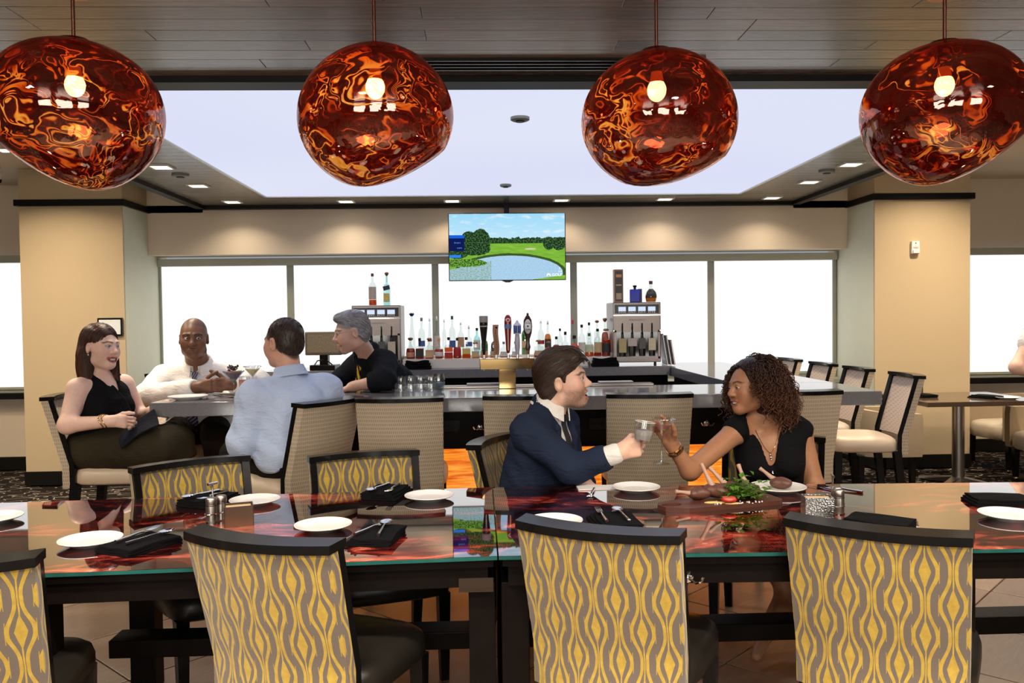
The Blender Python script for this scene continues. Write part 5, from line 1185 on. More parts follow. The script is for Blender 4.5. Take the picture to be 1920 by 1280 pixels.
# ---------------------------------------------------------------- man in blue shirt, back to the camera
def blue_man():
    S = dict(H=V3(-1.083, 4.76, 1.388), HR=dirn((-.80, .60, -.02), .0), s=1.10, P=V3(-1.01, 4.70, .77), N=V3(-1.040, 4.735, 1.185), SL=V3(-1.205, 4.60, 1.105), SR=V3(-.868, 4.86, 1.115), fwd=V3(-.61, .79, 0), b=1.14,
             armr=(.064, .052, .034), face=dict(skin=(.72, .40, .29), mouth='closed', brow=(.10, .06, .04), blush=.4, neck=1.08, scalp=(.012, (.075, .045, .034), .93)))
    root = empty('person', 'man in a pale blue shirt sitting with his back to the camera', 'person', (-1.02, 4.71, 0), 0, PEOPLE)
    arms = [(S['SL'], V3(-1.27, 4.58, .86), V3(-1.20, 4.80, .80)), (S['SR'], V3(-.83, 5.04, .88), V3(-1.0, 5.16, 1.0))]
    legs = [(V3(-1.12, 4.68, .75), V3(-1.42, 5.0, .74), V3(-1.40, 5.0, .33), V3(-1.48, 5.1, .27)), (V3(-.95, 4.83, .75), V3(-1.18, 5.14, .74), V3(-1.2, 5.12, .33), V3(-1.26, 5.22, .27))]
    hn = [(arms[0][2], V3(0, 0, 1), V3(-.5, .85, 0), V3(-.8, -.5, 0), 1.1, RELAX), (arms[1][2], V3(.4, -.3, 1), V3(-.85, .3, .3), V3(.3, .9, .2), 1.1, RELAX)]
    make_body(root, S, arms, legs, 1.14, False, hn)
    R = basis(S['fwd'], S['N']-S['P']); up = R[:, 2]; f = R[:, 1]
    sh = SDF(); torso(sh, S, .014, False, 1.16); collar(root, S, M_blueshirt, .068, .046)
    for q, el, wr in arms: d = unit(wr-el); sh.cap(q, el, .088, .076, .05); sh.cap(el, wr-d*.02, .076, .052, .03)
    sh.disp = crease(.0068, 8.); sh.plane(S['P']-up*.07, -up)
    cloth_obj(root, 'shirt', sh, M_blueshirt, [S['P'], S['N'], S['SR'], S['SL']]+[p for a in arms for p in a[1:]], .0075, .2)
    T = SDF(); T.ell(S['P']-up*.02, (.205, .175, .13), R, .05)
    for h_, kn, an, toe in legs: T.cap(h_, kn, .115, .085, .05); T.cap(kn, an, .085, .062, .03)
    T.disp = crease(.004, 2.); cloth_obj(root, 'trousers', T, M_trouser, [S['P']]+[p for l in legs for p in l[:3]], .012, .18); shoes(root, legs)
    def hp(Hs, L, E, C):
        E((0, -.024, .040), (.0785, .098, .085)); E((0, -.05, -.005), (.074, .066, .070)); E((0, .10, -.03), (.10, .075, .10), .014, 's'); E((0, .02, -.075), (.12, .09, .06), .014, 's')
        for q in (-1, 1): E((q*.085, -.008, -.01), (.022, .030, .04), .006, 's')
    Hs, HV = hair_sdf(root, S, hp, (.026, .016, .012), (.060, .040, .032), .0048, .0005, 260, (.4, .3, .8))
    comb(root, Hs, S, HV, lambda q: np.stack([q[:, 0]*4, .15-q[:, 1]*2-.3, -1+8*np.clip(q[:, 2], 0, .12)], 1), 1200, .022, ((.018, .011, .009), (.11, .075, .06)), steps=5, r=.0013, lift=.002)
blue_man()
# ---------------------------------------------------------------- bartender
def bartender():
    S = dict(H=V3(-.852, 5.75, 1.425), HR=dirn((-.94, -.26, -.16), .03), s=1.10, P=V3(-.54, 6.22, .95), N=V3(-.772, 5.93, 1.265), SL=V3(-.645, 5.83, 1.215), SR=V3(-.86, 6.12, 1.19), fwd=V3(-.80, -.60, -.1), b=1.08,
             armr=(.060, .048, .032), face=dict(skin=(.72, .44, .33), mouth='closed', brow=(.10, .08, .07), blush=.35, nose=1.1, moustache=((.05, .035, .03), .9), beard=(-.055, (.20, .12, .09), .35), scalp=(.02, (.20, .19, .20), .8), eye=.7))
    root = empty('person', 'grey-haired bartender in a black shirt and gold striped tie leaning over the bar', 'person', (-.5, 6.4, 0), 0, PEOPLE)
    arms = [(S['SL'], V3(-.618, 5.60, 1.115), V3(-.835, 5.675, 1.068)), (S['SR'], V3(-1.02, 6.10, 1.06), V3(-1.10, 5.86, 1.06))]
    legs = [(V3(-.60, 6.20, .92), V3(-.50, 6.42, .5), V3(-.42, 6.55, .09), V3(-.54, 6.48, .04)), (V3(-.46, 6.34, .92), V3(-.36, 6.5, .5), V3(-.30, 6.65, .09), V3(-.42, 6.60, .04))]
    hn = [(arms[0][2], V3(-.1, .95, .1), V3(-.93, .12, -.30), V3(-.25, 0, 1), 1.08, [(.25, .35, .2)]*4, (.8, .1), .10), (arms[1][2], V3(.3, -.9, .2), V3(-.5, -.8, -.3), V3(0, -.2, 1), 1.08, [(.25, .35, .2)]*4)]
    make_body(root, S, arms, legs, 1.05, False, hn)
    R = basis(S['fwd'], S['N']-S['P']); up = R[:, 2]; f = R[:, 1]
    sh = SDF(); torso(sh, S, .014, False, 1.1); collar(root, S, M_blackshirt, .064, .042)
    for q, el, wr in arms: d = unit(wr-el); sh.cap(q, el, .086, .072, .05); sh.cap(el, el+d*.075, .070, .064, .02); sh.cap(el+d*.05, el+d*.085, .066, .066, .006)
    sh.disp = crease(.006, 11.); sh.plane(S['P']-up*.08, -up)
    for q, el, wr in arms: d = unit(wr-el); sh.box(el+d*.11+d*.1, (.09, .1, .09), basis_f(d, (0, 0, 1)), 0, .003, 's')
    cloth_obj(root, 'shirt', sh, M_blackshirt, [S['P'], S['N'], S['SR'], S['SL']]+[p for a in arms for p in a[1:]], .0078, .2)
    # the tie hangs free from the collar
    q0 = S['N']+f*.09-up*.0; q0 = sh.surf(S['N']-up*.01+f*.3, -f, .006); n = 12; pts = [q0+V3(-.012, -.03, 0)*min(1, i/4)+V3(.012*i/12, -.01, -.30*i/12) for i in range(13)]
    def wd(t): return .012+.032*min(1, max(0, (t-.1)/.7)) if t > .1 else .018
    sd_ = unit(V3(.75, -.66, 0))
    def fn(u, v, w): i = min(int(v*12), 11); k = v*12-i; p = pts[i]*(1-k)+pts[i+1]*k; return tuple(p+sd_*(u*2-1)*wd(v)+V3(-.6, -.8, 0)*(w*.009))
    m = MB(); slab(m, fn, 3, 24, lambda u, v, w: ((u-.5)*.08, v*.32)); m.build('tie', M_tie_b, root, 40, True)
    T = SDF(); T.ell(S['P']-V3(0, 0, .03), (.18, .15, .12), R, .05)
    for h_, kn, an, toe in legs: T.cap(h_, kn, .10, .075, .05); T.cap(kn, an, .075, .06, .03)
    cloth_obj(root, 'trousers', T, M_trouser, [S['P']]+[p for l in legs for p in l[:3]], .013, .16); shoes(root, legs)
    def hp(Hs, L, E, C):
        E((0, -.022, .042), (.079, .099, .087)); E((0, .0, .09), (.062, .090, .045), .02); C((-.03, .065, .10), (.03, .068, .10), .022, .020, .02); E((0, -.055, -.005), (.074, .063, .075))
        E((0, .10, -.012), (.10, .055, .092), .014, 's'); E((0, .025, -.085), (.12, .09, .075), .014, 's')
        for q in (-1, 1): E((q*.085, -.004, -.008), (.022, .032, .042), .006, 's')
    Hs, HV = hair_sdf(root, S, hp, (.16, .155, .165), (.36, .35, .38), .0046, .0008, 130, (1, .12, -.3))
    def fld(q): tp = np.clip((q[:, 2]-.06)/.05, 0, 1); return np.stack([.6*tp, -1+.5*tp, -.8+.8*tp], 1)
    comb(root, Hs, S, HV, fld, 1900, .05, ((.13, .125, .135), (.72, .71, .76)), steps=8, r=.0014)
    c, R2, s = S['H'], S['HR'], S['s']; L = lambda *p: tuple(c+R2 @ (np.array(p)*s)); gl = MB()
    for q in (-1, 1):
        gl.tube([L(q*.031+.021*math.cos(a), .101-.006*abs(math.cos(a)), .001+.015*math.sin(a)) for a in np.linspace(0, 2*PI, 20, endpoint=False)], .0013, 5, closed=True); gl.tube([L(q*.052, .096, .006), L(q*.078, .03, .008), L(q*.082, -.012, .004)], .0013, 5)
    gl.tube([L(-.010, .102, .004), L(0, .105, .007), L(.010, .102, .004)], .0013, 5); gl.build('eyeglasses', M_steel, root, 60)
bartender()

# ---------------------------------------------------------------- guest at the right edge
def edge_guest():
    S = dict(H=V3(3.93, 5.52, 1.70), HR=dirn((.75, .65, 0)), s=1.02, P=V3(3.96, 5.50, .98), N=V3(3.95, 5.50, 1.48), SR=V3(4.10, 5.36, 1.42), SL=V3(3.80, 5.64, 1.42), fwd=V3(.68, .73, 0), res=.009, face=dict(skin=SK_W, mouth='closed', brow=(.06, .03, .02), scalp=(.03, (.05, .03, .02), .9)))
    root = empty('person', 'bare bent elbow of a standing guest cut off at the right edge of the picture', 'person', (3.96, 5.50, 0), 0, PEOPLE)
    arms = [(S['SR'], V3(4.22, 5.33, 1.14), V3(4.25, 5.52, 1.0)), (S['SL'], V3(3.585, 5.56, 1.135), V3(3.80, 5.66, 1.06))]
    legs = [(V3(4.03, 5.43, .95), V3(4.05, 5.45, .52), V3(4.05, 5.42, .09), V3(4.14, 5.50, .04)), (V3(3.92, 5.58, .95), V3(3.93, 5.60, .52), V3(3.92, 5.58, .09), V3(4.01, 5.67, .04))]
    hn = [(arms[0][2], V3(.3, .5, 1), V3(.3, .9, -.3), V3(.9, -.4, 0), 1.02, RELAX), (arms[1][2], V3(0, 0, 1), V3(.9, .4, -.1), V3(-.4, .9, 0), 1.02, RELAX)]
    make_body(root, S, arms, legs, 1.0, False, hn); R = basis(S['fwd'], S['N']-S['P'])
    C = SDF(); torso(C, S, .012, False, 1.03)
    for q, el, wr in arms: C.cap(q, q*.55+el*.45, .080, .072, .04)
    C.cap(S['N'], S['N']+V3(0, 0, .2), .06, .07, .01, 's'); cloth_obj(root, 'shirt', C, M_whiteshirt, [S['P'], S['N'], S['SR'], S['SL']], .010, .2)
    T = SDF(); T.ell(S['P']-V3(0, 0, .02), (.18, .14, .12), R, .05)
    for h_, kn, an, toe in legs: T.cap(h_, kn, .10, .075, .05); T.cap(kn, an, .075, .06, .03)
    cloth_obj(root, 'trousers', T, M_trouser, [S['P']]+[q for l in legs for q in l[:3]], .013, .16); shoes(root, legs)
edge_guest()

for o in list(bpy.data.objects):
    if o.name.split('.')[0] == 'person' and o.parent is None:
        for ch in o.children: ch.matrix_parent_inverse = Matrix.Translation(-o.location)
# ================================================================ TABLEWARE AND SMALL THINGS
TZ = .760; BZ = 1.030
def glassy(name, tint=(.95, .97, .96), refl=.10, rough=.02, edge=.75):
    t = NT(name); lw = t.n('LayerWeight', Blend=.22).outputs['Facing']
    f = t.ramp(lw, [(.0, (refl, refl, refl)), (.75, (refl*2, refl*2, refl*2)), (1, (edge, edge, edge))])
    return t.done(t.n('MixShader', i0=f, i1=t.n('BsdfTransparent', Color=(*tint, 1)), i2=t.n('BsdfGlossy', Roughness=rough, Color=(1, 1, 1, 1))))
M_glass = glassy('clear_glass', (.84, .88, .87), .12); M_bglass = glassy('bottle_glass', (.86, .90, .89), .045, .03, .6); M_clear = glassy('thin_clear_glass', (.97, .98, .98), .10); M_glassblue = glassy('blue_rim_glass', (.75, .82, .95), .14)
def liquid(name, c, tr=.5):
    t = NT(name); b = t.pbr(c, .1); tl = t.n('BsdfTranslucent', Color=c); return t.done(t.n('MixShader', i0=tr, i1=b, i2=tl))
# --- plates
plate_me = MB().lathe([(.0, .006), (.055, .005), (.060, .0), (.066, .004), (.098, .016), (.102, .019), (.101, .0215), (.094, .019), (.066, .0095), (.058, .0085), (0, .009)], 48).mesh('plate', 40); plate_me.materials.append(M_white)
rim_me = MB(); rim_me.tube([(math.cos(a)*.101, math.sin(a)*.101, .0205) for a in np.linspace(0, 2*PI, 48, endpoint=False)], .0016, 5, closed=True); rim_me = rim_me.mesh('rim', 60); rim_me.materials.append(M_white)
def plate(x, y, z, label, sc=1, grp='white bread plates on the communal table'):
    o = empty('plate', label, 'plate', (x, y, z), 0, grp); o.scale = (sc,)*3; inst('dish', plate_me, o); inst('rim', rim_me, o); return o
plate(-1.326, 2.928, TZ, 'white plate in front of the lower left napkin with fork and spoon')
plate(-1.855, 3.30, TZ, 'white plate cut off at the left edge of the table')
plate(-.568, 3.065, TZ, 'white plate in the near middle of the left table half')
plate(-.216, 3.535, TZ, 'white plate at the far side just left of the table joint')
plate(-.929, 3.523, TZ, 'white plate at the far side beside the left salt and pepper set')
plate(.665, 3.62, TZ, 'white plate before the suited man, under the clinking glasses')
plate(.263, 3.052, TZ, 'white plate half hidden behind the middle foreground chair')
pc = plate(1.255, 3.55, TZ, 'white plate holding one lamb chop before the curly-haired woman', 1.15)
plate(1.908, 2.998, TZ, 'white plate cut off at the right edge of the table')
# --- napkins and cutlery
nap_me = None
def napkin_mesh(w, l):
    m = MB()
    for k in range(3):
        def fn(u, v, q, k=k): return ((u-.5)*w*(1-.05*k)+.006*k+.004*math.sin(v*5+k), (v-.5)*l*(1-.04*k)-.004*k, .0005+.0085*k+q*.0075+.003*math.sin(u*3.1)*math.sin(v*3.1)*q+.0015*math.sin(u*9+v*6+k)*q)
        slab(m, fn, 8, 10)
    return m.mesh('napkin_fold', 50)
nap_me = napkin_mesh(.155, .225); nap_me.materials.append(M_blackcloth)
fork_me = MB(); fork_me.tube([(0, -.085, .003), (0, -.02, .005), (0, .02, .008), (0, .04, .006)], [.0062, .0045, .0035, .004], 8)
fork_me.box(-.011, .011, .038, .062, .004, .0065)
for k in range(4): fork_me.tube([(-.0093+.0062*k, .06, .005), (-.0093+.0062*k, .085, .006), (-.0088+.0059*k, .108, .010)], [.0022, .002, .0013], 6)
fork_me = fork_me.mesh('fork', 40); fork_me.materials.append(M_chrome)
spoon_me = MB(); spoon_me.tube([(0, -.085, .003), (0, -.02, .005), (0, .03, .008), (0, .05, .006)], [.0062, .0045, .0035, .005], 8)
spoon_me.sheet(lambda u, v: (.021*math.cos(2*PI*u)*v, .078+.033*math.sin(2*PI*u)*v, .0035+.0065*v*v), 20, 4); spoon_me.sheet(lambda u, v: (.021*math.cos(2*PI*u)*v, .078+.033*math.sin(2*PI*u)*v, .0015+.0085*v*v), 20, 4, flip=True)
spoon_me = spoon_me.mesh('spoon', 50); spoon_me.materials.append(M_chrome)
knife_me = MB(); knife_me.tube([(0, -.09, .004), (0, .0, .005)], [.0055, .0045], 8); knife_me.prism([(-.006, 0), (.006, 0), (.007, .09), (.002, .115), (-.006, .10)], .004, .0055); knife_me = knife_me.mesh('knife', 40); knife_me.materials.append(M_chrome)
def single(name, me, x, y, z, rz, label, cat, grp=None):
    o = inst(name, me, None, (x, y, z), (0, 0, rz)); tag(o, label, cat, grp); return o
def setting(x, y, rz, label, f1=None, f2=None):
    single('napkin', nap_me, x, y, TZ+.0005, rz, 'folded black napkin '+label, 'napkin', 'black napkins on the communal table')
    c, s = math.cos(rz), math.sin(rz)
    for spec, kind in ((f1, 'fork'), (f2, 'spoon')):
        if spec:
            dx, dy, a = spec; single(kind, fork_me if kind == 'fork' else spoon_me, x+dx*c-dy*s, y+dx*s+dy*c, TZ+.031, rz+a, 'steel %s on the napkin %s' % (kind, label), kind, 'cutlery on black napkins')
setting(-1.14, 2.875, math.radians(-28), 'at the lower left beside the leftmost full plate', (-.035, .01, .1), (.03, .005, -.05))
setting(-.362, 2.92, math.radians(-10), 'in the middle of the left table half', (-.02, 0, -.35), (.022, .005, .12))
setting(-1.125, 3.565, math.radians(155), 'at the far left by the salt and pepper set', (-.03, 0, .1), (.035, 0, -.1))
setting(-.40, 3.64, math.radians(165), 'at the far side left of the table joint', (-.03, 0, .1), (.035, 0, -.1))
setting(.475, 3.04, math.radians(2), 'behind the middle foreground chair', (-.04, .0, 0), (.035, 0, .05))
setting(1.39, 2.935, math.radians(50), 'behind the rightmost foreground chair')
setting(2.02, 3.24, math.radians(80), 'at the right edge of the table')
single('fork', fork_me, .47, 3.58, TZ+.002, 2.9, 'steel fork on the bare table in front of the suited man', 'fork'); single('knife', knife_me, 1.46, 3.58, TZ+.001, .55, 'steel knife right of the lamb chop plate', 'knife'); single('fork', fork_me, 1.53, 3.54, TZ+.002, .75, 'steel fork right of the lamb chop plate', 'fork')
pn = MB(); slab(pn, lambda u, v, w: ((u-.5)*.20, (v-.5)*.10, .001+w*.004+.002*math.sin(u*7)*w), 8, 4); single('paper_napkin', None, 0, 0, 0, 0, '', '') if False else None
o = pn.build('napkin', plain('white_napkin_cloth', (.75, .74, .74), .8), None, 40); o.location = (.52, 3.70, TZ); tag(o, 'white folded napkin on the table edge by the suited man', 'napkin')
# --- condiment sets
def hammered():
    t = NT('hammered_steel'); v = t.n('TexVoronoi', Vector=t.obj(), Scale=150).outputs[0]; return t.done(t.pbr((.62, .60, .58), .22, 1, t.bump(v, .45, .002)))
M_ham = hammered()
def condiments(x, y, rz, lb):
    r = empty('salt_pepper_caddy', 'steel salt and pepper caddy with a T handle '+lb, 'salt and pepper', (x, y, TZ), rz, 'salt and pepper caddies')
    for k, s in enumerate((-1, 1)):
        b = MB().lathe([(.020, .004), (.0205, .06), (.0195, .064), (.0205, .066), (.0205, .085), (.017, .090), (0, .0905)], 24, c=(s*.024, 0, 0)).build('shaker', M_steel, r, 40)
        MB().lathe([(.0208, .060), (.0208, .063)], 24, c=(s*.024, 0, 0), cap=False).build('groove', M_trim, b)
    MB().prism([(.05*math.cos(a), .026*math.sin(a)) for a in np.linspace(0, 2*PI, 24, endpoint=False)], 0, .004).build('tray', M_chrome, r)
    MB().tube([(0, .018, .004), (0, .018, .135)], .0032, 8).tube([(-.022, .018, .137), (.022, .018, .137)], .0055, 10).build('handle', M_chrome, r, 50)
    for zz in (.03,): MB().tube([(.051*math.cos(a), .0255*math.sin(a), zz) for a in np.linspace(0, 2*PI, 30, endpoint=False)], .002, 6, closed=True).build('guard_wire', M_chrome, r, 50)
def sugar_box(x, y, rz, lb, mat):
    r = empty('sugar_holder', 'square metal sugar packet holder '+lb, 'sugar holder', (x, y, TZ), rz, 'sugar packet holders'); W, D, H = .052, .038, .075
    for n, a in (('front', (-W, W, -D, -D+.003)), ('back', (-W, W, D-.003, D)), ('side', (-W, -W+.003, -D, D)), ('side', (W-.003, W, -D, D))): MB().box(*a, 0, H).build('wall_panel', mat, r)
    MB().box(-W+.003, W-.003, -D+.003, D-.003, 0, .004).build('base', mat, r)
    for k in range(7): MB().box(-W+.008, W-.008, -D+.007+.009*k, -D+.0095+.009*k, .005, H-.012+.004*(k % 3), ch=0).build('sugar_packet', [MATS['white_china'], plain('kraft_paper', (.55, .38, .2), .7)][k % 2], r)
condiments(-1.0, 3.245, math.radians(60), 'on the left table half'); sugar_box(-.895, 3.165, math.radians(18), 'of bronze tint on the left table half', plain('bronze_sheet', (.30, .21, .14), .22, .9))
condiments(1.345, 3.155, math.radians(75), 'right of the serving board'); sugar_box(1.245, 3.10, math.radians(-8), 'of hammered steel right of the serving board', M_ham)
# --- serving board with lamb chops
def bmat():
    t = NT('walnut_board'); o = t.obj(); n = t.noise(t.mapping(o, (4, 34, 4)), 2, 4, 1.2); return t.done(t.pbr(t.mix(n, (.045, .014, .009), (.12, .038, .022)), .4, normal=t.bump(n, .15, .002)))
bd = empty('serving_board', 'dark walnut serving board with a handle slot, loaded with lamb and salad', 'serving board', (.965, 3.325, TZ), math.radians(14)); bd.scale = (1, .85, .75)
out = [(-.20, -.095), (.20, -.088), (.225, -.06), (.225, .07), (.20, .09), (-.16, .10), (-.27, .055), (-.285, .02), (-.275, -.04)]
hole = [(-.235+.028*math.cos(a)*1.5, .0+.014*math.sin(a)*2.2) for a in np.linspace(0, 2*PI, 16, endpoint=False)]
bm = bmesh.new()
def loop(pts, z): vs = [bm.verts.new((x, y, z)) for x, y in pts]; return vs, [bm.edges.new((vs[i], vs[(i+1) % len(vs)])) for i in range(len(vs))]
lo_, eo = loop(out, 0); li_, ei = loop(hole, 0)
res = bmesh.ops.triangle_fill(bm, edges=eo+ei, use_beauty=True); ext = bmesh.ops.extrude_face_region(bm, geom=bm.faces[:])
for v in [g for g in ext['geom'] if isinstance(g, bmesh.types.BMVert)]: v.co.z += .022
bmesh.ops.recalc_face_normals(bm, faces=bm.faces[:]); me = bpy.data.meshes.new('plank'); bm.to_mesh(me); bm.free(); me.materials.append(bmat()); inst('plank', me, bd)
for sx in (-.17, .18):
    for sy in (-.06, .06): MB().lathe([(.008, -.0), (.008, .002)], 8, c=(sx, sy, -.0)).build('foot', M_trim, bd)
M_bone = plain('lamb_bone', (.42, .26, .19), .5, var=.2, scale=40); M_meat = plain('seared_lamb', (.11, .042, .028), .45, var=.5, scale=60, bump=.8, bscale=90)
TB = TZ+.018
def chop(x, y, z, rz, el, label, sc=1):
    r = empty('lamb_chop', label, 'lamb chop', (x, y, z), rz, 'lamb chops'); r.scale = (sc,)*3
    rng = random.Random(int(x*991)); m = MB()
    def fn(u, v):
        a = 2*PI*u; t = PI*v; R_ = 1+.18*math.sin(3*a+rng.random()*.2)+.1*math.sin(5*a+2*t); return (.046*math.sin(t)*math.cos(a)*R_, .032*math.sin(t)*math.sin(a)*R_, .024-.024*math.cos(t)*(1+.1*math.sin(4*a)))
    m.sheet(fn, 18, 10); m.build('meat', M_meat, r, 60)
    d = Vector((math.cos(el), 0, math.sin(el))); p0 = Vector((.005, 0, .022)); MB().tube([tuple(p0), tuple(p0+d*.045+Vector((0, .004, .003))), tuple(p0+d*.075+Vector((0, 0, .006))), tuple(p0+d*.098+Vector((0, -.003, .006)))], [.016, .009, .0065, .0085], 8).build('bone', M_bone, r, 60)
chop(.865, 3.345, TB, math.radians(195), .10, 'lamb chop lying flat at the left of the board')
chop(.94, 3.36, TB+.004, math.radians(150), 1.05, 'lamb chop standing with its bone raised high at left', 1.15)
chop(1.01, 3.39, TB+.004, math.radians(160), .75, 'lamb chop leaning behind the salad greens', 1.15)
chop(1.085, 3.38, TB, math.radians(120), .95, 'lamb chop at the right rear of the salad', 1.1)
chop(1.27, 3.55, TZ+.012, math.radians(150), .55, 'single lamb chop on the white plate', 1.0)
# greens
rng = np.random.RandomState(8); gm_ = MB()
for k in range(220):
    c = np.array([1.035+rng.randn()*.045, 3.325+rng.randn()*.028, TB+.008+abs(rng.randn())*.030]); a = rng.rand()*6.28; el_ = rng.uniform(-.1, .9); L_ = rng.uniform(.018, .040); W_ = rng.uniform(.006, .013); d = Vector((math.cos(a)*math.cos(el_), math.sin(a)*math.cos(el_), math.sin(el_))); sdv = d.cross(Vector((0, 0, 1))).normalized(); nv = sdv.cross(d)
    P0 = Vector(c); gm_.add([P0, P0+d*L_*.45+sdv*W_+nv*.003, P0+d*L_-nv*.006, P0+d*L_*.45-sdv*W_+nv*.003, P0+d*L_*.5-nv*.001], [(0, 1, 4), (1, 2, 4), (2, 3, 4), (3, 0, 4), (4, 1, 0), (4, 2, 1), (4, 3, 2), (4, 0, 3)])
tM = NT('salad_leaf'); tM.done(tM.n('MixShader', i0=.3, i1=tM.pbr(tM.mix(tM.noise(tM.obj(), 45, 2), (.07, .20, .02), (.30, .52, .09)), .45), i2=tM.n('BsdfTranslucent', Color=(.25, .5, .05, 1))))
g = gm_.build('salad_greens', MATS['salad_leaf']); tag(g, 'heap of green salad leaves on the serving board', 'salad', kind='stuff')
tm_ = empty('tomato_slice', 'pink round tomato slice at the front of the salad', 'tomato', (.965, 3.275, TB+.006), 0); tm_.scale = (1.2, 1.2, 1.2); MB().lathe([(0, 0), (.021, .0), (.0235, .006), (.021, .013), (0, .0135)], 24).build('flesh', plain('tomato_flesh', (.62, .10, .07), .3, var=.2, scale=70), tm_, 40); MB().tube([(.0235*math.cos(a), .0235*math.sin(a), .006) for a in np.linspace(0, 2*PI, 24, endpoint=False)], .003, 6, closed=True).build('skin', plain('tomato_skin', (.5, .02, .015), .2), tm_, 60)
M_sauce = plain('yellow_sauce', (.70, .48, .16), .3, var=.15, scale=50)
sa = MB()
for (x, y, rx, ry) in ((.975, 3.266, .030, .014), (.905, 3.288, .035, .014), (.935, 3.281, .03, .010)): sa.ball((x, y, TB-.001), (rx, ry, .005), 16, 8)
tag(sa.build('sauce', M_sauce, None, 60), 'smear of yellow sauce at the front of the board', 'sauce', kind='stuff')
pep = MB()
for k in range(26): x, y = .90+rng.rand()*.20, 3.25+rng.rand()*.05; pep.ball((x, y, TB), .0022+.002*rng.rand(), 6, 4)
tag(pep.build('salt_flakes', MATS['white_china'], None, 60), 'pale salt flakes scattered on the board', 'salt', kind='stuff')
# --- drinks in hand
def tumbler(name, label, x, y, z, tilt, r=.044, h=.09, liq=None, lvl=.45, cat='glass', grp=None, flip=False):
    o = empty(name, label, cat, (x, y, z), 0, grp); o.rotation_euler = tilt
    pr = [(0, .0), (r*.84, .0), (r*.87, .004), (r, h), (r-.002, h+.001), (r-.0032, h), (r*.82, .010), (0, .009)]
    if flip: pr = [(a, h-b) for a, b in pr][::-1]
    MB().lathe(pr, 28).build('bowl', M_clear, o, 40, True)
    MB().tube([(math.cos(a)*(r-.0015), math.sin(a)*(r-.0015), 0 if flip else h) for a in np.linspace(0, 2*PI, 32, endpoint=False)], .0016, 6, closed=True).build('rim', M_white if not flip else M_chrome, o, 60)
    if liq: MB().lathe([(0, .011), (r*.80, .0115), (r*(.82+.14*lvl), h*lvl), (0, h*lvl)], 24).build('drink', liq, o, 40)
    return o
def martini(label, x, y, z, tilt, liq, lvl=.75, bowlm=None, grp=None, H=.19, R_=.052, scale=1):
    o = empty('martini_glass', label, 'cocktail glass', (x, y, z), 0, grp); o.rotation_euler = tilt; o.scale = (scale,)*3; b0 = H-.075
    MB().lathe([(.0035, b0), (.006, b0+.005), (R_, H), (R_-.0014, H+.0005), (.004, b0+.008), (0, b0+.007)], 32, cap=False).build('bowl', bowlm or M_clear, o, 40)
    MB().tube([(math.cos(a)*R_, math.sin(a)*R_, H) for a in np.linspace(0, 2*PI, 36, endpoint=False)], .0014, 6, closed=True).build('rim', plain('navy_rim', (.02, .03, .12), .1) if bowlm else M_chrome, o, 60)
    MB().lathe([(.0042, b0+.002), (.0032, b0-.03), (.0036, .02), (.008, .006), (.036, .0015), (.037, 0), (0, 0)], 24).build('stem', M_glass, o, 40)
    if liq: q = .008+(R_-.009)*lvl; MB().lathe([(0, b0+.009), (q, b0+.009+.062*lvl), (0, b0+.009+.062*lvl)], 28).build('drink', liq, o, 40)
    return o
M_rose = liquid('rose_cocktail', (.62, .30, .26), .5); M_pale = liquid('pale_cocktail', (.75, .70, .48), .5); M_milk = liquid('cloudy_drink', (.62, .58, .55), .4); M_cola = liquid('dark_drink', (.035, .012, .008), .2); M_pink = liquid('pink_drink', (.85, .45, .32), .5)
tumbler('rocks_glass', 'salt-rimmed tumbler raised by the man in the navy suit', .700, 3.655, .965, (0, math.radians(9), 0), .045, .088, M_milk, .6)
mg = martini('martini glass with two olives raised by the curly-haired woman', .792, 3.705, .862, (0, math.radians(3), 0), M_rose, .72, scale=1.03)
M_olive_f = plain('green_olive', (.18, .17, .03), .25)
for k, (dx, dz) in enumerate(((.002, .148), (.014, .165))): ol = MB().ball((dx, -.012, dz), (.011, .010, .011), 14, 10).build('olive', M_olive_f, mg, 60)
MB().tube([(-.012, -.010, .128), (.04, -.016, .206)], .0011, 6).build('cocktail_pick', M_gold, mg, 60)
# --- place settings and drinks on the bar
plate(-1.80, 5.33, BZ, 'white plate at the bar corner in front of the bald man', 1.15, 'plates on the bar'); plate(-1.62, 5.62, BZ, 'white plate under the bald man\'s hands on the bar', 1.05, 'plates on the bar'); plate(-1.28, 5.40, BZ, 'white plate beside the blue-shirted man on the bar', 1.0, 'plates on the bar')
tu = martini('blue-rimmed cocktail glass heaped with tuna tartare on the bar', -1.545, 5.42, BZ, (0, 0, 0), None, .7, M_glassblue, None, .165, .066, 1.0)
M_tuna = plain('diced_tuna', (.42, .06, .045), .4, var=.5, scale=70, bump=.8, bscale=120); M_avo = plain('avocado', (.42, .48, .10), .45, var=.2); M_mixed = plain('dark_lettuce', (.030, .010, .014), .5, var=.5, scale=60)
rb = MB().lathe([(0, .102), (.02, .118), (.046, .150), (.05, .160), (.03, .168), (0, .170)], 24).build('tartare', M_tuna, tu, 50); MB().ball((.018, -.025, .163), (.022, .010, .008), 14, 8).build('avocado_slice', M_avo, tu, 60); MB().lathe([(0, .098), (.018, .112), (.024, .125), (0, .125)], 20).build('avocado_layer', MATS['avocado'], tu, 50)
lf = MB()
for k in range(60):
    a = rng.rand()*6.28; r_ = rng.rand()*.035; c = Vector((math.cos(a)*r_, math.sin(a)*r_, .168+rng.rand()*.028)); d = Vector((rng.randn(), rng.randn(), abs(rng.randn())*.6)).normalized()*.016; sv = d.orthogonal().normalized()*.009; lf.add([c, c+d*.5+sv, c+d, c+d*.5-sv], [(0, 1, 2, 3)])
lf.build('leaf_garnish', M_mixed, tu)
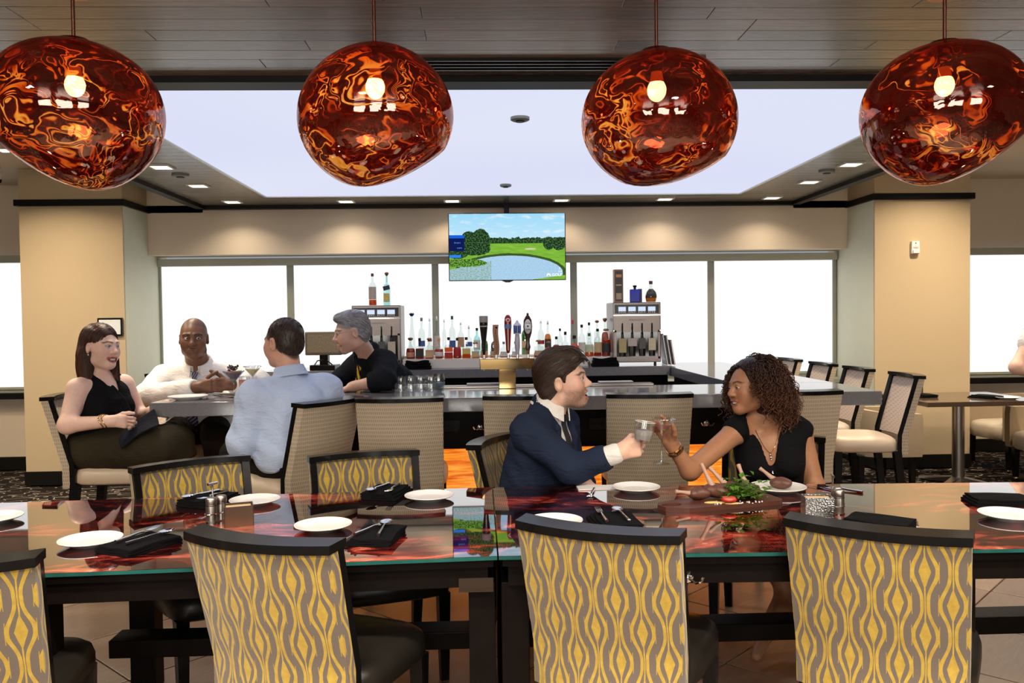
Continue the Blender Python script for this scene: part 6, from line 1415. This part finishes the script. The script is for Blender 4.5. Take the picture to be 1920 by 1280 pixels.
martini('martini glass with olives in front of the bald man', -1.475, 5.60, BZ, (0, 0, 0), M_pale, .8, None, None, .185, .058)
tumbler('tall_glass', 'tall glass of pink drink behind the tartare glass', -1.50, 5.50, BZ, (0, 0, 0), .036, .125, M_pink, .85)
tumbler('tall_glass', 'glass of dark cola beside the blue-shirted man', -1.24, 5.68, BZ, (0, 0, 0), .036, .13, M_cola, .7)
single('fork', fork_me, -1.60, 5.46, BZ+.001, 1.2, 'steel fork beside the tartare glass on the bar', 'fork'); single('napkin', nap_me, -1.33, 5.66, BZ+.0005, .6, 'folded black napkin on the bar beside the martini', 'napkin')
o = MB(); slab(o, lambda u, v, w: ((u-.5)*.24, (v-.5)*.18, .010*math.sin(u*3)+w*.008+.01*math.sin(v*4+u*3)), 8, 6); o = o.build('cloth_napkin', cloth('navy_napkin', (.012, .013, .022)), None, 40); o.location = (-1.985, 5.03, .885); o.rotation_euler = (math.radians(28), math.radians(-32), .2); tag(o, 'dark napkin held on the lap of the brunette woman', 'napkin')
# upturned tumblers, stemless wine glass
k = 0
for i in range(4):
    for j in range(2):
        x, y = -.525+.068*i-.02*j, 5.70+.072*j; lb = 'upturned tumbler on the bar, %s of the %s row' % (['first', 'second', 'third', 'last'][i], ['front', 'rear'][j]); tumbler('rocks_glass', lb, x, y, BZ+.001, (0, 0, 0), .032, .095, None, 0, 'glass', 'upturned tumblers', True)
wg = empty('stemless_wine_glass', 'stemless wine glass of water on the bar', 'wine glass', (-.275, 5.76, BZ)); MB().lathe([(0, 0), (.026, .0), (.040, .03), (.045, .055), (.041, .085), (.035, .108), (.0338, .108), (.043, .055), (.038, .031), (0, .004)], 32).build('bowl', M_glass, wg, 40, True); MB().lathe([(0, .005), (.036, .031), (.041, .05), (0, .05)], 24).build('water', liquid('water', (.55, .58, .66), .6), wg, 40)
for i, (x, w_) in enumerate(((-.40, .10), (.05, .14), (.95, .12))): o = MB().box(-w_, w_, -.035, .035, 0, .012, ch=.004).build('bar_mat', plain('pale_bar_mat', (.60, .57, .55), .7)); o.location = (x, 5.93, 1.0455) if i else (-.36, 5.90, 1.0455); tag(o, 'pale service tray on the inner bar rail, %s' % ['left by the wine glass', 'below the beer taps', 'right of the suited man'][i], 'tray', 'inner rail trays')
# --- beer tower
bt = empty('beer_tower', 'polished brass T-shaped beer tower with five tap faucets', 'beer tower', (.187, 5.80, BZ))
MB().box(-.058, .058, -.05, .05, 0, .13, ch=.004).build('column', M_gold, bt); MB().box(-.185, .185, -.06, .06, .13, .205, ch=.004).build('tap_box', M_gold, bt)
TX = [-.155, -.072, .010, .073, .145]
for x in TX: f = MB().tube([(x, .055, .175), (x, .085, .172), (x, .098, .155), (x, .100, .115)], [.010, .010, .009, .008], 10).lathe([(.010, .0), (.008, .03)], 12, c=(x, .0, .200)).build('faucet', M_chrome, bt, 50)
GT = 'beer tap handles'; YT = 5.80; ZT = BZ+.228
def tap(x, label): return empty('tap_handle', label, 'beer tap', (.187+x, YT, ZT), 0, GT)
h = tap(TX[0], 'black tap handle shaped like a tall pint of stout'); MB().lathe([(.008, 0), (.011, .02), (.013, .06), (.020, .13), (.028, .20), (.029, .235)], 24).build('handle', plain('stout_black', (.012, .010, .010), .15), h, 40); MB().lathe([(.0293, .222), (.0296, .262), (.027, .266), (0, .266)], 24).build('foam_head', plain('cream_foam', (.35, .30, .28), .5), h, 40)
text('lettering', 'GUINNESS', .0115, M_tvw if False else MATS['white_china'], h, (0, -.0275, .195), FRONT); MB().ball((0, -.0275, .212), (.005, .001, .007), 8, 6).build('emblem', M_gold, h)
h = tap(TX[1], 'flat wooden plank tap handle with vertical carved letters'); wd_ = MB(); slab(wd_, lambda u, v, w: ((u-.5)*(.036+.006*abs(v-.5))+.004*math.sin(v*6), (w-.5)*.016, v*.205), 3, 12); wd_.build('handle', plain('copper_oak', (.42, .19, .09), .5, var=.3, scale=30), h, 30, True)
for i, chh in enumerate('SPOONWOOD'): text('lettering', chh, .021, M_ink, h, (.001+.004*math.sin((.175-i*.0195)/.205*6), -.0088, .163-i*.0185), FRONT)
MB().ball((.003, -.0085, .186), (.008, .0012, .008), 12, 6).build('emblem', M_ink, h)
h = tap(TX[2], 'red rounded tap handle with a white oval and a blue band'); MB().lathe([(.009, .01), (.014, .03), (.018, .10), (.0235, .19), (.0245, .225), (.021, .252), (.012, .268), (0, .272)], 24, sy=.7).build('handle', plain('cherry_red', (.34, .012, .014), .2), h, 40); MB().lathe([(.0243, .178), (.0252, .205)], 24, sy=.72, cap=False).build('blue_band', plain('steel_blue', (.10, .22, .42), .3), h, 40)
MB().box(-.0035, .0035, -.0168, -.012, .03, .176).build('stripe', plain('cream_stripe', (.75, .60, .40), .4), h); eo_ = MB().ball((0, -.0165, .236), (.017, .003, .013), 20, 8).build('oval_badge', MATS['white_china'], h, 60); MB().ball((0, -.0195, .236), (.009, .001, .007), 14, 6).build('badge_mark', M_red, h, 60)
h = tap(TX[3], 'white tap handle with a blue faceted lantern head'); MB().lathe([(.013, 0), (.013, .02), (.018, .05), (.018, .10), (.014, .14)], 20, sy=.8).build('handle', plain('grey_white', (.62, .58, .62), .3), h, 40); MB().lathe([(.026, .14), (.027, .20), (.012, .218), (.005, .232), (0, .234)], 6).build('lantern', plain('lantern_white', (.70, .68, .76), .3), h); 
for s in (-1, 1): MB().box(-.011, .011, -.0015, .0, .147, .196, M=Matrix.Rotation(s*math.radians(30), 4, 'Z') @ Matrix.Translation((0, -.0245, 0))).build('blue_panel', plain('moon_blue', (.02, .10, .36), .3), h)
MB().box(-.010, .010, -.0022, .0, .165, .176, M=Matrix.Rotation(math.radians(30), 4, 'Z') @ Matrix.Translation((0, -.0245, 0)) @ Matrix.Rotation(.3, 4, 'Y')).build('orange_slash', plain('lantern_orange', (.75, .30, .06), .4), h)
h = tap(TX[4], 'dark oval paddle tap handle with a white lager label'); pd = [(.010, 0), (.012, .03), (.018, .05), (.012, .075), (.013, .105), (.026, .145), (.031, .19), (.026, .235), (.012, .262), (.006, .268), (.009, .276), (0, .284)]; MB().lathe(pd, 24, sy=.45).build('handle', plain('maroon_wood', (.055, .014, .014), .25), h, 40); MB().lathe([(.0105, 0), (.0125, .028)], 16, cap=False).build('ferrule', M_gold, h, 40); MB().ball((0, -.0105, .190), (.0245, .006, .050), 24, 10).build('label_plate', MATS['white_china'], h, 60)
text('lettering', 'LAGER', .0125, M_ink, h, (0, -.0175, .170), FRONT); text('lettering', 'Yuengling', .0095, M_ink, h, (0, -.0175, .213), FRONT); MB().ball((0, -.0165, .192), (.008, .001, .007), 10, 6).build('eagle_mark', plain('label_blue', (.05, .12, .35), .4), h)
# --- wine dispensers
M_dsteel = plain('warm_grey_steel', (.20, .17, .155), .32, 1, var=.08)
def dispenser(x, lb, acc):
    r = empty('wine_dispenser', 'stainless wine dispenser with four taps '+lb, 'wine dispenser', (x, 8.04, 1.04)); W, H, D = .228, .60, .42
    MB().box(-W, W, .0, D, .03, H, ch=.008).build('cabinet', M_dsteel, r)
    for sx in (-1, 1): MB().lathe([(.014, 0), (.012, .03)], 12, c=(sx*.18, .05, 0)).build('foot', M_black, r, 40)
    MB().box(-W+.018, W-.018, -.008, 0, H-.105, H-.022, ch=.002).build('control_panel', M_black, r)
    for k in range(4):
        xx = -.141+.094*k; sc_k = MB().box(xx-.036, xx+.034, -.0115, -.007, H-.083, H-.042).build('display', emit('lcd_%d_%d' % (k, int(x*10)), (.62, .72, .95, 1), .9) if k == 0 else MATS['lcd_0_%d' % int(x*10)], r)
        for q in range(4): MB().box(xx-.034+.018*q, xx-.024+.018*q, -.0105, -.007, H-.098, H-.088).build('button', MATS['white_plastic'], sc_k)
        MB().lathe([(.004, 0), (.0055, .02), (.0035, .055), (.006, .062), (0, .066)], 10, c=(xx, -.022, H-.262)).tube([(xx, -.0, H-.245), (xx, -.022, H-.245)], .005, 8).tube([(xx, -.012, H-.26), (xx, -.016, H-.30)], .006, 8).build('tap', M_black, r, 40)
    MB().box(-W+.004, W-.004, -.004, 0, H-.125, H-.118).box(-W+.004, W-.004, -.004, 0, H-.272, H-.265).build('seam', M_chrome, r)
    wf = MB().box(-W+.012, W-.012, -.010, 0, .065, .085).box(-W+.012, W-.012, -.010, 0, .318, .335).box(-W+.012, -W+.03, -.010, 0, .065, .335).box(W-.03, W-.012, -.010, 0, .065, .335).build('window_frame', M_dsteel, r)
    MB().box(-W+.03, W-.03, -.003, .001, .085, .318).build('window', M_screen_off, r)
    cols = [((.45, .36, .16), .07, .135), ((.50, .42, .38), .085, .075), ((.10, .09, .08), .06, .10), ((.55, .48, .34), .07, .115)]
    for k, (cl, w_, h_) in enumerate(cols):
        xx = -.141+.094*k; b = MB().lathe([(.030, .09), (.031, .20), (.028, .235), (.012, .27), (.011, .315)], 16, c=(xx, -.006, 0), sy=.25).build('wine_bottle', M_black, r, 40)
        MB().box(xx-w_/2, xx+w_/2, -.0165, -.0135, .29-h_-.03, .26).build('label', plain('wine_label_%d' % k, cl, .6, var=.25, scale=60), b)
    text('lettering', 'winestation', .030, plain('grey_print', (.22, .20, .19), .5), r, (0, -.001, H-.165), FRONT, sx=1.15)
    text('lettering', 'NAPA', .014, M_red, r, (.19, -.001, .05), FRONT) if acc else None
    return r
dispenser(-.960, 'behind the bartender', 0); dispenser(1.498, 'at the right end of the back bar', 1)
# --- bottles
def bottle(kind, x, y, z, H, W, glass, liq, lvl, cap, lab, label, grp, sq=False):
    r = empty('bottle', label, 'bottle', (x, y, z), 0, grp); w = W/2; seg = 4 if sq else 18; rot = Matrix.Rotation(PI/4, 4, 'Z') if sq else None; k = math.sqrt(2)*.92 if sq else 1
    P = {'round': [(w*.8, 0), (w, .006), (w, H*.42), (w*.85, H*.55), (w*.32, H*.63), (w*.28, H*.9)], 'tall': [(w*.92, 0), (w, .006), (w, H*.58), (w*.8, H*.66), (w*.32, H*.74), (w*.3, H*.93)], 'cone': [(w*.95, 0), (w, .006), (w*.62, H*.45), (w*.34, H*.7), (w*.26, H*.93)],
         'ball': [(w*.7, 0), (w*.85, .005), (w, H*.25), (w*.9, H*.45), (w*.4, H*.6), (w*.26, H*.66), (w*.26, H*.88)], 'square': [(w*.96, 0), (w, .004), (w, H*.56), (w*.8, H*.62), (w*.3, H*.66), (w*.28, H*.9)]}[kind]
    MB().lathe([(a*k, b) for a, b in P], seg, M=rot).build('glass', glass, r, 45)
    if liq:
        top = H*lvl; Q = [(a*.93*k, max(b, .004)) for a, b in P if b < top]; 
        for (a0, b0), (a1, b1) in zip(P, P[1:]):
            if b0 < top <= b1: Q.append(((a0+(a1-a0)*(top-b0)/(b1-b0))*.93*k, top)); break
        MB().lathe(Q, seg, M=rot).build('spirit', liq, r, 45)
    nr = P[-1][0]; MB().lathe([(nr*1.15, P[-1][1]-.008), (nr*1.2, H-.004), (nr*.9, H)] if cap[1] == 'c' else [(nr*.9, P[-1][1]-.004), (nr*2.0, H-.018), (nr*2.2, H-.010), (nr*1.3, H)] if cap[1] == 'b' else [(nr*1.1, P[-1][1]-.005), (nr*.9, H*.95), (nr*.35, H)], 12).build('stopper', cap[0], r, 45)
    if lab:
        m, a, b = lab
        if sq: MB().box(-w*.86, w*.86, -w*1.33, -w*1.28, H*a, H*b).build('label', m, r)
        else:
            rr = lambda z_: next(((p[0]+(q[0]-p[0])*(z_-p[1])/(q[1]-p[1])) for p, q in zip(P, P[1:]) if p[1] <= z_ <= q[1]), w); MB().sheet(lambda u, v: ((rr(H*(a+(b-a)*v))+.0012)*math.cos(-PI/2+(u-.5)*2.3), (rr(H*(a+(b-a)*v))+.0012)*math.sin(-PI/2+(u-.5)*2.3), H*(a+(b-a)*v)), 10, 3).build('label', m, r, 60)
    return r
L_amb = liquid('amber_whiskey', (.95, .28, .03), .85); L_red = liquid('dark_bourbon', (.70, .10, .02), .8); L_gold = liquid('golden_spirit', (.95, .45, .04), .8); L_clear = None
C_blk = (M_black, 'c'); C_cork = (plain('cork_brown', (.20, .10, .05), .6), 'b'); C_blue = (plain('navy_cap', (.015, .025, .14), .3), 'b'); C_grey = (plain('grey_cap', (.22, .20, .19), .4), 'c'); C_navy = (plain('navy_sleeve', (.012, .02, .07), .3), 'c'); C_sp = (M_chrome, 's'); C_red = (plain('red_cap', (.5, .015, .03), .3), 'c'); C_green = (plain('green_cap', (.03, .14, .05), .4), 'c')
LB = lambda n, c: plain('label_'+n, c, .6, var=.18, scale=60)
l_tan = LB('tan', (.60, .42, .22)); l_blk = LB('black', (.03, .025, .025)); l_red = LB('red', (.45, .02, .02)); l_wht = LB('white', (.72, .66, .58)); l_yel = LB('yellow', (.70, .55, .16)); l_grn = LB('green', (.55, .62, .40)); l_blu = LB('blue', (.12, .26, .50)); l_org = LB('orange', (.70, .33, .12))
G_teal = glassy('teal_glass', (.60, .86, .86), .14); G_green = glassy('green_glass', (.10, .30, .10), .16); G_dark = plain('dark_bottle_glass', (.015, .013, .012), .08)
GB = 'bottles on the back bar step'
Xp = lambda px_, Y: (px_-894)/1600*Y*1.0008+.0                                   # lateral place along the step
FR = [(766, 631, 'ball', 18, L_red, .50, C_cork, (LB('peach', (.62, .28, .16)), .10, .32), 'bulbous bourbon bottle, first of the front row'), (783, 632, 'square', 16, L_red, .50, C_blk, (l_blk, .10, .46), 'square bottle with black label and red bourbon'),
      (801, 632, 'square', 16, L_amb, .42, C_cork, (l_tan, .08, .40), 'square bottle with a tan label and little whiskey'), (819, 632, 'ball', 17, L_red, .46, (l_org, 'c'), (l_wht, .12, .34), 'round bourbon bottle with an orange seal'), (837, 631, 'square', 17, L_amb, .52, C_blk, (l_red, .12, .30), 'square amber bottle with pale red lettering band'),
      (853, 632, 'round', 15, L_red, .55, C_blk, (l_red, .12, .50), 'bottle with a bright red label in the front row'), (870, 631, 'square', 17, L_amb, .46, C_blk, (l_yel, .22, .46), 'square whiskey bottle with a yellow label'), (887, 640, 'square', 16, L_gold, .30, C_cork, (l_tan, .10, .44), 'pale square bottle left of the taps'),
      (903, 642, 'square', 15, L_red, .3, C_blk, (l_org, .10, .48), 'dark square bottle behind the stout tap'), (921, 642, 'square', 15, L_gold, .3, C_cork, (l_tan, .1, .45), 'square bottle between the stout and wooden taps'), (940, 640, 'square', 15, L_red, .3, C_grey, (l_wht, .1, .4), 'squat bottle behind the red tap'), (962, 640, 'square', 15, L_gold, .3, C_blk, (l_wht, .1, .4), 'squat bottle behind the white tap'),
      (1006, 637, 'square', 20, L_red, .28, C_cork, (l_tan, .12, .40), 'wide squat bottle right of the oval tap'), (1024, 640, 'ball', 16, L_amb, .62, C_cork, (l_org, .1, .4), 'small round amber bottle right of the taps'), (1039, 631, 'round', 15, L_red, .6, C_blk, (l_red, .1, .4), 'dark red bottle before the tall gold one'), (1056, 622, 'round', 15, L_amb, .38, C_blk, (l_wht, .1, .3), 'slim half-empty whiskey bottle'),
      (1073, 629, 'ball', 22, L_amb, .62, C_blk, (l_tan, .1, .35), 'broad round amber bottle'), (1087, 609, 'tall', 14, None, 0, C_blk, (l_wht, .15, .45), 'clear bottle with a black neck near the right dispenser'), (1101, 625, 'round', 17, L_amb, .2, C_green, (l_grn, .2, .52), 'pale green labelled bottle near the right dispenser'), (1117, 617, 'tall', 15, L_red, .42, C_blk, (l_tan, .15, .52), 'tall bottle with a slanted tan label'), (1133, 617, 'tall', 17, L_red, .6, C_cork, (l_blk, .15, .48), 'tall dark bourbon bottle nearest the right dispenser')]
for (px_, top, kd, wpx, lq, lv, cp, lb, nm_) in FR: Y = 8.11; H = (671.5-.006*(px_-760)-top)*Y/1600; bottle(kd, Xp(px_, Y), Y, 1.1285, H, wpx*Y/1600, M_bglass, lq, lv, cp, lb, nm_, GB, kd == 'square')
BK = [(769, 588, 'cone', 17, None, C_blue, None, 'tall tapered clear vodka bottle with a blue ball stopper'), (787, 597, 'tall', 13, None, C_grey, (l_blu, .25, .4), 'clear vodka bottle with a grey capsule'), (802, 598, 'cone', 13, None, C_sp, (l_red, .38, .46), 'curved clear bottle with a red band'), (815, 594, 'round', 13, None, C_sp, (l_wht, .15, .5), 'clear bottle with a chrome pour spout'), (829, 600, 'tall', 8, None, C_sp, None, 'slim clear bottle with a small blue disc'),
      (844, 594, 'tall', 13, None, C_navy, (l_blu, .2, .38), 'clear vodka bottle with a navy neck'), (860, 606, 'tall', 13, None, C_sp, (LB('kraft', (.50, .30, .16)), .25, .55), 'clear bottle with a brown paper label'), (875, 612, 'round', 13, None, C_sp, (l_blu, .3, .45), 'clear bottle with a faint blue label'), (890, 617, 'tall', 13, 'teal', C_blk, (l_wht, .2, .55), 'teal tinted gin bottle with a black cap'), (904, 622, 'round', 13, 'green', C_green, None, 'lime green liqueur bottle behind the stout tap'), (923, 627, 'round', 14, 'dark', C_blk, None, 'dark bottle behind the wooden tap'),
      (980, 604, 'tall', 13, 'green', C_green, (l_tan, .2, .4), 'dark green bottle between white and oval taps'), (1010, 604, 'tall', 13, None, C_sp, (l_red, .3, .42), 'clear bottle with a slanted red label'), (1023, 604, 'round', 13, 'gold', C_sp, (l_blk, .2, .45), 'tall golden yellow liqueur bottle'), (1046, 619, 'tall', 11, None, C_blk, None, 'thin clear bottle with a black cap'), (1070, 603, 'round', 13, None, C_red, None, 'clear bottle with a red neck and spout'), (1101, 608, 'tall', 12, None, C_blk, None, 'clear bottle with a dark cap behind the green label'), (1116, 604, 'tall', 12, None, C_cork, None, 'clear bottle with a cork behind the tan label'), (1131, 600, 'round', 14, 'amber', C_cork, None, 'amber cognac bottle with a tall cork by the right dispenser')]
for (px_, top, kd, wpx, gl, cp, lb, nm_) in BK:
    Y = 8.30; H = (668.5-.006*(px_-760)-top)*Y/1600; bottle(kd, Xp(px_, Y), Y, 1.1505, H, wpx*Y/1600, {'teal': G_teal, 'green': G_green, 'dark': G_dark}.get(gl, M_bglass), {'gold': L_gold, 'amber': L_amb}.get(gl), .6, cp, lb, nm_, GB)
GD = 'bottles on the wine dispensers'; ZM = 1.6405
bottle('tall', -1.003, 8.15, ZM, .305, .075, M_bglass, L_amb, .18, (plain('mahogany_cap', (.12, .03, .02), .4), 'c'), (LB('parchment', (.55, .43, .36)), .19, .58), 'tall whisky bottle with a parchment label on the left dispenser', GD)
b_ = bottle('square', -.868, 8.15, ZM, .315, .066, G_teal, None, 0, C_cork, (l_yel, .10, .36), 'square blue-green whisky bottle with a slanted label on the left dispenser', GD, True); MB().box(-.031, .031, -.046, -.044, .145, .185, M=Matrix.Translation((0, 0, .165)) @ Matrix.Rotation(-.25, 4, 'Y') @ Matrix.Translation((0, 0, -.165))).build('slanted_label', l_blk, b_)
bx = empty('whisky_box', 'tall slim bronze and black gift box on the right dispenser', 'gift box', (1.337, 8.14, ZM)); MB().box(-.043, .043, -.043, .043, 0, .315, ch=.002).build('carton', plain('bronze_card', (.22, .11, .06), .4, .4), bx); MB().box(-.034, .034, -.0448, -.042, .015, .30).build('printed_panel', plain('dark_print', (.03, .02, .018), .4, var=.6, scale=40), bx)
for zz, hh, cl in ((.24, .028, l_org), (.16, .012, l_tan), (.03, .06, LB('gilt', (.50, .36, .22)))): MB().box(-.026, .026, -.0465, -.044, zz, zz+hh).build('print_band', cl, bx)
fk = empty('blue_flask', 'cobalt blue rectangular bottle on the right dispenser', 'bottle', (1.500, 8.15, ZM)); MB().box(-.046, .046, -.03, .03, 0, .125, ch=.006).build('glass', liquid('cobalt_glass', (.01, .09, .75), .85), fk); MB().lathe([(.012, .12), (.012, .145), (.02, .152), (.018, .163), (0, .165)], 14).build('stopper', C_blk[0], fk, 40)
bk2 = empty('carton', 'narrow dark carton behind the cobalt blue bottle', 'gift box', (1.556, 8.19, ZM)); MB().box(-.016, .016, -.03, .03, 0, .13, ch=.002).build('box', plain('dark_bronze_card', (.10, .07, .05), .5), bk2); MB().box(-.013, .013, -.0312, -.029, .01, .12).build('printed_panel', MATS['dark_print'], bk2)
bottle('ball', 1.655, 8.15, ZM, .205, .115, M_bglass, L_gold, .33, (plain('maroon_cap', (.14, .02, .02), .4), 'c'), (l_blk, .20, .62), 'round cognac bottle with a dark label on the right dispenser', GD)
# --- folded black towels, menus, register screen
def towels(x, y, z, label):
    r = empty('bar_towels', label, 'towels', (x, y, z)); 
    for k in range(3): m = MB(); slab(m, lambda u, v, w, k=k: ((u-.5)*(.25-.02*k)+.006*math.sin(k*3), (v-.5)*.14, .0005+.026*k+w*.024+.006*math.sin(u*7+k)*w), 12, 4); m.build('folded_towel', M_blackcloth, r, 50, True)
towels(-.575, 7.985, 1.0405, 'stack of folded black towels before the left end of the bottles'); towels(1.18, 7.985, 1.0405, 'stack of folded black towels before the right dispenser')
for i, (x, cl, h_) in enumerate(((1.765, M_black, .30), (1.80, plain('dark_grey_cover', (.04, .045, .04), .4), .285), (1.835, plain('red_cover', (.22, .02, .02), .4), .24))):
    o = empty('menu', ['black menu folder leaning nearest the right dispenser', 'grey-black menu folder in the middle of the leaning menus', 'dark red menu folder at the right of the leaning menus'][i], 'menu', (x+.035, 8.20, 1.04), 0, 'leaning menus'); o.rotation_euler = (0, math.radians(-9), 0); MB().box(-.007, .007, -.11, .11, 0, h_, ch=.002).build('cover', cl, o); MB().box(-.004, .004, -.1125, .105, .004, h_-.004).build('pages', MATS['white_china'], o)
rg = empty('register_screen', 'flat point of sale screen seen from behind, left of the bartender', 'monitor', (-1.46, 7.62+.45, 1.04), math.radians(-6)); 
MB().box(-.175, .175, -.015, .02, .14, .36, ch=.012).build('screen_back', plain('bronze_plastic', (.16, .13, .09), .35, .3), rg); MB().box(-.15, .15, -.0175, -.014, .165, .338).build('rear_plate', plain('mottled_plate', (.26, .21, .14), .5, .4, var=.4, scale=60), rg); MB().box(-.04, .04, .0, .06, .04, .2).box(-.12, .12, -.06, .14, 0, .05, ch=.006).build('stand', M_black, rg); MB().tube([(-.08, -.03, .05), (-.05, -.035, .09), (.03, -.03, .10), (.09, -.03, .05)], .006, 6).build('cable', M_black, rg, 60)
# --- the table at the right
condz = .7605
for nm_, x, y, rz, lb in (('napkin', 4.38, 7.22, .4, 'folded black napkin on the pedestal table'), ('napkin', 3.92, 7.42, .2, 'folded black napkin at the left end of the pedestal table')): single('napkin', nap_me, x, y, condz, rz, lb, 'napkin', 'napkins on the pedestal table')
plate(4.50, 7.10, condz, 'white plate on the pedestal table', 1.0, 'plates on the pedestal table')
r = empty('salt_pepper_caddy', 'small steel condiment caddy on the pedestal table by the column', 'salt and pepper', (3.97, 7.62, condz)); MB().lathe([(.02, 0), (.02, .085), (.016, .09)], 16).lathe([(.02, 0), (.02, .085), (.016, .09)], 16, c=(.05, 0, 0)).build('shaker', M_steel, r, 40); MB().tube([(.025, .015, 0), (.025, .015, .15)], .004, 8).tube([(.01, .015, .15), (.04, .015, .15)], .006, 8).build('handle', M_black, r, 40); MB().box(-.14, -.04, -.03, .03, 0, .07).build('packet_box', MATS['bronze_sheet'], r)
